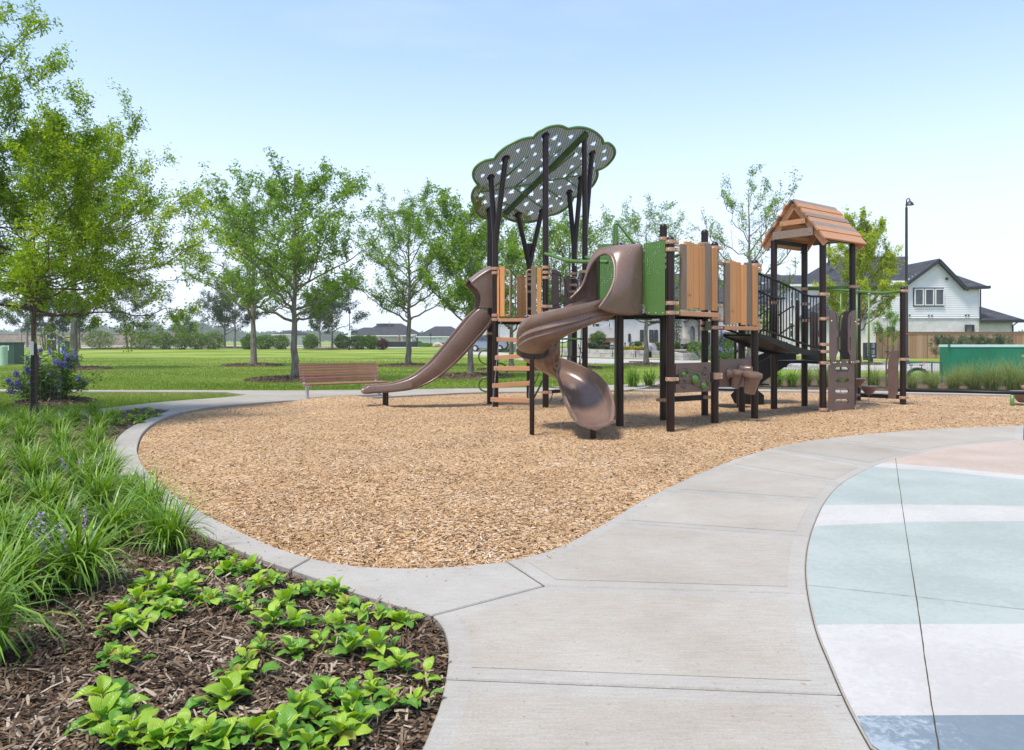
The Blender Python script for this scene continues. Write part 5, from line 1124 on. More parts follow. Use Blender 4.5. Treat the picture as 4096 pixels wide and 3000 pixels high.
    return np_mesh(name + '_trunk', V, F, smooth=True, mat=MT[barkmat]), np_mesh(name + '_crown', Vl, Fl, tl, mat=MT[leafmat])
def place_tree(name, meshes, loc, label, rz=0, sc=1.0, group=None, mirror=False):
    o = empty(name, loc, label, 'tree', group, rz); o.scale = (sc, sc, sc); link('trunk', meshes[0], o); link('crown', meshes[1], o); return o
def disp_at(x, d): return (x - 1128) / 1630.3 * d
def hgt(ytop, d): return 1.37 + (750.7 - ytop) / 1630.3 * d
def ring_mulch(x, y, rx, ry, seed):
    rs = np.random.RandomState(seed); a = np.linspace(0, 2 * np.pi, 25)[:-1]; k = 1 + .06 * rs.normal(0, 1, 24); m = MB(); z = gzf(x, y)
    rows = [[Vector((x + rx * f * k[i] * math.cos(a[i]), y + ry * f * k[i] * math.sin(a[i]), z + hh + .01 * rs.normal())) for i in range(24)] for f, hh in ((1, .0), (.93, .06), (.7, .10), (.35, .13), (.05, .14))]
    m.grid(rows, closed_u=True); m.f.append(tuple(len(m.v) - 24 + i for i in range(24)))
    o = tag(m.build('mulch_ring', MT['mulch_bed'], smooth=True), kind='structure')
    n = int(min(2600, 900 * rx * ry)); rr = np.sqrt(rs.uniform(0, 1, n)) * .99; an = rs.uniform(0, 6.283, n); px = x + rx * rr * np.cos(an); py = y + ry * rr * np.sin(an)
    V, F, t = shreds(px, py, lambda X, Y: z + .005 + np.interp(rr, [.05, .35, .7, .93, 1], [.14, .13, .10, .06, 0]), .04, .12, .01, .025, .3, seed, 1.5, .01)
    s = link('bark_shreds', np_mesh('bark_shreds', V, F, t, mat=MT['mulch']), o); s['kind'] = 'stuff'; return o

# ------------------------------------------------------------ trees
TR = [ # name, x px, ground px row, top px, crown half-widths m, label, leaves, seed, kw
    ('pecan_tree', 649, 838, 335, 3.1, 'tall spreading pecan tree with pale branches right behind the bench', 20000, 1, {}),
    ('pecan_tree', 557, 806, 398, 3.6, 'pecan tree left of and behind the one by the bench', 18000, 2, {}),
    ('pecan_tree', 899, 807, 418, 3.3, 'leafy pecan tree with low shoot on its trunk above the straight slide', 20000, 3, {}),
    ('pecan_tree', 1036, 831, 420, 2.3, 'dense pecan tree behind the straight slide hood', 18000, 4, {}),
    ('pecan_tree', 1424, 805, 452, 3.6, 'pecan tree seen between the slide hood and the tall capped posts', 13000, 5, {}),
    ('pecan_tree', 1255, 812, 455, 3.4, 'pecan tree seen under the disc canopy behind the rope net', 13000, 6, {}),
    ('pecan_tree', 1128, 816, 475, 2.9, 'pecan tree behind the ladder and the plank gates', 15000, 9, {}),
    ('pecan_tree', 165, 814, 300, 3.4, 'shady dark tree behind the staked tree at the left', 18000, 7, dict(th=.30)),
    ('pecan_tree', 1650, 812, 378, 3.2, 'sparse thin leaved tree with bare branches left of the plank roof', 7500, 8, dict(sparse=1)),
]
for nm, x, yb, yt, rx, lab, nl, sd_, kw in TR:
    b = gfar(x, yb); d = b.y; Ht = hgt(yt, d) - b.z; th = Ht * kw.get('th', .24); zc = Ht * (.60 if not kw.get('sparse') else .66); rz = Ht - zc
    me = make_tree(nm, sd_, Ht, th, .15 * Ht / 8, rx, rx, zc, rz, 30 if not kw.get('sparse') else 18, 9, 4, nl, .15 if not kw.get('sparse') else .14, .06, 'leaf_pecan', 'bark', up=.62, tuft=.19, elev=(-.6, 1.2), sprays=.95 if not kw.get('sparse') else .6)
    place_tree(nm, me, (b.x, b.y, b.z), lab, rz=sd_ * 1.3)
    if sd_ != 8: ring_mulch(b.x, b.y, 1.75, 1.75, sd_ + 50)
# bright lime tree right of the plank roof
b = gfar(1893, 803); Ht = hgt(474, b.y) - b.z
me = make_tree('lime_tree', 31, Ht, Ht * .22, .12, 2.0, 2.0, Ht * .54, Ht * .46, 30, 8, 5, 36000, .15, .06, 'leaf_lime', 'bark2', up=.95, tuft=.17, elev=(-.45, 1.25)); place_tree('young_elm_tree', me, b, 'bright lime green young tree between plank roof and street lamp')
ring_mulch(b.x, b.y, 1.3, 1.3, 77)
# near trees on the left
b = gd(76, 921, .0); me = make_tree('elm_tree', 12, 5.6, 1.8, .062, 2.95, 2.7, 3.15, 2.35, 50, 9, 6, 82000, .07, .029, 'leaf_elm', 'bark2', up=.35, tuft=.11, elev=(-.5, 1.3), droop=.25)
place_tree('staked_elm_tree', me, (b.x, b.y, .02), 'young bright green elm tied to a black stake at the left')
me = make_tree('elm_tree2', 15, 9.2, 2.4, .09, 3.2, 3.0, 5.9, 3.3, 36, 9, 6, 70000, .078, .032, 'leaf_elm', 'bark2', up=.35, tuft=.12, elev=(-.7, 1.2), droop=.3)
place_tree('elm_tree', me, (-10.75, 12.0, .02), 'large light green elm reaching in at the top left corner')
# far trees
for k, (x, d, yt, rx, lab) in enumerate([(283, 88, 608, 4.2, 'grey green multi stemmed oak beyond the left lawn'), (495, 92, 640, 4.0, 'grey green oak pair trunk left of the hedges'), (517, 90, 600, 4.0, 'grey green oak half hidden behind the pecans'), (732, 84, 612, 3.7, 'hazy grey oak right of the tall pecan'), (405, 118, 694, 1.9, 'small dark conical tree above the five hedge shrubs'), (102, 80, 640, 2.8, 'pale bare stemmed oak far left'), (175, 86, 650, 2.5, 'slim pale oak next to the dark sign'), (60, 96, 655, 3.2, 'wispy grey oak at the left edge'), (1340, 75, 640, 2.6, 'small green tree in front of the pale clubhouse'), (705, 96, 650, 2.8, 'slight hazy oak between pecan and lamp')]):
    X = disp_at(x, d); z = gzf(X, d); Ht = hgt(yt, d) - z
    me = make_tree('oak', 60 + k, Ht, Ht * .22, .16, rx, rx, Ht * .58, Ht * .42, 16, 6, 4, 7000 if k != 4 else 3500, .30, .11, 'leaf_grey' if k not in (4, 8) else 'leaf_bush', 'bark', up=.8, tuft=.34, elev=(-.4, 1.2), multi=3 if k in (0, 5) else 1)
    place_tree('oak_tree', me, (X, d, z), lab)
    if k in (0, 1, 3): ring_mulch(X, d, 3.2, 2.2, 90 + k)
# ------------------------------------------------------------ shrubs
def shrub_mesh(name, seed, rx, ry, rz, n, ls, lw, mat, lump=.22):
    rs = np.random.RandomState(seed); u = unit(rs.normal(0, 1, (n, 3))); ph = rs.uniform(0, 6.28, 6)
    k = 1 + lump * (np.sin(u[:, 0] * 5 + ph[0]) * np.sin(u[:, 1] * 5 + ph[1]) * .5 + np.sin(u[:, 2] * 6 + ph[2] + u[:, 0] * 4) * .5); r = rs.uniform(0, 1, n) ** .28 * k
    P = u * r[:, None] * [rx, ry, rz]; P[:, 2] = np.abs(P[:, 2] + rz * .92) ; P[:, 2] *= 1.0
    V, F, t = leaf_cloud(P, rs, ls, lw, droop=-.2, out=u * .8); return np_mesh(name, V, F, t, mat=MT[mat])
def shrub(name, loc, rx, rz, seed, label, n=2600, ls=.11, lw=.06, mat='leaf_bush', group=None, flower=None, cat='shrub'):
    o = empty(name, loc, label, cat, group); link('foliage', shrub_mesh('foliage', seed, rx, rx * .9, rz, n, ls, lw, mat), o)
    rs = np.random.RandomState(seed + 9); sg = [(bez(np.array([rs.normal(0, .04), rs.normal(0, .04), -.02]), np.array([0, 0, rz * .5]), np.array([rs.normal(0, rx * .4), rs.normal(0, rx * .4), rz * 1.3]), 5), np.array([.02, .018, .015, .01, .005])) for _ in range(6)]
    V, F = tubes_np(sg, 5); link('stems', np_mesh('stems', V, F, smooth=True, mat=MT['bark2']), o)
    if flower: link('flowers', shrub_mesh('flowers', seed + 3, rx * 1.03, rx * .95, rz * 1.04, flower[1], .05, .045, flower[0]), o)
    return o
HE = [(219, 62, 727, 'round shrub standing alone left of the hedge row'), (318, 54, 729, 'first and leftmost shrub of the far hedge row of five'), (362, 42, 731, 'second shrub in the far hedge row of five'), (400, 40, 732, 'third shrub in the far hedge row of five'), (433, 40, 732, 'fourth shrub in the far hedge row of five'), (470, 44, 730, 'fifth and rightmost shrub of the far hedge row of five'),
      (549, 34, 738, 'clipped shrub behind the left pecan trunk'), (583, 38, 738, 'clipped shrub between the two pecan trunks'), (618, 38, 738, 'clipped shrub just left of the tall pecan trunk'), (685, 34, 737, 'square shrub just right of the tall pecan trunk'), (754, 34, 737, 'shrub under the thin far lamp'), (790, 38, 738, 'left one of the touching shrub pair before the far house'), (818, 32, 738, 'right one of the touching shrub pair before the far house')]
for k, (x, w_, yt, lab) in enumerate(HE):
    d = 84; X = disp_at(x, d); z = gzf(X, d); shrub('hedge_shrub', (X, d, z), w_ / 1630.3 * d / 2 * 1.05, (hgt(yt, d) - z) / 1.9, 200 + k, lab, 2400, .17, .09)
d = 82; X = disp_at(843, d); shrub('burgundy_shrub', (X, d, gzf(X, d)), .62, .62, 231, 'dark burgundy shrub right of the far hedges', 1500, .14, .08, 'leaf_burg')
# violet flowering chaste trees
def vitex(loc, rx, h, seed, label, nfl, nleaf, spike=.16, ls=.11):
    rs = np.random.RandomState(seed); o = empty('chaste_tree', loc, label, 'shrub'); sg = []; tips = []
    for i in range(26):
        a = rs.uniform(0, 6.283); el = rs.uniform(.25, 1.45); d_ = np.array([np.cos(a) * np.cos(el) * rx, np.sin(a) * np.cos(el) * rx, np.sin(el) * h]) * rs.uniform(.75, 1.05); b0 = np.array([rs.normal(0, .06), rs.normal(0, .06), 0])
        st = bez(b0, b0 + d_ * .5 + [0, 0, .12 * h], b0 + d_, 8); sg.append((st, np.linspace(.016, .004, 8))); tips.append((st[-1], st[-1] - st[-2])); 
        for j in range(4):
            q = st[rs.randint(3, 8)]; e = q + unit(d_[None])[0] * rs.uniform(.08, .28) + rs.normal(0, .09, 3); sg.append((np.stack([q, (q + e) / 2, e]), np.array([.005, .004, .003]))); tips.append((e, e - q))
    V, F = tubes_np(sg, 5); link('stems', np_mesh('stems', V, F, smooth=True, mat=MT['bark2']), o)
    pts = np.concatenate([s[0][2:] for s in sg]); P = pts[rs.randint(0, len(pts), nleaf)] + rs.normal(0, .075, (nleaf, 3)); P[:, 2] = np.maximum(P[:, 2], .06); Vl, Fl, tl = leaf_cloud(P, rs, ls, ls * .3, droop=.1); link('foliage', np_mesh('foliage', Vl, Fl, tl, mat=MT['leaf_bush']), o)
    FP_ = []
    for k in range(nfl):
        e, dv_ = tips[rs.randint(len(tips))]; dv_ = unit((dv_ / np.linalg.norm(dv_) + [0, 0, 1.1] + rs.normal(0, .2, 3))[None])[0]; m_ = 70; t = rs.uniform(0, 1, m_); rr = .042 * (1 - t * .75); an = rs.uniform(0, 6.28, m_); s1 = unit(np.cross(dv_, [.3, .8, .1])[None])[0]; s2 = np.cross(dv_, s1)
        FP_.append(e + dv_ * (t * spike * rs.uniform(.7, 1.2))[:, None] + (s1 * np.cos(an)[:, None] + s2 * np.sin(an)[:, None]) * rr[:, None])
    FP_ = np.concatenate(FP_); Vl, Fl, tl = leaf_cloud(FP_, rs, .045, .034, droop=-.3); link('flower_spikes', np_mesh('flower_spikes', Vl, Fl, tl, mat=MT['vitexflower']), o); return o
b = gd(120, 884); vitex((b.x, b.y, -.04), .85, 1.15, 301, 'chaste tree shrub full of violet flower spikes on the left lawn', 95, 5200)
ring_mulch(b.x + .05, b.y, .85, .8, 302)
b = gfar(1590, 812); vitex((b.x, b.y, b.z), 1.9, 1.75, 303, 'violet flowering shrub seen below the sloping bridge', 70, 5200, .34, .16)
b = gfar(1720, 806); vitex((b.x, b.y, b.z), 1.0, 1.2, 304, 'small violet flowering shrub beside the stairs', 26, 2200, .3, .16)

# ------------------------------------------------------------ strap leaved clumps
def clump_mesh(seed, n, L, spread, w_, segs=5, arch=1.0, h0=.6):
    rs = np.random.RandomState(seed); a = rs.uniform(0, 6.283, n); base = np.stack([rs.normal(0, .035, n), rs.normal(0, .035, n), np.zeros(n)], 1) * (L / .45); ln = L * rs.uniform(.6, 1.15, n); out = rs.uniform(.15, 1.0, n) * spread; t = np.linspace(0, 1, segs + 1)
    dirx = np.stack([np.cos(a), np.sin(a), 0 * a], 1); side = np.stack([-np.sin(a), np.cos(a), 0 * a], 1); tw = rs.normal(0, .3, n)
    th0 = R(85) - out * .35; rows = []; p = base.copy(); cur = th0.copy(); bend = arch * out * rs.uniform(1.2, 2.4, n) / segs
    side = unit(side + dirx * 0 + np.stack([0 * a, 0 * a, tw * .5], 1)); sway = side * rs.normal(0, .06, n)[:, None] * L
    for k in range(segs + 1):
        ww = w_ * (1 - t[k] ** 2.2 * .95) * (.6 + .4 * min(1, t[k] * 4)); rows.append((p + sway * t[k] ** 2 - side * ww / 2, p + sway * t[k] ** 2 + side * ww / 2)); p = p + (dirx * np.cos(cur)[:, None] + np.array([0, 0, 1]) * np.sin(cur)[:, None]) * (ln / segs)[:, None]; cur = cur - bend * (1 + t[k] * 1.5)
    V = np.stack([q for r_ in rows for q in r_], 1).reshape(-1, 3); V[:, 2] = np.maximum(V[:, 2], .012 + .01 * rs.uniform(0, 1, len(V))); m = 2 * (segs + 1); b = np.arange(n)[:, None] * m
    F = np.concatenate([b + [2 * k, 2 * k + 1, 2 * k + 3, 2 * k + 2] for k in range(segs)], 0); ti = np.clip(rs.normal(.48, .2, n), 0, 1); return np_mesh('strap_leaves', V, F, np.tile(ti, segs), smooth=True, mat=MT['lili'])
LM = [clump_mesh(400 + k, 230, .385, 1.0, .0115, arch=1.25) for k in range(6)]
def spike_mesh(seed, n):
    rs = np.random.RandomState(seed); P = []
    for k in range(n):
        a = rs.uniform(0, 6.28); x, y = .09 * math.cos(a), .09 * math.sin(a); m_ = 60; t = rs.uniform(0, 1, m_); P.append(np.stack([x + (x * .6) * t + rs.normal(0, .006, m_), y + (y * .6) * t + rs.normal(0, .006, m_), .16 + .13 * t], 1))
    V, F, t = leaf_cloud(np.concatenate(P), rs, .012, .010, droop=-.2); return np_mesh('flower_spikes', V, F, t, mat=MT['lilac'])
LS = [(165, 1305, 1.25, 'f', 'strap leaved clump with lilac flower spikes nearest the camera in the bark'), (372, 1205, 1.08, '', 'dark strap leaved clump at the bend of the kerb, next to the leafy groundcover'), (20, 1340, 1.25, '', 'strap leaved clump at the left edge, nearest the camera'), (-60, 1470, 1.3, '', 'strap leaved clump cut off by the left edge, its blades over bare bark')]
LS += [(x, y, s, 'f' if k in (3, 9) else '', None) for k, (x, y, s) in enumerate([(255, 1195, 1.1), (120, 1215, 1.1), (15, 1235, 1.15), (-70, 1265, 1.2), (325, 1138, 1.05), (215, 1130, 1.1), (95, 1140, 1.1), (-20, 1150, 1.1), (280, 1092, 1.0), (180, 1078, 1.05), (75, 1080, 1.05), (-20, 1090, 1.05), (238, 1050, 1.0), (145, 1035, 1.0), (55, 1032, 1.0), (-30, 1040, 1.0), (215, 1012, .98), (130, 998, 1.0), (50, 995, 1.0), (-25, 1000, 1.0), (205, 978, .95), (135, 966, .95), (65, 965, .95), (0, 968, .95), (222, 950, .92), (165, 940, .92), (105, 942, .92), (40, 944, .92), (-20, 946, .92), (250, 931, .85), (205, 922, .85), (155, 920, .85), (20, 930, .85)])]
rs_ = random.Random(3)
ORD = ['first', 'second', 'third', 'fourth', 'fifth', 'sixth', 'seventh', 'eighth', 'ninth', 'tenth', 'eleventh', 'twelfth']
def lili_label(k):
    rows_ = [4] * 6 + [5, 4]; r_ = 0
    while k >= rows_[r_]: k -= rows_[r_]; r_ += 1
    return f'strap leaved clump, {ORD[k]} from the kerb in {ORD[r_]} row behind lilac spikes'
for k, (x, y, s, fl, lab) in enumerate(LS):
    p = gd(x, y, .03); o = empty('lilyturf_clump', (p.x, p.y, float(bed_z(np.array([p.x]), np.array([p.y]))[0])), lab or lili_label(k - 4), 'plant', 'lilyturf clumps filling the bark bed' if not lab else None, rs_.uniform(0, 6.28))
    o.scale = (s * 1.14, s * 1.14, s * rs_.uniform(.98, 1.2)); link('strap_leaves', LM[k % 6], o)
    if fl: link('flower_spikes', spike_mesh(k, 4), o)
LB = clump_mesh(450, 240, .5, 1.0, .012)
for k, (x, y, s, lab) in enumerate([(1395, 853, 1.15, 'green strap leaved clump at the end of the path'), (1430, 851, 1.1, 'green strap leaved clump just right of the path end'), (1465, 852, 1.0, 'green strap leaved clump behind the music panel'), (1610, 851, .9, 'strap leaved clump behind the drums'), (1670, 851, 1.15, 'bright strap leaved clump behind the stair foot'), (1712, 852, 1.1, 'strap leaved clump beside the first feathery grass'), (1745, 852, 1.0, 'strap leaved clump under the bridge')]):
    p = gd(x, y, -.02); o = empty('lilyturf_clump', (p.x, p.y, -.03), lab, 'plant', None, k); o.scale = (s * 1.35,) * 3; link('strap_leaves', LB, o)
# feathery grasses in the strip on the right
FM = []
for k in range(3):
    me = clump_mesh(470 + k, 650, .86, 1.15, .0055, 5, .95); me.materials.clear(); me.materials.append(MT['feather']); FM.append(me)
def fg_label(x):
    a_ = sorted([1775, 1815, 1845, 1870, 1925, 1965, 2010, 2040, 2055]); b_ = sorted([2100, 2120, 2145, 2185, 2210, 2235, 2290])
    return f'{ORD[a_.index(x)]} feathery grass clump from the left, in the strip behind the roofed tower' if x in a_ else f'{ORD[b_.index(x)]} feathery grass clump from the left, in front of the green tank'
for k, (x, y, s) in enumerate([(1775, 850, 1.0), (1815, 852, 1.15), (1870, 851, .9), (1925, 853, 1.0), (1965, 855, .85), (2010, 856, .75), (2055, 857, .8), (2100, 858, .95), (2145, 858, 1.1), (2185, 860, 1.2), (2235, 862, 1.3), (2290, 862, 1.3), (2120, 849, 1.0), (2210, 850, 1.1), (1845, 843, .9), (2040, 846, .7)]):
    p = gd(x, y, -.02); o = empty('feather_grass', (p.x, p.y, -.03), fg_label(x), 'grass clump', 'feathery grasses behind the play structure' if x <= 2070 else 'feathery grasses at the green tank', k * 1.1); o.scale = (s, s, s); link('blades', FM[k % 3], o)

# ------------------------------------------------------------ large leaved groundcover, each leaf a piece of its own
def M_gleaf(name, c1, c2):
    m, t, b = mat_base(name); L = t.links.new
    uv = nd(t, 'ShaderNodeUVMap', uv_map='leaf'); sp_ = nd(t, 'ShaderNodeSeparateXYZ'); L(uv.outputs[0], sp_.inputs[0])
    ab = nd(t, 'ShaderNodeMath', operation='ABSOLUTE'); L(sp_.outputs[0], ab.inputs[0])
    a1 = nd(t, 'ShaderNodeMath', operation='MULTIPLY_ADD'); a1.inputs[1].default_value = -.55; L(ab.outputs[0], a1.inputs[0]); L(sp_.outputs[1], a1.inputs[2])
    m1 = nd(t, 'ShaderNodeMath', operation='MULTIPLY'); m1.inputs[1].default_value = 44; L(a1.outputs[0], m1.inputs[0]); sn_ = nd(t, 'ShaderNodeMath', operation='SINE'); L(m1.outputs[0], sn_.inputs[0])
    oi = nd(t, 'ShaderNodeObjectInfo'); r = ramp(t, [c1, c2]); L(oi.outputs['Random'], r.inputs[0])
    vn_ = ramp(t, [(1, 1, 1), (1.12, 1.1, 1.05)], [.9, 1.0]); 
    mr_ = nd(t, 'ShaderNodeMapRange'); mr_.inputs['From Min'].default_value = -1; L(sn_.outputs[0], mr_.inputs['Value']); L(mr_.outputs[0], vn_.inputs[0])
    mul = nd(t, 'ShaderNodeMixRGB', blend_type='MULTIPLY'); mul.inputs[0].default_value = 1; L(r.outputs[0], mul.inputs[1]); L(vn_.outputs[0], mul.inputs[2]); L(mul.outputs[0], b.inputs['Base Color'])
    b.inputs['Roughness'].default_value = .38; b.inputs['Specular IOR Level'].default_value = .45
    bp = nd(t, 'ShaderNodeBump', i_Strength=.25, i_Distance=.002); L(sn_.outputs[0], bp.inputs['Height']); L(bp.outputs[0], b.inputs['Normal'])
    tr = nd(t, 'ShaderNodeBsdfTranslucent'); hs = nd(t, 'ShaderNodeHueSaturation', i_Saturation=1.1, i_Value=1.4); L(mul.outputs[0], hs.inputs['Color']); L(hs.outputs[0], tr.inputs[0]); L(bp.outputs[0], tr.inputs['Normal'])
    mx_ = nd(t, 'ShaderNodeMixShader'); mx_.inputs[0].default_value = .3; L(b.outputs[0], mx_.inputs[1]); L(tr.outputs[0], mx_.inputs[2]); L(mx_.outputs[0], t.nodes['Material Output'].inputs[0]); return m
GLM = [M_gleaf('old yellowing leaf', (.34, .36, .04), (.32, .27, .05)), M_gleaf('fresh groundcover leaf', (.22, .37, .025), (.34, .48, .045)), M_gleaf('mature groundcover leaf', (.085, .225, .02), (.16, .33, .035))]
def gleaf(seed, mat):
    rs = random.Random(seed); V = []; U = []; nl, nw = 8, 3; fold = rs.uniform(.1, .45); curl = rs.uniform(.05, .5); wav = rs.uniform(.0, .05); asp = rs.uniform(.30, .37)
    for i in range(nl + 1):
        t = i / nl; hwid = asp * (math.sin(math.pi * min(1, t ** .82)) ** .72) if 0 < i < nl else .004; y = t; zc_ = .16 * math.sin(t * 2.2) - curl * t * t * .5
        for j in range(-nw, nw + 1): s = j / nw; V.append((hwid * s, y, zc_ + abs(s) * hwid * fold * 2 - .06 * (abs(s) * 2) ** 2 * asp + wav * math.sin(t * 14 + s) * abs(s))); U.append((s * hwid * 2, t))
    F = []; k = 2 * nw + 1
    for i in range(nl):
        for j in range(k - 1): a = i * k + j; F.append((a, a + 1, a + k + 1, a + k))
    me = bpy.data.meshes.new('leaf'); me.from_pydata(V, [], F); me.polygons.foreach_set('use_smooth', [True] * len(F)); l = me.uv_layers.new(name='leaf')
    for q, lp in enumerate(me.loops): l.data[q].uv = U[lp.vertex_index]
    me.materials.append(mat); me.update(); return me
GLV = [[gleaf(k, GLM[1]) for k in range(5)], [gleaf(k + 9, GLM[2]) for k in range(5)], [gleaf(k + 19, GLM[0]) for k in range(3)]]
GC = [([(325, 1297), (372, 1280), (420, 1288), (352, 1322), (405, 1320)], 'patch of leafy groundcover beside the flowering strap leaved clump'),
      ([(528, 1322), (558, 1292), (602, 1272), (642, 1300), (682, 1290), (622, 1332), (542, 1348), (600, 1380), (648, 1378)], 'large bushy groundcover patch in the middle of the bark near the kerb'),
      ([(742, 1290), (772, 1312), (800, 1332), (842, 1342), (890, 1348)], 'groundcover runner along the kerb near the walkway joint'),
      ([(738, 1382), (790, 1400), (832, 1422), (770, 1432), (702, 1422), (655, 1442), (880, 1452)], 'dense groundcover patch close to the rounded corner of the walkway'),
      ([(936, 1480)], 'single groundcover shoot at the walkway corner'),
      ([(258, 1362), (302, 1350), (258, 1412), (312, 1402), (382, 1368), (360, 1362)], 'groundcover patch left of the bare bark, below the strap leaved clumps'),
      ([(232, 1462), (270, 1478)], 'low round groundcover plant at the left with large leaves'),
      ([(542, 1492), (572, 1450), (525, 1515)], 'upright groundcover plant standing in the middle of the bare bark'),
      ([(490, 1548), (500, 1560)], 'little groundcover rosette below the upright plant in the bare bark'),
      ([(238, 1565), (222, 1600), (270, 1590)], 'big dark leaved groundcover plant near the bottom left'),
      ([(255, 1648), (302, 1632), (352, 1648), (412, 1632), (450, 1650)], 'large pale leaves of groundcover cut by the bottom edge at the left'),
      ([(600, 1602), (652, 1572), (702, 1582), (642, 1632), (742, 1612), (562, 1632), (482, 1640), (690, 1640)], 'broad groundcover patch at the bottom edge, centre of the bark bed'),
      ([(732, 1522), (782, 1552), (822, 1512), (862, 1532), (800, 1577), (762, 1562), (905, 1520)], 'groundcover patch near the walkway at the bottom right of the bark bed'),
      ([(402, 1232), (442, 1215), (482, 1206), (522, 1232), (546, 1238), (492, 1248)], 'groundcover around the foot of the dark strap leaved clump'),
      ([(452, 1338), (470, 1336)], 'tiny two leaf groundcover seedling in the bark'),
      ([(300, 903), (330, 900), (265, 908), (240, 912), (290, 915), (345, 908), (215, 908), (320, 912), (270, 925), (305, 922)], 'yellow green groundcover at the far tip of the bark bed'), ([(165, 915), (120, 922), (45, 930), (100, 912), (20, 925)], 'yellow green groundcover beside the path at the foot of the staked tree')]
rg = random.Random(12)
for cl_, lab in GC:
    p0_ = gd(*cl_[0], .03); root = empty('groundcover_plant', (p0_.x, p0_.y, float(bed_z(np.array([p0_.x]), np.array([p0_.y]))[0])), lab, 'plant'); sm_ = MB(); far_ = cl_[0][1] < 1000
    prev = None
    for (x, y) in cl_:
        q = gd(x, y + 6, .03); q.z = float(bed_z(np.array([q.x]), np.array([q.y]))[0]); loc = q - root.location; hgt_ = rg.uniform(.035, .085); tip_ = loc + Vector((rg.uniform(-.02, .02), rg.uniform(-.02, .02), hgt_))
        sm_.tube([loc - UP * .02, loc.lerp(tip_, .5) + Vector((rg.uniform(-.01, .01), 0, 0)), tip_], [.004, .003, .002], 5)
        if prev is not None and (prev - loc).length < .5: mid = (prev + loc) / 2 + UP * .015; sm_.tube([prev + UP * .01, mid, loc + UP * .01], .0025, 5)
        prev = loc; nl = rg.randint(6, 10) if len(cl_) > 1 else 4; big = rg.uniform(.75, 1.25); a0 = rg.uniform(0, 6.28)
        for k in range(nl):
            f = k / nl; a = a0 + k * 2.4; hh = f; at_ = loc.lerp(tip_, .35 + .65 * f); ln = rg.uniform(.065, .108) * (1.1 - .3 * f) * (1.25 if far_ else .83) * big; tilt = R(5 + 55 * f * f + rg.uniform(-14, 14))
            o = bpy.data.objects.new('leaf', (GLV[2][rg.randrange(3)] if rg.random() < .025 else GLV[1 if rg.random() > .25 + f * .75 else 0][rg.randrange(5)])); COL.objects.link(o); o.parent = root; o.location = at_ + Vector((math.cos(a + 1.57), math.sin(a + 1.57), 0)) * .006
            o.rotation_euler = (tilt, rg.uniform(-.3, .3), a); o.scale = (ln, ln, ln)
        if nl > 5:
            for k in range(rg.randint(2, 4)):     # outer, lower leaves on the runners
                a = rg.uniform(0, 6.28); dd = rg.uniform(.03, .075); o = bpy.data.objects.new('leaf', GLV[rg.random() > .35][rg.randrange(5)]); COL.objects.link(o); o.parent = root; o.location = loc + Vector((math.cos(a) * dd, math.sin(a) * dd, rg.uniform(.015, .05))); ln = rg.uniform(.05, .085); o.rotation_euler = (R(rg.uniform(-10, 40)), rg.uniform(-.4, .4), a - 1.57 + rg.uniform(-.6, .6)); o.scale = (ln, ln, ln)
    sm_.build('stems', MT['stem'], root, smooth=True, org=(0, 0, 0))['kind'] = 'stuff'
# dry upright stalks and a few fallen brown leaves in the bark
rd = np.random.RandomState(91); sg = []; xs_s = []
for x, y in zip(rd.uniform(60, 900, 60), rd.uniform(1290, 1640, 60)):
    p = gd(x, y, .03)
    if not in_poly(np.array([p.x]), np.array([p.y]), BED)[0]: continue
    z = float(bed_z(np.array([p.x]), np.array([p.y]))[0]); h_ = rd.uniform(.03, .09); l_ = rd.normal(0, .02, 2); sg.append((np.array([[p.x, p.y, z], [p.x + l_[0] * .4, p.y + l_[1] * .4, z + h_ * .6], [p.x + l_[0], p.y + l_[1], z + h_]]), np.array([.0016, .0013, .0008])))
V, F = tubes_np(sg[:34], 4); MT['straw'] = M_flat('bleached straw', (.48, .44, .36), rough=.8); tag(link('dry_stalks', np_mesh('dry_stalks', V, F, smooth=True, mat=MT['straw'])), 'pale dry stalks sticking up from the bark mulch', 'stalks', kind='stuff')
# ------------------------------------------------------------ bench
REG.update(Q1=(2330, 1260, 6.446), Q2=(0, 1260, 5.64), Q3=(2660, 1270, 5.64), Q5=(3380, 1340, 7.52), Q6=(3600, 1380, 4.548), Q8=(1300, 1250, 3.76))
b0 = G(*S('R8', 196, 742)); b1 = G(*S('R8', 918, 706)); bd = b1 - b0; bd.z = 0; LB_ = bd.length; ba = math.atan2(bd.y, bd.x)
bench = empty('park_bench', (b0.x, b0.y, 0), 'slatted red brown wooden bench with steel legs beside the path', 'bench', rz=ba)
def bslat(y, z, ang, name, w_=.078):
    c = Vector((LB_ / 2, 0, 0)); m = MB().box((0, 0, 0), (LB_ / 2 + .09, 0, 0), (0, w_ / 2, 0), (0, 0, .016)); o = m.build(name, MT['benchwood'], bench, bevel=.004); o.location = (LB_ / 2, y, z); o.rotation_euler = (ang, 0, 0); return o
SZ = zat(b0, 'R8', 590); BT = zat(b0, 'R8', 392)
for k in range(5): bslat(.12 - k * .088 - .02, SZ - .012 + .0 * k, 0, 'seat_slat')
nb = 7
for k in range(nb): f = (k + .5) / nb; bslat(.19 + .13 * f, SZ + .03 + (BT - SZ - .03) * f, R(76), 'back_slat', (BT - SZ - .03) / nb * .80)
for x in (0, LB_):
    m = MB(); m.box((x, .0, SZ / 2 - .08), (.03, 0, 0), (0, .045, 0), (0, 0, SZ / 2 + .06)); m.box((x, -.03, SZ - .045), (.03, 0, 0), (0, .20, 0), (0, 0, .02)); m.beam((x, .17, SZ - .05), (x, .335, BT - .02), .05, .03, (0, 1, 0)); m.build('leg', MT['steel'], bench, bevel=.006)
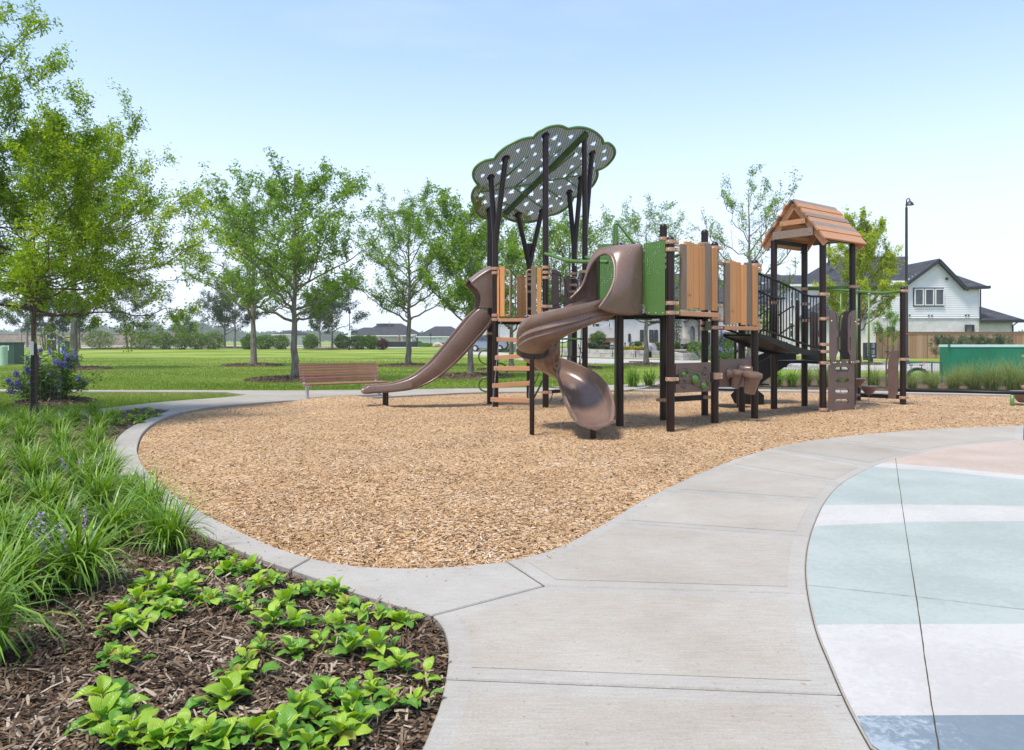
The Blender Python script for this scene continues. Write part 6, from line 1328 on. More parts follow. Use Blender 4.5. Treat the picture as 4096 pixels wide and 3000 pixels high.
# ------------------------------------------------------------ stake and tie at the young elm
s0 = gd(72, 923); st = empty('tree_stake', (s0.x, s0.y, 0), 'black tree stake with pale tag beside the young elm trunk', 'stake')
MB().box((0, 0, .62), (.028, 0, 0), (0, .012, 0), (0, 0, .68)).box((0, .02, .62), (.008, 0, 0), (0, .022, 0), (0, 0, .68)).build('stake', MT['black'], st)
MB().box((-.004, -.016, 1.24), (.031, 0, 0), (0, .003, 0), (0, 0, .12)).build('tag', MT['white'], st)
MB().tube([Vector((.0, -.02, 1.2)), Vector((.05, .02, 1.45)), Vector((.02, .04, 1.55))], .0025, 5).build('tie_wire', MT['chain'], st)
m = MB()
for k in range(14): a = k / 14 * 6.283; m.tube([Vector((.35 * math.cos(a), .35 * math.sin(a), 0)), Vector((.35 * math.cos(a), .35 * math.sin(a), .85))], .0012, 3)
for z in np.linspace(.05, .85, 9): m.tube([Vector((.35 * math.cos(a), .35 * math.sin(a), z)) for a in np.linspace(0, 6.283, 17)[:-1]], .0012, 3, closed=True)
g_ = tag(m.build('trunk_guard', MT['chain']), 'thin wire mesh guard round the base of the young elm', 'wire guard'); g_.location = (s0.x + .06, s0.y + .05, .02)

# ------------------------------------------------------------ buildings
MT['glass'] = M_noise('window glass', [(.02, .025, .03), (.04, .05, .055), (.09, .10, .11)], scale=.8, rough=.08, spec=.7)
MT['trimblack'] = M_flat('black trim', (.018, .018, .02), rough=.45)
MT['trimwhite'] = M_flat('white trim', (.72, .72, .70), rough=.5)
MT['siding'] = M_noise('white lap siding', [(.68, .67, .65), (.73, .72, .70), (.77, .76, .74)], scale=.7, rough=.6)
MT['shingle'] = M_brick('charcoal shingles', (.035, .037, .042), (.075, .078, .085), (.03, .03, .033), .35, .16, .008, .9)
MT['whitebrick'] = M_brick('whitewashed brick', (.58, .54, .48), (.70, .67, .61), (.66, .64, .6), .24, .08, .012, rot=(R(90), 0, 0))
MT['creambrick'] = M_brick('pale brick', (.38, .33, .29), (.47, .42, .37), (.5, .47, .43), .24, .08, .012, rot=(R(90), 0, 0))
MT['stone'] = M_brick('cut limestone', (.36, .32, .26), (.56, .51, .43), (.5, .47, .41), .5, .22, .02, rot=(R(90), 0, 0))
MT['stucco'] = M_noise('cream stucco', [(.60, .57, .52), (.65, .625, .58), (.70, .67, .63)], scale=1.5, rough=.8)
MT['wrap'] = M_noise('blue white wall wrap', [(.60, .64, .68), (.68, .71, .74), (.74, .76, .78)], scale=1.2, rough=.6)
MT['soil'] = M_noise('bare tan soil', [(.26, .19, .13), (.34, .26, .19), (.42, .33, .25)], scale=.4, rough=.95)
MT['blockwall'] = M_brick('tan precast wall', (.30, .25, .20), (.36, .31, .25), (.27, .23, .19), 1.6, .5, .03, rot=(R(90), 0, 0))
def win(pl, r, x0, x1, y0, y1, parent, frame='trimwhite', fr=.09, off=0, lights=1, name='window'):
    a = pl.uv(r, x0, y1); b = pl.uv(r, x1, y0); w_ = b[0] - a[0]; h_ = b[1] - a[1]; c = ((a[0] + b[0]) / 2, (a[1] + b[1]) / 2); m = MB()
    for sx in (-1, 1): m.box(pl.pt((c[0] + sx * (w_ - fr) / 2, c[1]), off + .03), pl.e1 * fr / 2, pl.n * .05, UP * h_ / 2)
    for sy in (-1, 1): m.box(pl.pt((c[0], c[1] + sy * (h_ - fr) / 2), off + .028), pl.e1 * (w_ / 2 - fr), pl.n * .048, UP * fr / 2)
    for k in range(1, lights): m.box(pl.pt((c[0], c[1] - h_ / 2 + h_ * k / lights), off + .025), pl.e1 * (w_ / 2 - fr), pl.n * .04, UP * fr * .3)
    o = m.build(name, MT[frame], parent); MB().box(pl.pt(c, off + .0), pl.e1 * (w_ / 2 - .01), pl.n * .012, UP * (h_ / 2 - .01)).build('pane', MT['glass'], o); return o
def wplane(d): return PLN((0, d, 0), (1, 0, 0), UP)
def hip(x0, x1, y0, y1, ze, zr, rx0, rx1, ov=.4, th=.18):
    m = MB(); a = [(x0 - ov, y0 - ov), (x1 + ov, y0 - ov), (x1 + ov, y1 + ov), (x0 - ov, y1 + ov)]; ym = (y0 + y1) / 2
    v = [(*p, ze - th) for p in a] + [(*p, ze) for p in a] + [(rx0, ym, zr), (rx1, ym, zr)]
    return m.add(v, [(3, 2, 1, 0), (0, 1, 5, 4), (1, 2, 6, 5), (2, 3, 7, 6), (3, 0, 4, 7), (4, 5, 9, 8), (5, 6, 9), (6, 7, 8, 9), (7, 4, 8)])
def house(name, label, d, r, x0, x1, ye, parts, depth, wmat, cat='house'):
    """parts: list of (x0, x1, eave row, ridge row, ridge x0, ridge x1)"""
    pl = wplane(d); root = empty(name, (pl.px(r, (x0 + x1) / 2, ye).x, d, 0), label, cat); root['org'] = tuple(root.location)
    for k, (a, b, e_, rg_, ra_, rb_) in enumerate(parts):
        A_ = pl.px(r, a, e_); B_ = pl.px(r, b, e_); zr = pl.px(r, a, rg_).z; zb = min(gzf(A_.x, d), gzf(B_.x, d)) - .1
        MB().aabb(A_.x + .45, B_.x - .45, d + k * .03, d + depth, zb, A_.z + .02).build('wall', MT[wmat], root)
        hip(A_.x + .45, B_.x - .45, d + k * .03, d + depth, A_.z + .05, zr, pl.px(r, ra_, 0).x, pl.px(r, rb_, 0).x).build('roof', MT['shingle'], root)
        MB().aabb(A_.x + .04, B_.x - .04, d + k * .03 - .46, d + k * .03 - .42, A_.z - .16, A_.z + .03).build('fascia', MT['trimwhite'], root)
    return root, pl
h1, pl = house('house', 'low grey roofed brick house beyond the hedges', 150, 'Q8', 235, 1390, 345, [(235, 900, 345, 216, 480, 620), (520, 1390, 345, 152, 730, 1070)], 14, 'creambrick')
for x0, x1, y0, y1 in ((882, 910, 358, 432), (925, 970, 357, 372), (1150, 1170, 360, 432), (790, 812, 358, 372)): win(pl, 'Q8', x0, x1, y0, y1, h1, fr=.12, off=.06)
MB().box(pl.px('Q8', 895, 165, -6), (.12, 0, 0), (0, .12, 0), (0, 0, .6)).build('vent_pipe', MT['trimwhite'], h1)
for x in (742, 804, 862, 926): MB().box(pl.px('Q8', x, 168, -5.2), (.55, 0, 0), (0, .3, 0), (0, 0, .12)).build('roof_vent', MT['shingle'], h1)
h2, pl = house('house', 'pale blue white unfinished house with grey roof left of the play structure', 140, 'Q8', 1365, 2120, 360, [(1365, 2120, 360, 197, 1600, 1850)], 14, 'wrap')
for x0, x1, y0, y1 in ((1438, 1466, 368, 384), (1484, 1520, 368, 384), (1484, 1520, 395, 410), (1484, 1520, 420, 436), (1592, 1614, 368, 414), (1620, 1642, 368, 414), (1648, 1670, 368, 414), (1712, 1732, 368, 418), (1740, 1760, 368, 418), (1792, 1836, 368, 382)): win(pl, 'Q8', x0, x1, y0, y1, h2, fr=.1, off=.02)
h3, pl = house('garage', 'small stone garage with dark door between two far houses', 143, 'Q8', 1285, 1385, 332, [(1285, 1390, 332, 285, 1290, 1310)], 8, 'stucco', 'garage')
win(pl, 'Q8', 1293, 1370, 398, 452, h3, 'trimwhite', .12, .02, 4, 'garage_door')
h4, pl = house('house', 'cream house far behind the two left pecan trees', 170, 'Q8', -800, -420, 340, [(-800, -420, 330, 265, -700, -520)], 12, 'stucco')
# white gabled house on the right
D0 = 62.0; pl = wplane(D0); wh = empty('house', (34, D0, 0), 'two storey white house with dark gable roof on the right', 'house'); wh['org'] = tuple(wh.location)
bk = 9.0
sheet2d('wall', [pl.uv('R7', *p) for p in [(700, 455), (1055, 222), (1312, 480), (1456, 486), (1456, 762), (540, 762), (540, 560)]], [], pl, .3, 'siding', wh, -.17)
MB().aabb(pl.px('R7', 460, 0).x, pl.px('R7', 1456, 0).x, D0 + .02, D0 + bk, -.2, pl.px('R7', 0, 764).z).build('wall', MT['whitebrick'], wh)
MB().aabb(pl.px('R7', 540, 0).x, pl.px('R7', 1454, 0).x, D0 + .33, D0 + bk, 3, pl.px('R7', 0, 490).z).build('wall', MT['siding'], wh)
# lapped boards over the gable wall
sid = MB(); zt = pl.px('R7', 0, 240).z; z = pl.px('R7', 0, 762).z; hb = .185
gx = [pl.uv('R7', *p) for p in [(760, 425), (1055, 232), (1308, 478)]]
while z < zt:
    xl = pl.px('R7', 542, 0).x if z < gx[0][1] else float(np.interp(z, [gx[0][1], gx[1][1]], [gx[0][0], gx[1][0]])); xr = pl.px('R7', 1454, 0).x if z < pl.px('R7', 0, 490).z else float(np.interp(z, [gx[2][1], gx[1][1]], [gx[2][0], gx[1][0]]))
    if xr - xl > .2: sid.add([(xl, D0 - .06, z), (xr, D0 - .06, z), (xr, D0 - .024, z + hb), (xl, D0 - .024, z + hb), (xl, D0 - .02, z), (xr, D0 - .02, z)], [(0, 1, 2, 3), (4, 5, 1, 0)])
    z += hb
o = sid.build('siding_boards', MT['siding'], wh); o['kind'] = 'stuff'
def rslab(P, name, mat, par, th=.16):
    m = MB(); P = [Vector(p) for p in P]; n = (P[1] - P[0]).cross(P[2] - P[0]).normalized(); n = n if n.z > 0 else -n; k = len(P); m.v = P + [p - n * th for p in P]
    nn = (P[1] - P[0]).cross(P[2] - P[0]); up_ = nn.z > 0; t = tuple(range(k)); m.f = [t if up_ else t[::-1], tuple(k + i for i in (t[::-1] if up_ else t))] + [(i, (i + 1) % k, k + (i + 1) % k, k + i) for i in range(k)]
    return m.build(name, MT[mat], par)
ap = pl.px('R7', 1052, 203); le = pl.px('R7', 690, 470); re = pl.px('R7', 1322, 484); f0 = Vector((0, -.45, 0)); bkv = Vector((0, bk, 0))
rslab([le + f0, ap + f0, ap + bkv, le + bkv], 'roof', 'shingle', wh); rslab([ap + f0, re + f0, re + bkv, ap + bkv], 'roof', 'shingle', wh)
for a, b_ in ((le, ap), (ap, re)): MB().beam(a + f0 * 1.06 - UP * .16, b_ + f0 * 1.06 - UP * .16, .05, .26, (0, 0, 1)).build('fascia', MT['trimblack'], wh)
# hipped roof to the right of the gable
P = [wplane(D0 + 4).px('R7', 1212, 345), pl.px('R7', 1528, 470) + f0, pl.px('R7', 1300, 478) + f0, pl.px('R7', 1528, 470) + bkv]
rslab([pl.px('R7', 1298, 480) + f0 * .9, P[1], P[0]], 'roof', 'shingle', wh); rslab([P[1], P[3], P[0]], 'roof', 'shingle', wh)
MB().beam(pl.px('R7', 1312, 482) + f0, P[1] + f0 * .1, .08, .2).build('gutter', MT['trimblack'], wh)
MB().tube([pl.px('R7', 1459, 490, .12), pl.px('R7', 1459, 740, .12)], .06, 8).build('downpipe', MT['trimblack'], wh)
# low wing on the far right
MB().aabb(pl.px('R7', 1456, 0).x + .01, pl.px('R7', 1795, 0).x, D0 + .3, D0 + 8, -.2, pl.px('R7', 0, 775).z).build('wall', MT['whitebrick'], wh)
q0, q1, q2 = pl.px('R7', 1450, 778) + f0 * .6, pl.px('R7', 1858, 776) + f0 * .6, wplane(D0 + 4.2).px('R7', 1462, 650)
rslab([q0, q1, q2], 'roof', 'shingle', wh); rslab([q1, q1 + Vector((0, 9, 0)), q2], 'roof', 'shingle', wh); MB().beam(q0 - UP * .12, q1 - UP * .12, .1, .26).build('gutter', MT['trimblack'], wh)
MB().tube([pl.px('R7', 1805, 790, .4), pl.px('R7', 1793, 830, -.25), pl.px('R7', 1793, 1000, -.25)], .06, 8).build('downpipe', MT['trimblack'], wh)
wf = MB(); a = pl.uv('R7', 828, 652); b_ = pl.uv('R7', 1118, 475); wfo = MB().box(pl.pt(((a[0] + b_[0]) / 2, (a[1] + b_[1]) / 2), .05), (( b_[0] - a[0]) / 2, 0, 0), (0, .04, 0), (0, 0, (b_[1] - a[1]) / 2)).build('window_surround', MT['trimblack'], wh)
for x0, x1 in ((836, 922), (933, 1019), (1030, 1115)): win(pl, 'R7', x0, x1, 485, 642, wh, 'trimwhite', .075, .12)
win(pl, 'R7', 1318, 1402, 824, 902, wh, 'trimblack', .1, .06); win(pl, 'R7', 585, 655, 846, 892, wh, 'trimblack', .1, .05); win(pl, 'R7', 495, 540, 852, 890, wh, 'trimblack', .08, .05)
for x, y, s_ in ((1145, 390, .095), (975, 738, .05), (1004, 738, .05), (1323, 735, .05), (1350, 735, .05), (794, 735, .05)): MB().box(pl.px('R7', x, y, .09), (s_, 0, 0), (0, .05, 0), (0, 0, s_ * 1.1)).build('wall_vent', MT['trimblack'], wh)
# large roofs behind on the left of it
x0_, x1_ = pl.px('R7', 15, 0).x, pl.px('R7', 1000, 0).x
hip(x0_ + 1.5, x1_, D0 + 5, D0 + 15, pl.px('R7', 0, 455).z * 1.05, pl.px('R7', 0, 175).z * 1.13, pl.px('R7', 120, 0).x * 1.16, pl.px('R7', 790, 0).x * 1.16).build('main_roof', MT['shingle'], wh)
MB().aabb(x0_ + 2, x1_, D0 + 5.4, D0 + 15, -.1, pl.px('R7', 0, 455).z * 1.05).build('wall', MT['siding'], wh)
MB().tube([Vector((pl.px('R7', 100, 0).x * 1.09, D0 + 7, 8.4)), Vector((pl.px('R7', 100, 0).x * 1.09, D0 + 7, 10.6))], .11, 8).build('flue_pipe', MT['trimblack'], wh)
h5, p5_ = house('house', 'cream house with dark hipped roof behind the sloping bridge', 66, 'R5', 690, 1180, 1072, [(690, 1180, 1072, 905, 850, 1100)], 11, 'stucco')
for x0, x1, y0, y1 in ((705, 755, 1140, 1320), (765, 815, 1140, 1320), (700, 755, 1480, 1660)): win(p5_, 'R5', x0, x1, y0, y1, h5, fr=.12, off=.02, lights=2)
h6, p6_ = house('house', 'dark roofed house half hidden by the thin leaved tree', 78, 'R5', 372, 860, 1060, [(372, 860, 1050, 905, 430, 760)], 10, 'siding')
lowr = wplane(63.5); a = lowr.px('R5', 930, 1430); b_ = lowr.px('R5', 1560, 1430); c = lowr.px('R5', 1180, 1215)
pr = empty('porch', (27, 63.5, 0), 'low dark roofed porch behind the climbing wall', 'porch'); pr['org'] = tuple(pr.location)
MB().aabb(a.x + .5, b_.x, 63.6, 65.6, -.1, a.z).build('wall', MT['stucco'], pr); hip(a.x + .3, b_.x, 63.6, 66.4, a.z, c.z, c.x, b_.x - 1).build('roof', MT['shingle'], pr)
# clubhouse with stone arch
DC = 69.0; pc = wplane(DC); ch = empty('clubhouse', (14, DC, 0), 'cream clubhouse with limestone arched entrance behind the flower beds', 'building'); ch['org'] = tuple(ch.location)
xa, xb = pc.px('Q1', 100, 0).x, pc.px('Q3', 2300, 0).x; ez = 5.0
MB().aabb(xa, xb, DC + .4, DC + 12, -.1, ez).build('wall', MT['stucco'], ch); hip(xa, xb, DC + .4, DC + 12, ez, 8.2, xa + 4, xb - 4, .6).build('roof', MT['shingle'], ch)
ent = [pc.uv('Q3', *p) for p in [(470, 640), (470, 130), (590, -20), (820, 150), (820, 640), (668, 640)]]
arch = [(550, 640), (548, 300), (555, 250), (575, 205), (608, 180), (640, 200), (660, 245), (668, 300)]
sheet2d('stone_entrance', [pc.uv('Q3', *p) for p in [(470, 640), (470, 60), (600, -60), (822, 60), (822, 640), (669, 640), (668, 300), (660, 245), (640, 205), (608, 182), (575, 205), (555, 250), (548, 300), (547, 640)]], [], pc, .6, 'stone', ch, -.1)
rslab([pc.px('Q3', 600, -75, .6), pc.px('Q3', 850, 150, .6), pc.px('Q3', 850, 150, -2), pc.px('Q3', 600, -75, -2)], 'entrance_roof', 'shingle', ch); rslab([pc.px('Q3', 430, 90, .6), pc.px('Q3', 600, -75, .6), pc.px('Q3', 600, -75, -2), pc.px('Q3', 430, 90, -2)], 'entrance_roof', 'shingle', ch)
MB().tube([pc.px('Q3', 738, 150, .45), pc.px('Q3', 738, 560, .45)], .07, 8).build('downpipe', MT['trimblack'], ch)
sheet2d('stone_base', [pc.uv('Q3', *p) for p in [(325, 640), (325, 455), (470, 455), (470, 640)]], [], pc, .3, 'stone', ch, -.1); sheet2d('stone_base', [pc.uv('Q3', *p) for p in [(1222, 640), (1222, 300), (1322, 300), (1322, 640)]], [], pc, .5, 'stone', ch, .0)
for r_, x0, x1, y0, y1 in (('Q1', 1500, 1590, 380, 690), ('Q1', 1740, 1850, 380, 690), ('Q1', 1870, 1960, 380, 690), ('Q1', 1195, 1255, 480, 690), ('Q3', 985, 1040, 330, 640), ('Q3', 1370, 1470, 330, 640), ('Q3', 1480, 1580, 330, 640), ('Q1', 690, 720, 210, 300)): win(pc, r_, x0, x1, y0, y1, ch, 'trimblack', .1, -.38, 2)
sheet2d('sign_board', [pc.uv('Q1', *p) for p in [(255, 232), (440, 232), (440, 305), (255, 305)]], [], pc, .1, 'trimblack', ch, .5)
def text_mesh(txt, size):
    cu = bpy.data.curves.new('t', 'FONT'); cu.body = txt; cu.size = size; cu.align_x = 'CENTER'; cu.align_y = 'CENTER'; cu.extrude = .004; cu.resolution_u = 2; ob = bpy.data.objects.new('t', cu); COL.objects.link(ob)
    me = bpy.data.meshes.new_from_object(ob.evaluated_get(bpy.context.evaluated_depsgraph_get())); bpy.data.objects.remove(ob); return me
def lettering(txt, size, loc, mat, parent, name='lettering'):
    o = link(name, text_mesh(txt, size), parent); o.data.materials.clear(); o.data.materials.append(MT[mat]); o.rotation_euler = (R(90), 0, 0); o.location = Vector(loc) - (Vector(parent['org']) if 'org' in parent else Vector()); return o
lettering('WELCOME', .62, pc.px('Q1', 345, 270, .58), 'white', ch)
# dark tower block in the trees behind the hood
h7, p7_ = house('house', 'stone house with dark gables seen through the leaves above the straight slide', 74, 'L4', 930, 1420, 1130, [(930, 1420, 1130, 1020, 1000, 1300)], 10, 'stucco')

# ------------------------------------------------------------ beds in front of the clubhouse
MT['stoneblock'] = M_noise('split limestone', [(.30, .28, .25), (.42, .39, .34), (.52, .48, .42)], scale=2.2, rough=.9, bump=.6, bscale=14)
def stone_wall(label, pts, h, seed):
    """course of separate cut blocks along a line on the ground"""
    rs2 = random.Random(seed); P = [gfar(*S2D(p)) for p in pts]; root = empty('stone_wall', P[0], label, 'wall'); root['org'] = tuple(root.location); m = MB()
    for a, b in zip(P, P[1:]):
        d_ = b - a; d_.z = 0; L = d_.length; t = d_.normalized(); s_ = Vector((-t.y, t.x, 0))
        for row in range(2):
            u = -rs2.uniform(0, .6) if row else 0.0
            while u < L:
                w_ = rs2.uniform(.5, 1.3); u0_, u1_ = max(u, 0), min(u + w_, L); u += w_
                if u1_ - u0_ < .05: continue
                c = a.lerp(b, (u0_ + u1_) / 2 / L); m.box(c + UP * (h / 2 * (row + .5)) - s_ * rs2.uniform(0, .03), t * ((u1_ - u0_) / 2 - .008), s_ * .2, UP * (h / 4 - .006))
    m.build('blocks', MT['stoneblock'], root, bevel=.015)['kind'] = 'stuff'; return root
def S2D(p): return tuple(k * .55078 for k in S(*p))
stone_wall('long low limestone retaining wall below the flower beds', [('Q1', -900, 1010), ('Q1', -300, 1050), ('Q1', 160, 1078), ('Q1', 800, 1100), ('Q1', 1370, 1112), ('Q1', 1600, 1112)], .62, 1)
stone_wall('short limestone wall right of the tree trunk by the boulder', [('Q1', 1800, 1102), ('Q1', 2100, 1102), ('Q3', 340, 972)], .55, 2)
stone_wall('limestone planter wall in front of the arch', [('Q3', 350, 974), ('Q3', 505, 970), ('Q3', 800, 945), ('Q3', 1100, 940)], .55, 3)
stone_wall('upper limestone terrace wall behind the planter', [('Q3', 100, 872), ('Q3', 380, 874), ('Q3', 700, 880), ('Q3', 1050, 860)], .6, 4)
stone_wall('limestone wall behind the violet shrub', [('Q3', 1220, 935), ('Q3', 1600, 930), ('Q3', 2000, 925), ('R6', 340, 895)], .55, 5)
# bed soil terrace behind the walls
def terrace(pts_near, pts_far, lift, mat, name):
    sheet(name, [gfar(*S2D(p)) for p in pts_near] + [gfar(*S2D(p)) for p in pts_far[::-1]], lift, mat, 3.0)
terrace([('Q1', -900, 1005), ('Q1', 160, 1072), ('Q1', 1370, 1106), ('Q1', 2100, 1096), ('Q3', 1100, 932), ('Q3', 2000, 915)], [('Q1', -900, 940), ('Q1', 160, 985), ('Q1', 1370, 1000), ('Q1', 2100, 1000), ('Q3', 1100, 838), ('Q3', 2000, 838)], .5, 'mulch_bed', 'bed_soil')
SH = [ # region, x centre, y bottom, width px, height px, material, label, dist
    ('Q1', 260, 968, 240, 80, 'leaf_bush', 'clipped low hedge at the left of the stone bed', 64), ('Q1', 480, 975, 240, 75, 'leaf_bush', 'clipped low hedge in the middle of the stone bed', 64), ('Q1', 700, 980, 240, 75, 'leaf_bush', 'clipped low hedge ending beside the brown post', 64), ('Q1', 1100, 1000, 120, 90, 'leaf_bush', 'round green shrub left of the golden shrubs', 64),
    ('Q1', 1110, 905, 90, 80, 'leaf_yel', 'leftmost golden shrub by the brown post', 65), ('Q1', 1220, 915, 130, 90, 'leaf_yel', 'second golden shrub from the left', 65), ('Q1', 1360, 915, 140, 80, 'leaf_yel', 'third golden shrub from the left', 65), ('Q1', 1510, 915, 140, 90, 'leaf_yel', 'golden shrub just left of the tree trunk', 65), ('Q1', 1270, 1005, 220, 95, 'leaf_yel', 'golden shrub lowest at the stone wall', 63), ('Q1', 1790, 930, 90, 70, 'leaf_yel', 'golden shrub right of the tree trunk', 65),
    ('Q1', 1380, 800, 300, 130, 'leaf_bush', 'tall green hedge behind the golden shrubs', 67), ('Q1', 1850, 800, 300, 120, 'leaf_bush', 'green hedge under the clubhouse windows', 67), ('Q1', 1900, 990, 230, 150, 'leaf_grey', 'grey green shrub by the boulder', 65), ('Q1', 560, 880, 300, 90, 'leaf_grey', 'grey green groundcover mound behind the hedge', 66), ('Q1', 250, 840, 260, 110, 'leaf_grey', 'feathery grey green mound at the left of the bed', 66), ('Q1', 640, 810, 200, 90, 'leaf_burg', 'burgundy shrub near the white pole', 67),
    ('Q1', 400, 680, 420, 360, 'leaf_bush', 'round green tree shaped shrub before the cedar fence', 68), ('Q3', 612, 860, 205, 250, 'leaf_bush', 'round topiary shrub in the limestone planter', 62), ('Q3', 285, 720, 130, 170, 'leaf_bush', 'round shrub left of the navy sign board', 66), ('Q3', 660, 640, 290, 100, 'leaf_bush', 'clipped hedge under the stone arch', 67), ('Q3', 480, 730, 120, 120, 'leaf_grey', 'pale shrub right of the navy sign board', 65), ('Q3', 370, 820, 300, 60, 'leaf_yel', 'low yellow green edging plants on the terrace', 65), ('Q3', 760, 740, 120, 110, 'leaf_grey', 'pale shrub right of the topiary', 65), ('Q3', 1300, 750, 200, 70, 'leaf_burg', 'burgundy shrub behind the violet flowers', 66), ('Q3', 2200, 800, 260, 160, 'leaf_bush', 'lantana mound with orange flowers beside the stairs', 60),
    ('Q8', 1390, 480, 120, 45, 'leaf_bush', 'coral flowering shrub left end of the far bed', 110), ('Q8', 1480, 518, 380, 55, 'leaf_bush', 'long low green border in front of the blue white house', 108), ('Q8', 1780, 518, 200, 55, 'leaf_grey', 'border with orange flowers beside the slide', 108), ('Q1', -500, 960, 300, 110, 'leaf_bush', 'pink rose bed behind the parked car', 72), ('Q1', -820, 950, 260, 100, 'leaf_bush', 'pink rose bed left of the parked car', 72)]
for k, (r_, x, yb, w_, h_, mt, lab, d) in enumerate(SH):
    sc_ = d / F4 / REG[r_][2]; c = AT(*S(r_, x, yb), d); fl = ('leaf_red', 260) if any(t in lab for t in ('coral', 'orange', 'rose')) else None; z = max(gzf(c.x, d), min(c.z, gzf(c.x, d) + .75))
    n_ = int(700 + 900 * min(2.5, w_ * sc_)); o = shrub('garden_shrub', (c.x, d, z), w_ * sc_ / 2, max(.12, h_ * sc_ / 1.9), 500 + k, lab, n_, .15, .08, mt, flower=fl)
# slim cypress
cy = AT(*S('Q3', 268, 600), 67.5); o = empty('cypress', (cy.x, 67.5, gzf(cy.x, 67.5)), 'slim dark cypress left of the stone arch', 'tree'); rs3 = np.random.RandomState(4); n = 2600; t = rs3.uniform(0, 1, n); a = rs3.uniform(0, 6.28, n); r_ = .5 * np.sin(np.pi * np.clip(t * .9 + .1, 0, 1)) * rs3.uniform(.3, 1, n); V, F, ti = leaf_cloud(np.stack([r_ * np.cos(a), r_ * np.sin(a), .2 + t * 5.0], 1), rs3, .16, .05, droop=-.9); link('crown', np_mesh('crown', V, F, ti, mat=MT['leaf_dark']), o); MB().tube([(0, 0, -.1), (0, 0, 4.5)], [.07, .01], 8).build('trunk', MT['bark2'], o)
MT['navy'] = M_flat('navy sign', (.018, .025, .05), rough=.5); MT['signgreen'] = M_flat('sign green', (.08, .38, .10), rough=.5); MT['rock'] = M_noise('grey boulder', [(.16, .16, .16), (.26, .26, .255), (.36, .355, .34)], scale=3, rough=.9, bump=.8, bscale=10)
def yard_sign(r_, x0, x1, y0, y1, d, label, green=True, lines=2):
    p_ = wplane(d); a = p_.px(r_, x0, y1); b = p_.px(r_, x1, y0); o = empty('yard_sign', ((a.x + b.x) / 2, d, gzf(a.x, d)), label, 'sign'); o['org'] = tuple(o.location); w_, h_ = b.x - a.x, b.z - a.z
    MB().aabb(a.x, b.x, d - .015, d + .015, a.z, b.z).build('board', MT['white'], o); MB().aabb(a.x + w_ * .05, b.x - w_ * .05, d - .02, d - .0155, a.z + h_ * .04, b.z - h_ * (.27 if green else .05)).build('navy_field', MT['navy'], o)
    if green:
        for k in (0, 1): MB().aabb(a.x + w_ * (.05 + .62 * k), a.x + w_ * (.33 + .62 * k), d - .02, d - .0155, b.z - h_ * .2, b.z - h_ * .04).build('green_field', MT['signgreen'], o)
    for k in range(lines): MB().aabb(a.x + w_ * .18, b.x - w_ * (.18 + .1 * k), d - .025, d - .0205, a.z + h_ * (.4 - .18 * k), a.z + h_ * (.46 - .18 * k)).build('text_line', MT['white'], o)
    for xx in (a.x + .03, b.x - .03): MB().tube([Vector((xx, d + .03, gzf(xx, d) - .1)), Vector((xx, d + .03, b.z - .05))], .015, 6).build('sign_leg', MT['white'], o)
yard_sign('Q1', 715, 812, 722, 880, 65.4, 'navy and green yard sign leaning left of the brown post'); yard_sign('Q1', 1268, 1342, 662, 790, 66.2, 'navy and green yard sign above the golden shrubs'); yard_sign('Q1', 1700, 1765, 775, 935, 64.6, 'navy and green yard sign right behind the tree trunk'); yard_sign('Q1', 1075, 1118, 700, 815, 66, 'plain navy yard sign right of the brown post', False); yard_sign('Q3', 345, 450, 585, 720, 65.8, 'navy sign board with white words before the arch', False); yard_sign('Q3', 800, 825, 525, 640, 66.4, 'narrow navy and green sign beside the capped post'); yard_sign('R6', 400, 450, 640, 690, 63, 'small white and green sign under the bridge rail', True, 1)
bo = AT(*S('Q1', 1770, 1090), 61.5); m = MB(); rs4 = random.Random(2)
bmm = bmesh.new(); bmesh.ops.create_icosphere(bmm, subdivisions=2, radius=1)
for v in bmm.verts: v.co *= rs4.uniform(.75, 1.2); v.co.x *= .55; v.co.y *= .45; v.co.z *= .75
me = bpy.data.meshes.new('boulder'); bmm.to_mesh(me); bmm.free(); o = tag(link('boulder', me, None, MT['rock']), 'grey angular boulder standing at the wall corner', 'rock'); o.location = (bo.x, 61.5, gzf(bo.x, 61.5) + .45)
# drain slot in the kerb
dr = AT(*S('Q1', 1380, 1187), 48.5); tag(MB().aabb(dr.x - .45, dr.x + .45, dr.y - .05, dr.y + .1, gzf(dr.x, dr.y), gzf(dr.x, dr.y) + .07).build('storm_drain', MT['trimblack']), 'dark storm drain slot in the street kerb', 'drain')

# ------------------------------------------------------------ fence, lamp, mailboxes, tank, cage
def mfence(name, label, d, r_, x0, x1, yt, yb, mats, gate=None):
    p_ = wplane(d); a = p_.px(r_, x0, yb); b = p_.px(r_, x1, yt); o = empty(name, (a.x, d, 0), label, 'fence'); o['org'] = tuple(o.location); rs5 = np.random.RandomState(7); xs = np.arange(a.x, b.x, .145); V = []; F = []; T = []
    zg = gzf((a.x + b.x) / 2, d) - .05
    for x in xs:
        dy = rs5.uniform(-.006, .006); k = len(V); V += [(x - a.x, dy, zg), (x - a.x + .14, dy, zg), (x - a.x + .14, dy, b.z - .05), (x - a.x, dy, b.z - .05), (x - a.x + .14, dy + .02, zg), (x - a.x + .14, dy + .02, b.z - .05)]; F += [(k, k + 1, k + 2, k + 3), (k + 1, k + 4, k + 5, k + 2)]; t = rs5.uniform(0, 1); T += [t, t]
    bo_ = link('pickets', np_mesh('pickets', V, F, T, mat=MT['cedar']), o); bo_['kind'] = 'stuff'
    MB().aabb(a.x, b.x, d - .05, d + .06, b.z - .05, b.z).aabb(a.x, b.x, d - .03, d - .008, b.z - .2, b.z - .06).build('cap_rail', MT['cedarrail'], o); return o
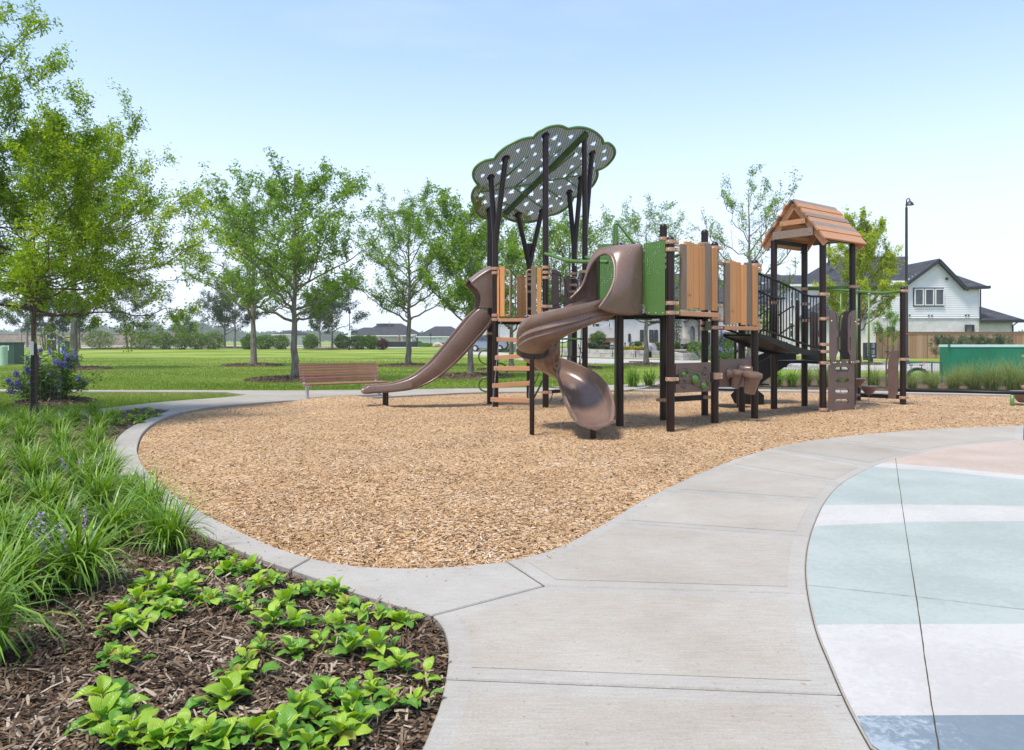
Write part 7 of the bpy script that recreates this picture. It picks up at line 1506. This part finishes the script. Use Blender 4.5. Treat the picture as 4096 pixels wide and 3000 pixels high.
MT['cedar'] = M_tint('cedar picket', [(.24, .125, .065), (.31, .17, .09), (.37, .215, .12), (.42, .26, .155)], rough=.75); MT['cedarrail'] = M_flat('cedar rail', (.27, .145, .08), rough=.7)
fe = mfence('wooden_fence', 'tall brown cedar fence in front of the white house', 57, 'R7', 478, 2500, 890, 1112, None)
mfence('wooden_fence', 'small cedar fence glimpsed behind the round shrub by the clubhouse', 68.6, 'Q1', 150, 830, 590, 760, None)
pf = wplane(57); 
for x, y in ((595, 925), (585, 1078)): MB().box(pf.px('R7', x, y, .02), (.14, 0, 0), (0, .01, 0), (0, 0, .05)).build('gate_hinge', MT['trimblack'], fe)
MB().box(pf.px('R7', 520, 975, .02), (.06, 0, 0), (0, .015, 0), (0, 0, .07)).build('gate_latch', MT['trimblack'], fe)
def lamp(label, x, d, ytop, r0, gooseneck=True, band=None):
    X = disp_at(x, d); z = gzf(X, d); top = hgt(ytop, d); o = empty('street_lamp', (X, d, z), label, 'lamp post'); h_ = top - z
    MB().tube([(0, 0, -.1), (0, 0, .5), (0, 0, .52), (0, 0, h_ - .55)], [r0 * 1.5, r0 * 1.4, r0, r0 * .7], 12).build('pole', MT['trimblack'], o, auto=40)
    if gooseneck:
        MB().tube(catmull([(0, 0, h_ - .56), (0, 0, h_ - .15), (.08, 0, h_ - .02), (.2, 0, h_ - .05), (.22, 0, h_ - .2)], 4), .035, 8).build('arm', MT['trimblack'], o, smooth=True)
        MB().lathe([(.26, -.42), (.25, -.40), (.17, -.25), (.08, -.18), (.03, -.12)], (.2, 0, h_), 16).build('lamp_shade', MT['trimblack'], o, auto=50)
    else: MB().lathe([(.1, 0), (.16, .1), (.1, .5), (.03, .55)], (0, 0, h_ - .55), 10).build('lantern', MT['trimblack'], o, auto=40)
    return o
lm = lamp('tall black street lamp with hooded head right of the play structure', 1997, 46, 437, .105)
MT['redband'] = M_flat('red band', (.5, .03, .05), rough=.5); MB().lathe([(.11, 0), (.11, .07)], (0, 0, zat((0, 46), 'R7', 915) - gzf(19, 46)), 12).build('red_band', MT['redband'], lm)
l2 = lamp('thin dark lamp post among the far hedges', 770, 80, 680, .05, False); MB().box((0, -.06, hgt(735, 80) - gzf(-17, 80)), (.16, 0, 0), (0, .02, 0), (0, 0, .35)).build('notice', MT['white'], l2)
lamp('slender far lamp post in front of the blue white house', 949, 120, 733, .05, False)
# mailboxes
mbp = wplane(46); a = mbp.px('Q5', 605, 755); b = mbp.px('Q5', 930, 232); mbx = empty('mailbox_cluster', ((a.x + b.x) / 2, 46, gzf(a.x, 46)), 'black cluster mailbox with rows of white number tags', 'mailbox'); mbx['org'] = tuple(mbx.location); MT['mbox'] = M_flat('charcoal mailbox', (.03, .03, .033), rough=.45)
mid_ = mbp.px('Q5', 745, 0).x
MB().aabb(a.x, mid_ - .01, 45.85, 46.3, a.z, b.z).build('cabinet', MT['mbox'], mbx, bevel=.01); MB().aabb(mid_ + .01, b.x, 45.9, 46.35, mbp.px('Q5', 0, 703).z, b.z).build('cabinet', MT['mbox'], mbx, bevel=.01)
MB().aabb(mid_ - .02, mid_ + .2, 45.98, 46.2, gzf(mid_, 46) - .05, a.z + .1).build('pedestal', MT['mbox'], mbx)
tg = MB()
for xs_m, w_ in ((640, 10), (690, 20), (790, 12), (843, 26)):
    for yy in (268, 302, 338, 373, 425 if xs_m < 700 else 460, 460 if xs_m < 700 else 495, 495 if xs_m < 700 else 530, 530 if xs_m < 700 else 566): p = mbp.px('Q5', xs_m, yy); q = w_ / 7.52 / F4 * 46 / 2; tg.aabb(p.x - q, p.x + q, 45.83 if xs_m < 700 else 45.885, 45.845 if xs_m < 700 else 45.897, p.z - .03, p.z + .03)
for xs_m, yy, s_ in ((660, 598, .05), (808, 632, .05), (838, 636, .03), (862, 632, .04)): p = mbp.px('Q5', xs_m, yy); yq = 45.83 if xs_m < 700 else 45.885; tg.aabb(p.x - s_, p.x + s_, yq, yq + .012, p.z - s_, p.z + s_)
tg.build('number_tags', MT['white'], mbx)['kind'] = 'stuff'
sheet('mailbox_pad', [gfar(*S2D(p)) for p in (('Q5', 300, 905), ('Q5', 1240, 905), ('Q5', 1100, 812), ('Q5', 300, 808))], .03, 'concrete')
# green tank
TD = 29.5; pt_ = wplane(TD); a = pt_.px('Q6', 872, 560); b = pt_.px('Q6', 2900, 42); tk = empty('green_tank', (a.x, TD, 0), 'long low green box tank with pale mint rim at the right edge', 'tank'); tk['org'] = tuple(tk.location)
MT['tankgreen'] = M_noise('emerald sheet', [(.003, .13, .06), (.004, .17, .085), (.008, .21, .11)], scale=.8, rough=.5); MT['mint'] = M_flat('mint rim', (.50, .70, .62), rough=.5)
MB().aabb(a.x, b.x, TD, TD + .6, -.1, b.z).build('body', MT['tankgreen'], tk, bevel=.03); MB().aabb(a.x - .015, b.x + .015, TD - .02, TD + .62, b.z + .002, pt_.px('Q6', 0, -4).z).build('rim', MT['mint'], tk, bevel=.01)
MB().tube([pt_.px('Q6', 885, 30, .03), pt_.px('Q6', 885, -15, .03)], .05, 8).build('corner_hook', MT['tankgreen'], tk)
# pipe cage
CD = 24.5; pg_ = wplane(CD); a = pg_.px('Q6', 112, 620); b = pg_.px('Q6', 765, 322); cg = empty('pipe_cage', ((a.x + b.x) / 2, CD, -.05), 'dark green wire cage over pipework among the grasses', 'cage'); cg['org'] = tuple(cg.location); MT['cagegreen'] = M_flat('dark green wire', (.01, .09, .06), rough=.5)
m = MB(); 
for yy in (CD, CD + .6): m.tube(catmull([(a.x, yy, -.1), (a.x, yy, b.z - .08), (a.x + .08, yy, b.z), (b.x - .08, yy, b.z), (b.x, yy, b.z - .08), (b.x, yy, -.1)], 3), .02, 6)
m.build('frame', MT['cagegreen'], cg, smooth=True); m = MB()
for x in np.arange(a.x + .05, b.x, .055):
    m.tube([Vector((x, CD, -.05)), Vector((x, CD, b.z))], .0035, 4); m.tube([Vector((x, CD, b.z)), Vector((x, CD + .6, b.z))], .0035, 4)
for z in np.arange(.0, b.z, .055): m.tube([Vector((a.x, CD, z)), Vector((b.x, CD, z))], .0035, 4)
m.build('wires', MT['cagegreen'], cg)['kind'] = 'stuff'
MB().tube(catmull([(a.x + .25, CD + .3, -.1), (a.x + .25, CD + .3, .25), (a.x + .4, CD + .3, .4), (b.x - .5, CD + .3, .4), (b.x - .32, CD + .3, .25), (b.x - .32, CD + .3, -.1)], 4), .055, 10).build('pipe', MT['black'], cg, smooth=True)
for x in (290, 480): q = pg_.px('Q6', x, 370, -.3); MB().tube([q - UP * .15, q], .012, 6).box(q, (.05, 0, 0), (0, .03, 0), (0, 0, .012)).build('valve_handle', MT['black'], cg)
MT['pink'] = M_flat('pink flag', (.8, .08, .3), rough=.6); q = pg_.px('Q6', 410, 350, .05); fl = tag(MB().tube([Vector((q.x, q.y, -.08)), Vector((q.x, q.y, q.z + .12))], .003, 5).box(q + Vector((.03, 0, .05)), (.018, 0, 0), (0, .002, 0), (0, 0, .05)).build('marker_flag', MT['pink']), 'small pink marker flag in front of the wire cage', 'flag')
# multi-stemmed bushes by the fence
for k, (x, yb, w_, h_, lab) in enumerate([(1140, 1145, 300, 250, 'airy grey shrub with bare stems at the end of the green tank'), (1420, 1120, 260, 230, 'grey flowering shrub before the fence above the tank'), (1640, 1120, 230, 230, 'rightmost grey flowering shrub before the fence')]):
    d = 52 if k else 47; c = AT(*S('R7', x, yb), d); me = make_tree('fb', 700 + k, 2.4, .25, .05, w_ / 2.36 / F4 * d / 2, 1.2, h_ / 2.36 / F4 * d * .6, h_ / 2.36 / F4 * d * .42, 14, 5, 4, 3600, .13, .04, 'leaf_grey', 'bark2', up=.6, tuft=.16, elev=(.0, 1.2), multi=4)
    o = empty('fence_shrub', (c.x, d, gzf(c.x, d)), lab, 'shrub'); link('stems', me[0], o); link('foliage', me[1], o)
for x, lab in ((1690, 'small young tree at the porch left of the climbing wall'), (1955, 'small climbing shrub against the brick between fence and lamp')): 
    d = 56; X = disp_at(x, d); me = make_tree('yt', x, 4, .6, .04, .9, .9, 2.4, 1.7, 10, 5, 4, 2600, .14, .06, 'leaf_pecan', 'bark2', up=.7, tuft=.16); o = place_tree('young_tree', me, (X, d, gzf(X, d)), lab)

# ------------------------------------------------------------ far left: walls, boxes, sign, stop sign, car
def fwall(label, d, r_, x0, x1, yt, mat, th=.3):
    p_ = wplane(d); a = p_.px(r_, x0, yt); b = p_.px(r_, x1, yt); o = empty('boundary_wall', ((a.x + b.x) / 2, d, 0), label, 'wall'); o['org'] = tuple(o.location); zb = gzf(a.x, d) - .2
    MB().aabb(a.x, b.x, d, d + th, zb, a.z).build('panel', MT[mat], o); MB().aabb(a.x - .05, b.x + .05, d - .06, d + th + .06, a.z, a.z + .12).build('coping', MT[mat], o)
    for x in np.arange(a.x, b.x, 5.2): MB().aabb(x - .25, x + .25, d - .12, d + th + .12, zb, a.z + .25).build('pier', MT[mat], o)
    return o
fwall('long tan precast wall far behind the hedges on the left', 140, 'L2', -900, 2200, 342, 'blockwall')
sheet('bare_soil', [Vector((-110, 112, 0)), Vector((-28, 112, 0)), Vector((-26, 139, 0)), Vector((-118, 139, 0))], .03, 'soil', 5)
sheet('far_pavement', [Vector((-80, 88.5, 0)), Vector((-12, 88.5, 0)), Vector((-12, 90.5, 0)), Vector((-80, 90.5, 0))], .03, 'concrete', 4)
sheet('side_street', [Vector((-70, 92, 0)), Vector((-12, 93, 0)), Vector((-12, 100, 0)), Vector((-75, 104, 0))], .02, 'road', 4)
sf = empty('silt_fence', (disp_at(880, 104), 104, gzf(-15, 104)), 'low black silt fence right of the burgundy shrub', 'fence'); MB().aabb(-3.0, 2.6, -.01, .01, -.1, .75).build('fabric', MT['trimblack'], sf)
for x in (-2.8, -1, .8, 2.4): MB().tube([(x, .03, -.1), (x, .03, .9)], .02, 6).build('stake', MT['bark2'], sf)
MT['boxgreen'] = M_flat('transformer green', (.03, .07, .05), rough=.5); MT['pailgreen'] = M_flat('pale green plastic', (.38, .52, .40), rough=.5)
def ubox(label, r_, x0, x1, y0, y1, d):
    p_ = wplane(d); a = p_.px(r_, x0, y1); b = p_.px(r_, x1, y0); o = empty('transformer_box', ((a.x + b.x) / 2, d, gzf(a.x, d)), label, 'utility box'); o['org'] = tuple(o.location); z0 = min(a.z, gzf(a.x, d)) 
    MB().aabb(a.x, b.x, d, d + .9, z0 - .05, b.z - .08).build('cabinet', MT['boxgreen'], o, bevel=.03); MB().aabb(a.x - .03, b.x + .03, d - .04, d + .94, b.z - .078, b.z).build('lid', MT['boxgreen'], o, bevel=.01); MB().aabb(b.x - (b.x - a.x) * .42, b.x - (b.x - a.x) * .33, d - .012, d - .002, b.z - .5, b.z - .2).build('warning_label', MT['white'], o); return o
ubox('green transformer box behind the violet shrub', 'Q2', 1305, 1540, 590, 758, 62); ubox('green transformer box at the left edge', 'Q2', -60, 328, 612, 850, 44)
def pail(label, r_, x, y0, y1, w_, d):
    p_ = wplane(d); a = p_.px(r_, x, y1); b = p_.px(r_, x, y0); rr = w_ / REG[r_][2] / F4 * d / 2; z0 = gzf(a.x, d); h_ = b.z - z0; prof = []
    for k in range(9): prof += [(rr * (.92 + .01 * k), h_ * k / 9), (rr * (.97 + .01 * k), h_ * (k + .5) / 9)]
    return tag(MB().lathe(prof + [(rr * 1.04, h_), (rr * .3, h_ * 1.03)], (a.x, d, z0), 18).build('utility_pedestal', MT['pailgreen'], auto=30), label, 'utility box')
pail('pale green ribbed utility pedestal at the left edge', 'Q2', 80, 705, 870, 165, 42); pail('pale green utility pedestal in front of the transformer box', 'Q2', 1402, 618, 760, 85, 60)
nsp = wplane(78); a = nsp.px('Q2', 1058, 700); b = nsp.px('Q2', 1255, 440); ns = empty('notice_sign', ((a.x + b.x) / 2, 78, gzf(a.x, 78)), 'navy upright notice sign with white lines behind slim oak', 'sign'); ns['org'] = tuple(ns.location)
MB().aabb(a.x, b.x, 78, 78.12, gzf(a.x, 78) - .1, b.z).build('board', MT['navy'], ns, bevel=.01)
for y, x0, x1 in ((525, 1090, 1225), (556, 1070, 1245)): p, q = nsp.px('Q2', x0, y + 7), nsp.px('Q2', x1, y - 7); MB().aabb(p.x, q.x, 77.985, 77.995, p.z, q.z).build('text_line', MT['white'], ns)
MT['coral'] = M_flat('orange mark', (.6, .2, .08), rough=.5); MB().lathe([(.14, 0), (.14, .01), (.08, .011)], nsp.px('Q2', 1155, 632, .005), 4, (0, -1, 0)).build('diamond_mark', MT['coral'], ns)
# stop sign
sx_, sy_ = S('Q8', 1117, 369); d = 112; c = AT(sx_, sy_, d); ss = empty('stop_sign', (c.x, d, gzf(c.x, d)), 'red octagonal STOP sign left of the leafy pecan trunk', 'sign'); ss['org'] = tuple(ss.location); rr = 27 / 3.76 / F4 * d; MT['stopred'] = M_flat('stop red', (.45, .02, .03), rough=.4)
for k, (r_, y_, mt) in enumerate(((rr, d - .02, 'white'), (rr * .93, d - .03, 'stopred'))):
    P = [Vector((c.x + r_ * math.cos(R(22.5 + 45 * i)), y_, c.z + r_ * math.sin(R(22.5 + 45 * i)))) for i in range(8)]; m = MB(); m.v = P + [p + Vector((0, .008, 0)) for p in P]; m.f = [tuple(range(8)), tuple(reversed(range(8, 16)))] + [(i, 8 + i, 8 + (i + 1) % 8, (i + 1) % 8) for i in range(8)]; m.build('plate' if k == 0 else 'red_face', MT[mt], ss)
lettering('STOP', rr * .78, (c.x, d - .04, c.z), 'white', ss); MB().tube([Vector((c.x, d, gzf(c.x, d) - .1)), Vector((c.x, d, c.z + rr * .6))], .04, 8).build('post', MT['trimblack'], ss)
# parked car
cx_ = S('R8', 2060, 0)[0]; d = 74; X = (cx_ - CX) / F4 * d - .1; car = empty('parked_car', (X, d, gzf(X, d) + .02), 'silver grey car parked on the street behind the ladder posts', 'car', rz=R(-28)); MT['carpaint'] = M_flat('silver grey paint', (.22, .24, .26), rough=.25, metal=.5, coat=.6); MT['tyre'] = M_flat('tyre', (.015, .015, .016), rough=.8)
prof = [(-2.2, .35), (-2.25, .7), (-2.15, 1.0), (-1.75, 1.12), (-1.2, 1.55), (-.4, 1.66), (.5, 1.62), (1.15, 1.15), (2.0, .98), (2.25, .75), (2.25, .35)]
m = MB(); rows = []
for y, s_, zt_ in ((-.86, .97, .0), (-.92, 1, 0), (-.90, 1, 0), (.90, 1, 0), (.92, 1, 0), (.86, .97, 0)): rows.append([Vector((x * s_, y * (1 if z < 1.1 else .78), z)) for x, z in prof])
m.grid(rows); n = len(prof); m.f += [tuple(range(n)), tuple(reversed([5 * n + k for k in range(n)]))]; m.build('body', MT['carpaint'], car, auto=40, bevel=.03)
for s_ in (-1, 1):
    MB().add([(-1.25, s_ * .91, 1.14), (1.0, s_ * .91, 1.14), (.45, s_ * .735, 1.54), (-1.0, s_ * .735, 1.52)], [(0, 1, 2, 3) if s_ < 0 else (3, 2, 1, 0)]).build('side_window', MT['glass'], car)
    for x in (-1.4, 1.4):
        w_ = MB().lathe([(.18, -.1), (.33, -.1), (.34, -.05), (.34, .05), (.33, .1), (.18, .1)], (x, s_ * .86, .33), 20, (0, 1, 0)).build('wheel', MT['tyre'], car, auto=40); MB().lathe([(.2, -.105), (.2, .105)], (x, s_ * .86, .33), 14, (0, 1, 0)).build('rim', MT['steel'], w_, auto=40)
    MB().lathe([(.1, 0), (.09, .05), (.02, .07)], (2.16, s_ * .66, .78), 10, (1, 0, 0)).build('headlight', MT['white'], car)
MB().add([(1.2, -.66, 1.13), (1.2, .66, 1.13), (.56, .6, 1.58), (.56, -.6, 1.58)], [(0, 1, 2, 3)]).build('windscreen', MT['glass'], car)
# boulders along the far bed
for k, (x, yb, s_) in enumerate(((1690, 530, .7), (1730, 545, .45))):
    c = AT(*S('Q8', x, yb), 104); bmm = bmesh.new(); bmesh.ops.create_icosphere(bmm, subdivisions=2, radius=s_); rr_ = random.Random(k)
    for v in bmm.verts: v.co *= rr_.uniform(.8, 1.15); v.co.z *= .7
    me = bpy.data.meshes.new('boulder'); bmm.to_mesh(me); bmm.free(); MT['tanrock'] = MT.get('tanrock') or M_noise('tan rock', [(.35, .24, .16), (.45, .33, .24), (.55, .44, .34)], scale=2, rough=.9); o = tag(link('boulder', me, None, MT['tanrock']), ['larger tan boulder at the end of the far border', 'smaller tan boulder at the far border'][k], 'rock'); o.location = (c.x, 104, gzf(c.x, 104) + .2)
# ------------------------------------------------------------ distant wood and haze
rs6 = np.random.RandomState(77); P = []; 
def clumpmass(x, d, w_, h_, n):
    u = unit(rs6.normal(0, 1, (n, 3))) * (rs6.uniform(0, 1, (n, 1)) ** .35); k = rs6.randint(3, 6)
    for _ in range(k):
        c = np.array([x + rs6.normal(0, w_ * .32), d + rs6.normal(0, 8), gzf(x, d) + h_ * rs6.uniform(.4, .62)]); uu = unit(rs6.normal(0, 1, (n, 3))) * (rs6.uniform(0, 1, (n, 1)) ** .4); q = c + uu * [w_ * .34, w_ * .3, h_ * .38]; P.append(q)
    m_ = n // 2; P.append(np.stack([x + rs6.normal(0, w_ * .4, m_), d + rs6.normal(0, 3, m_), gzf(x, d) + rs6.uniform(0, h_ * .45, m_)], 1))
for x, yt, d, w_ in ((330, 716, 300, 8), (365, 708, 310, 12), (400, 722, 330, 9), (445, 704, 305, 13), (470, 714, 320, 12), (500, 722, 330, 12), (240, 722, 320, 14), (270, 716, 330, 12), (205, 715, 340, 13), (300, 726, 350, 14), (540, 728, 340, 14), (600, 730, 350, 16), (660, 728, 345, 16), (720, 729, 340, 15), (850, 730, 350, 16), (950, 728, 350, 18), (1060, 726, 350, 18), (2250, 733, 230, 8), (2290, 728, 240, 10), (100, 722, 340, 16), (30, 724, 340, 16), (-60, 720, 340, 18), (2400, 726, 260, 14)):
    clumpmass(disp_at(x, d * 2.2), d * 2.2, w_ * 2.2, hgt(yt, d * 2.2) - .4, 520)
P = np.concatenate(P); V, F, ti = leaf_cloud(P, rs6, 3.0, 1.9, droop=0); tag(link('distant_wood', np_mesh('distant_wood', V, F, ti, mat=MT['leaf_dark'])), 'hazy blue line of woodland on the horizon', 'wood', kind='stuff')
m, t, b = mat_base('thin haze'); t.nodes.remove(b); pv = t.nodes.new('ShaderNodeVolumePrincipled'); pv.inputs['Color'].default_value = (.93, .96, 1, 1); pv.inputs['Density'].default_value = HAZE; pv.inputs['Anisotropy'].default_value = .3; t.links.new(pv.outputs[0], t.nodes['Material Output'].inputs['Volume'])
tag(MB().aabb(-702, 702, -62, 902, -1.2, 18).build('haze', m), 'thin pale haze in the air over the whole park', 'haze', kind='stuff')
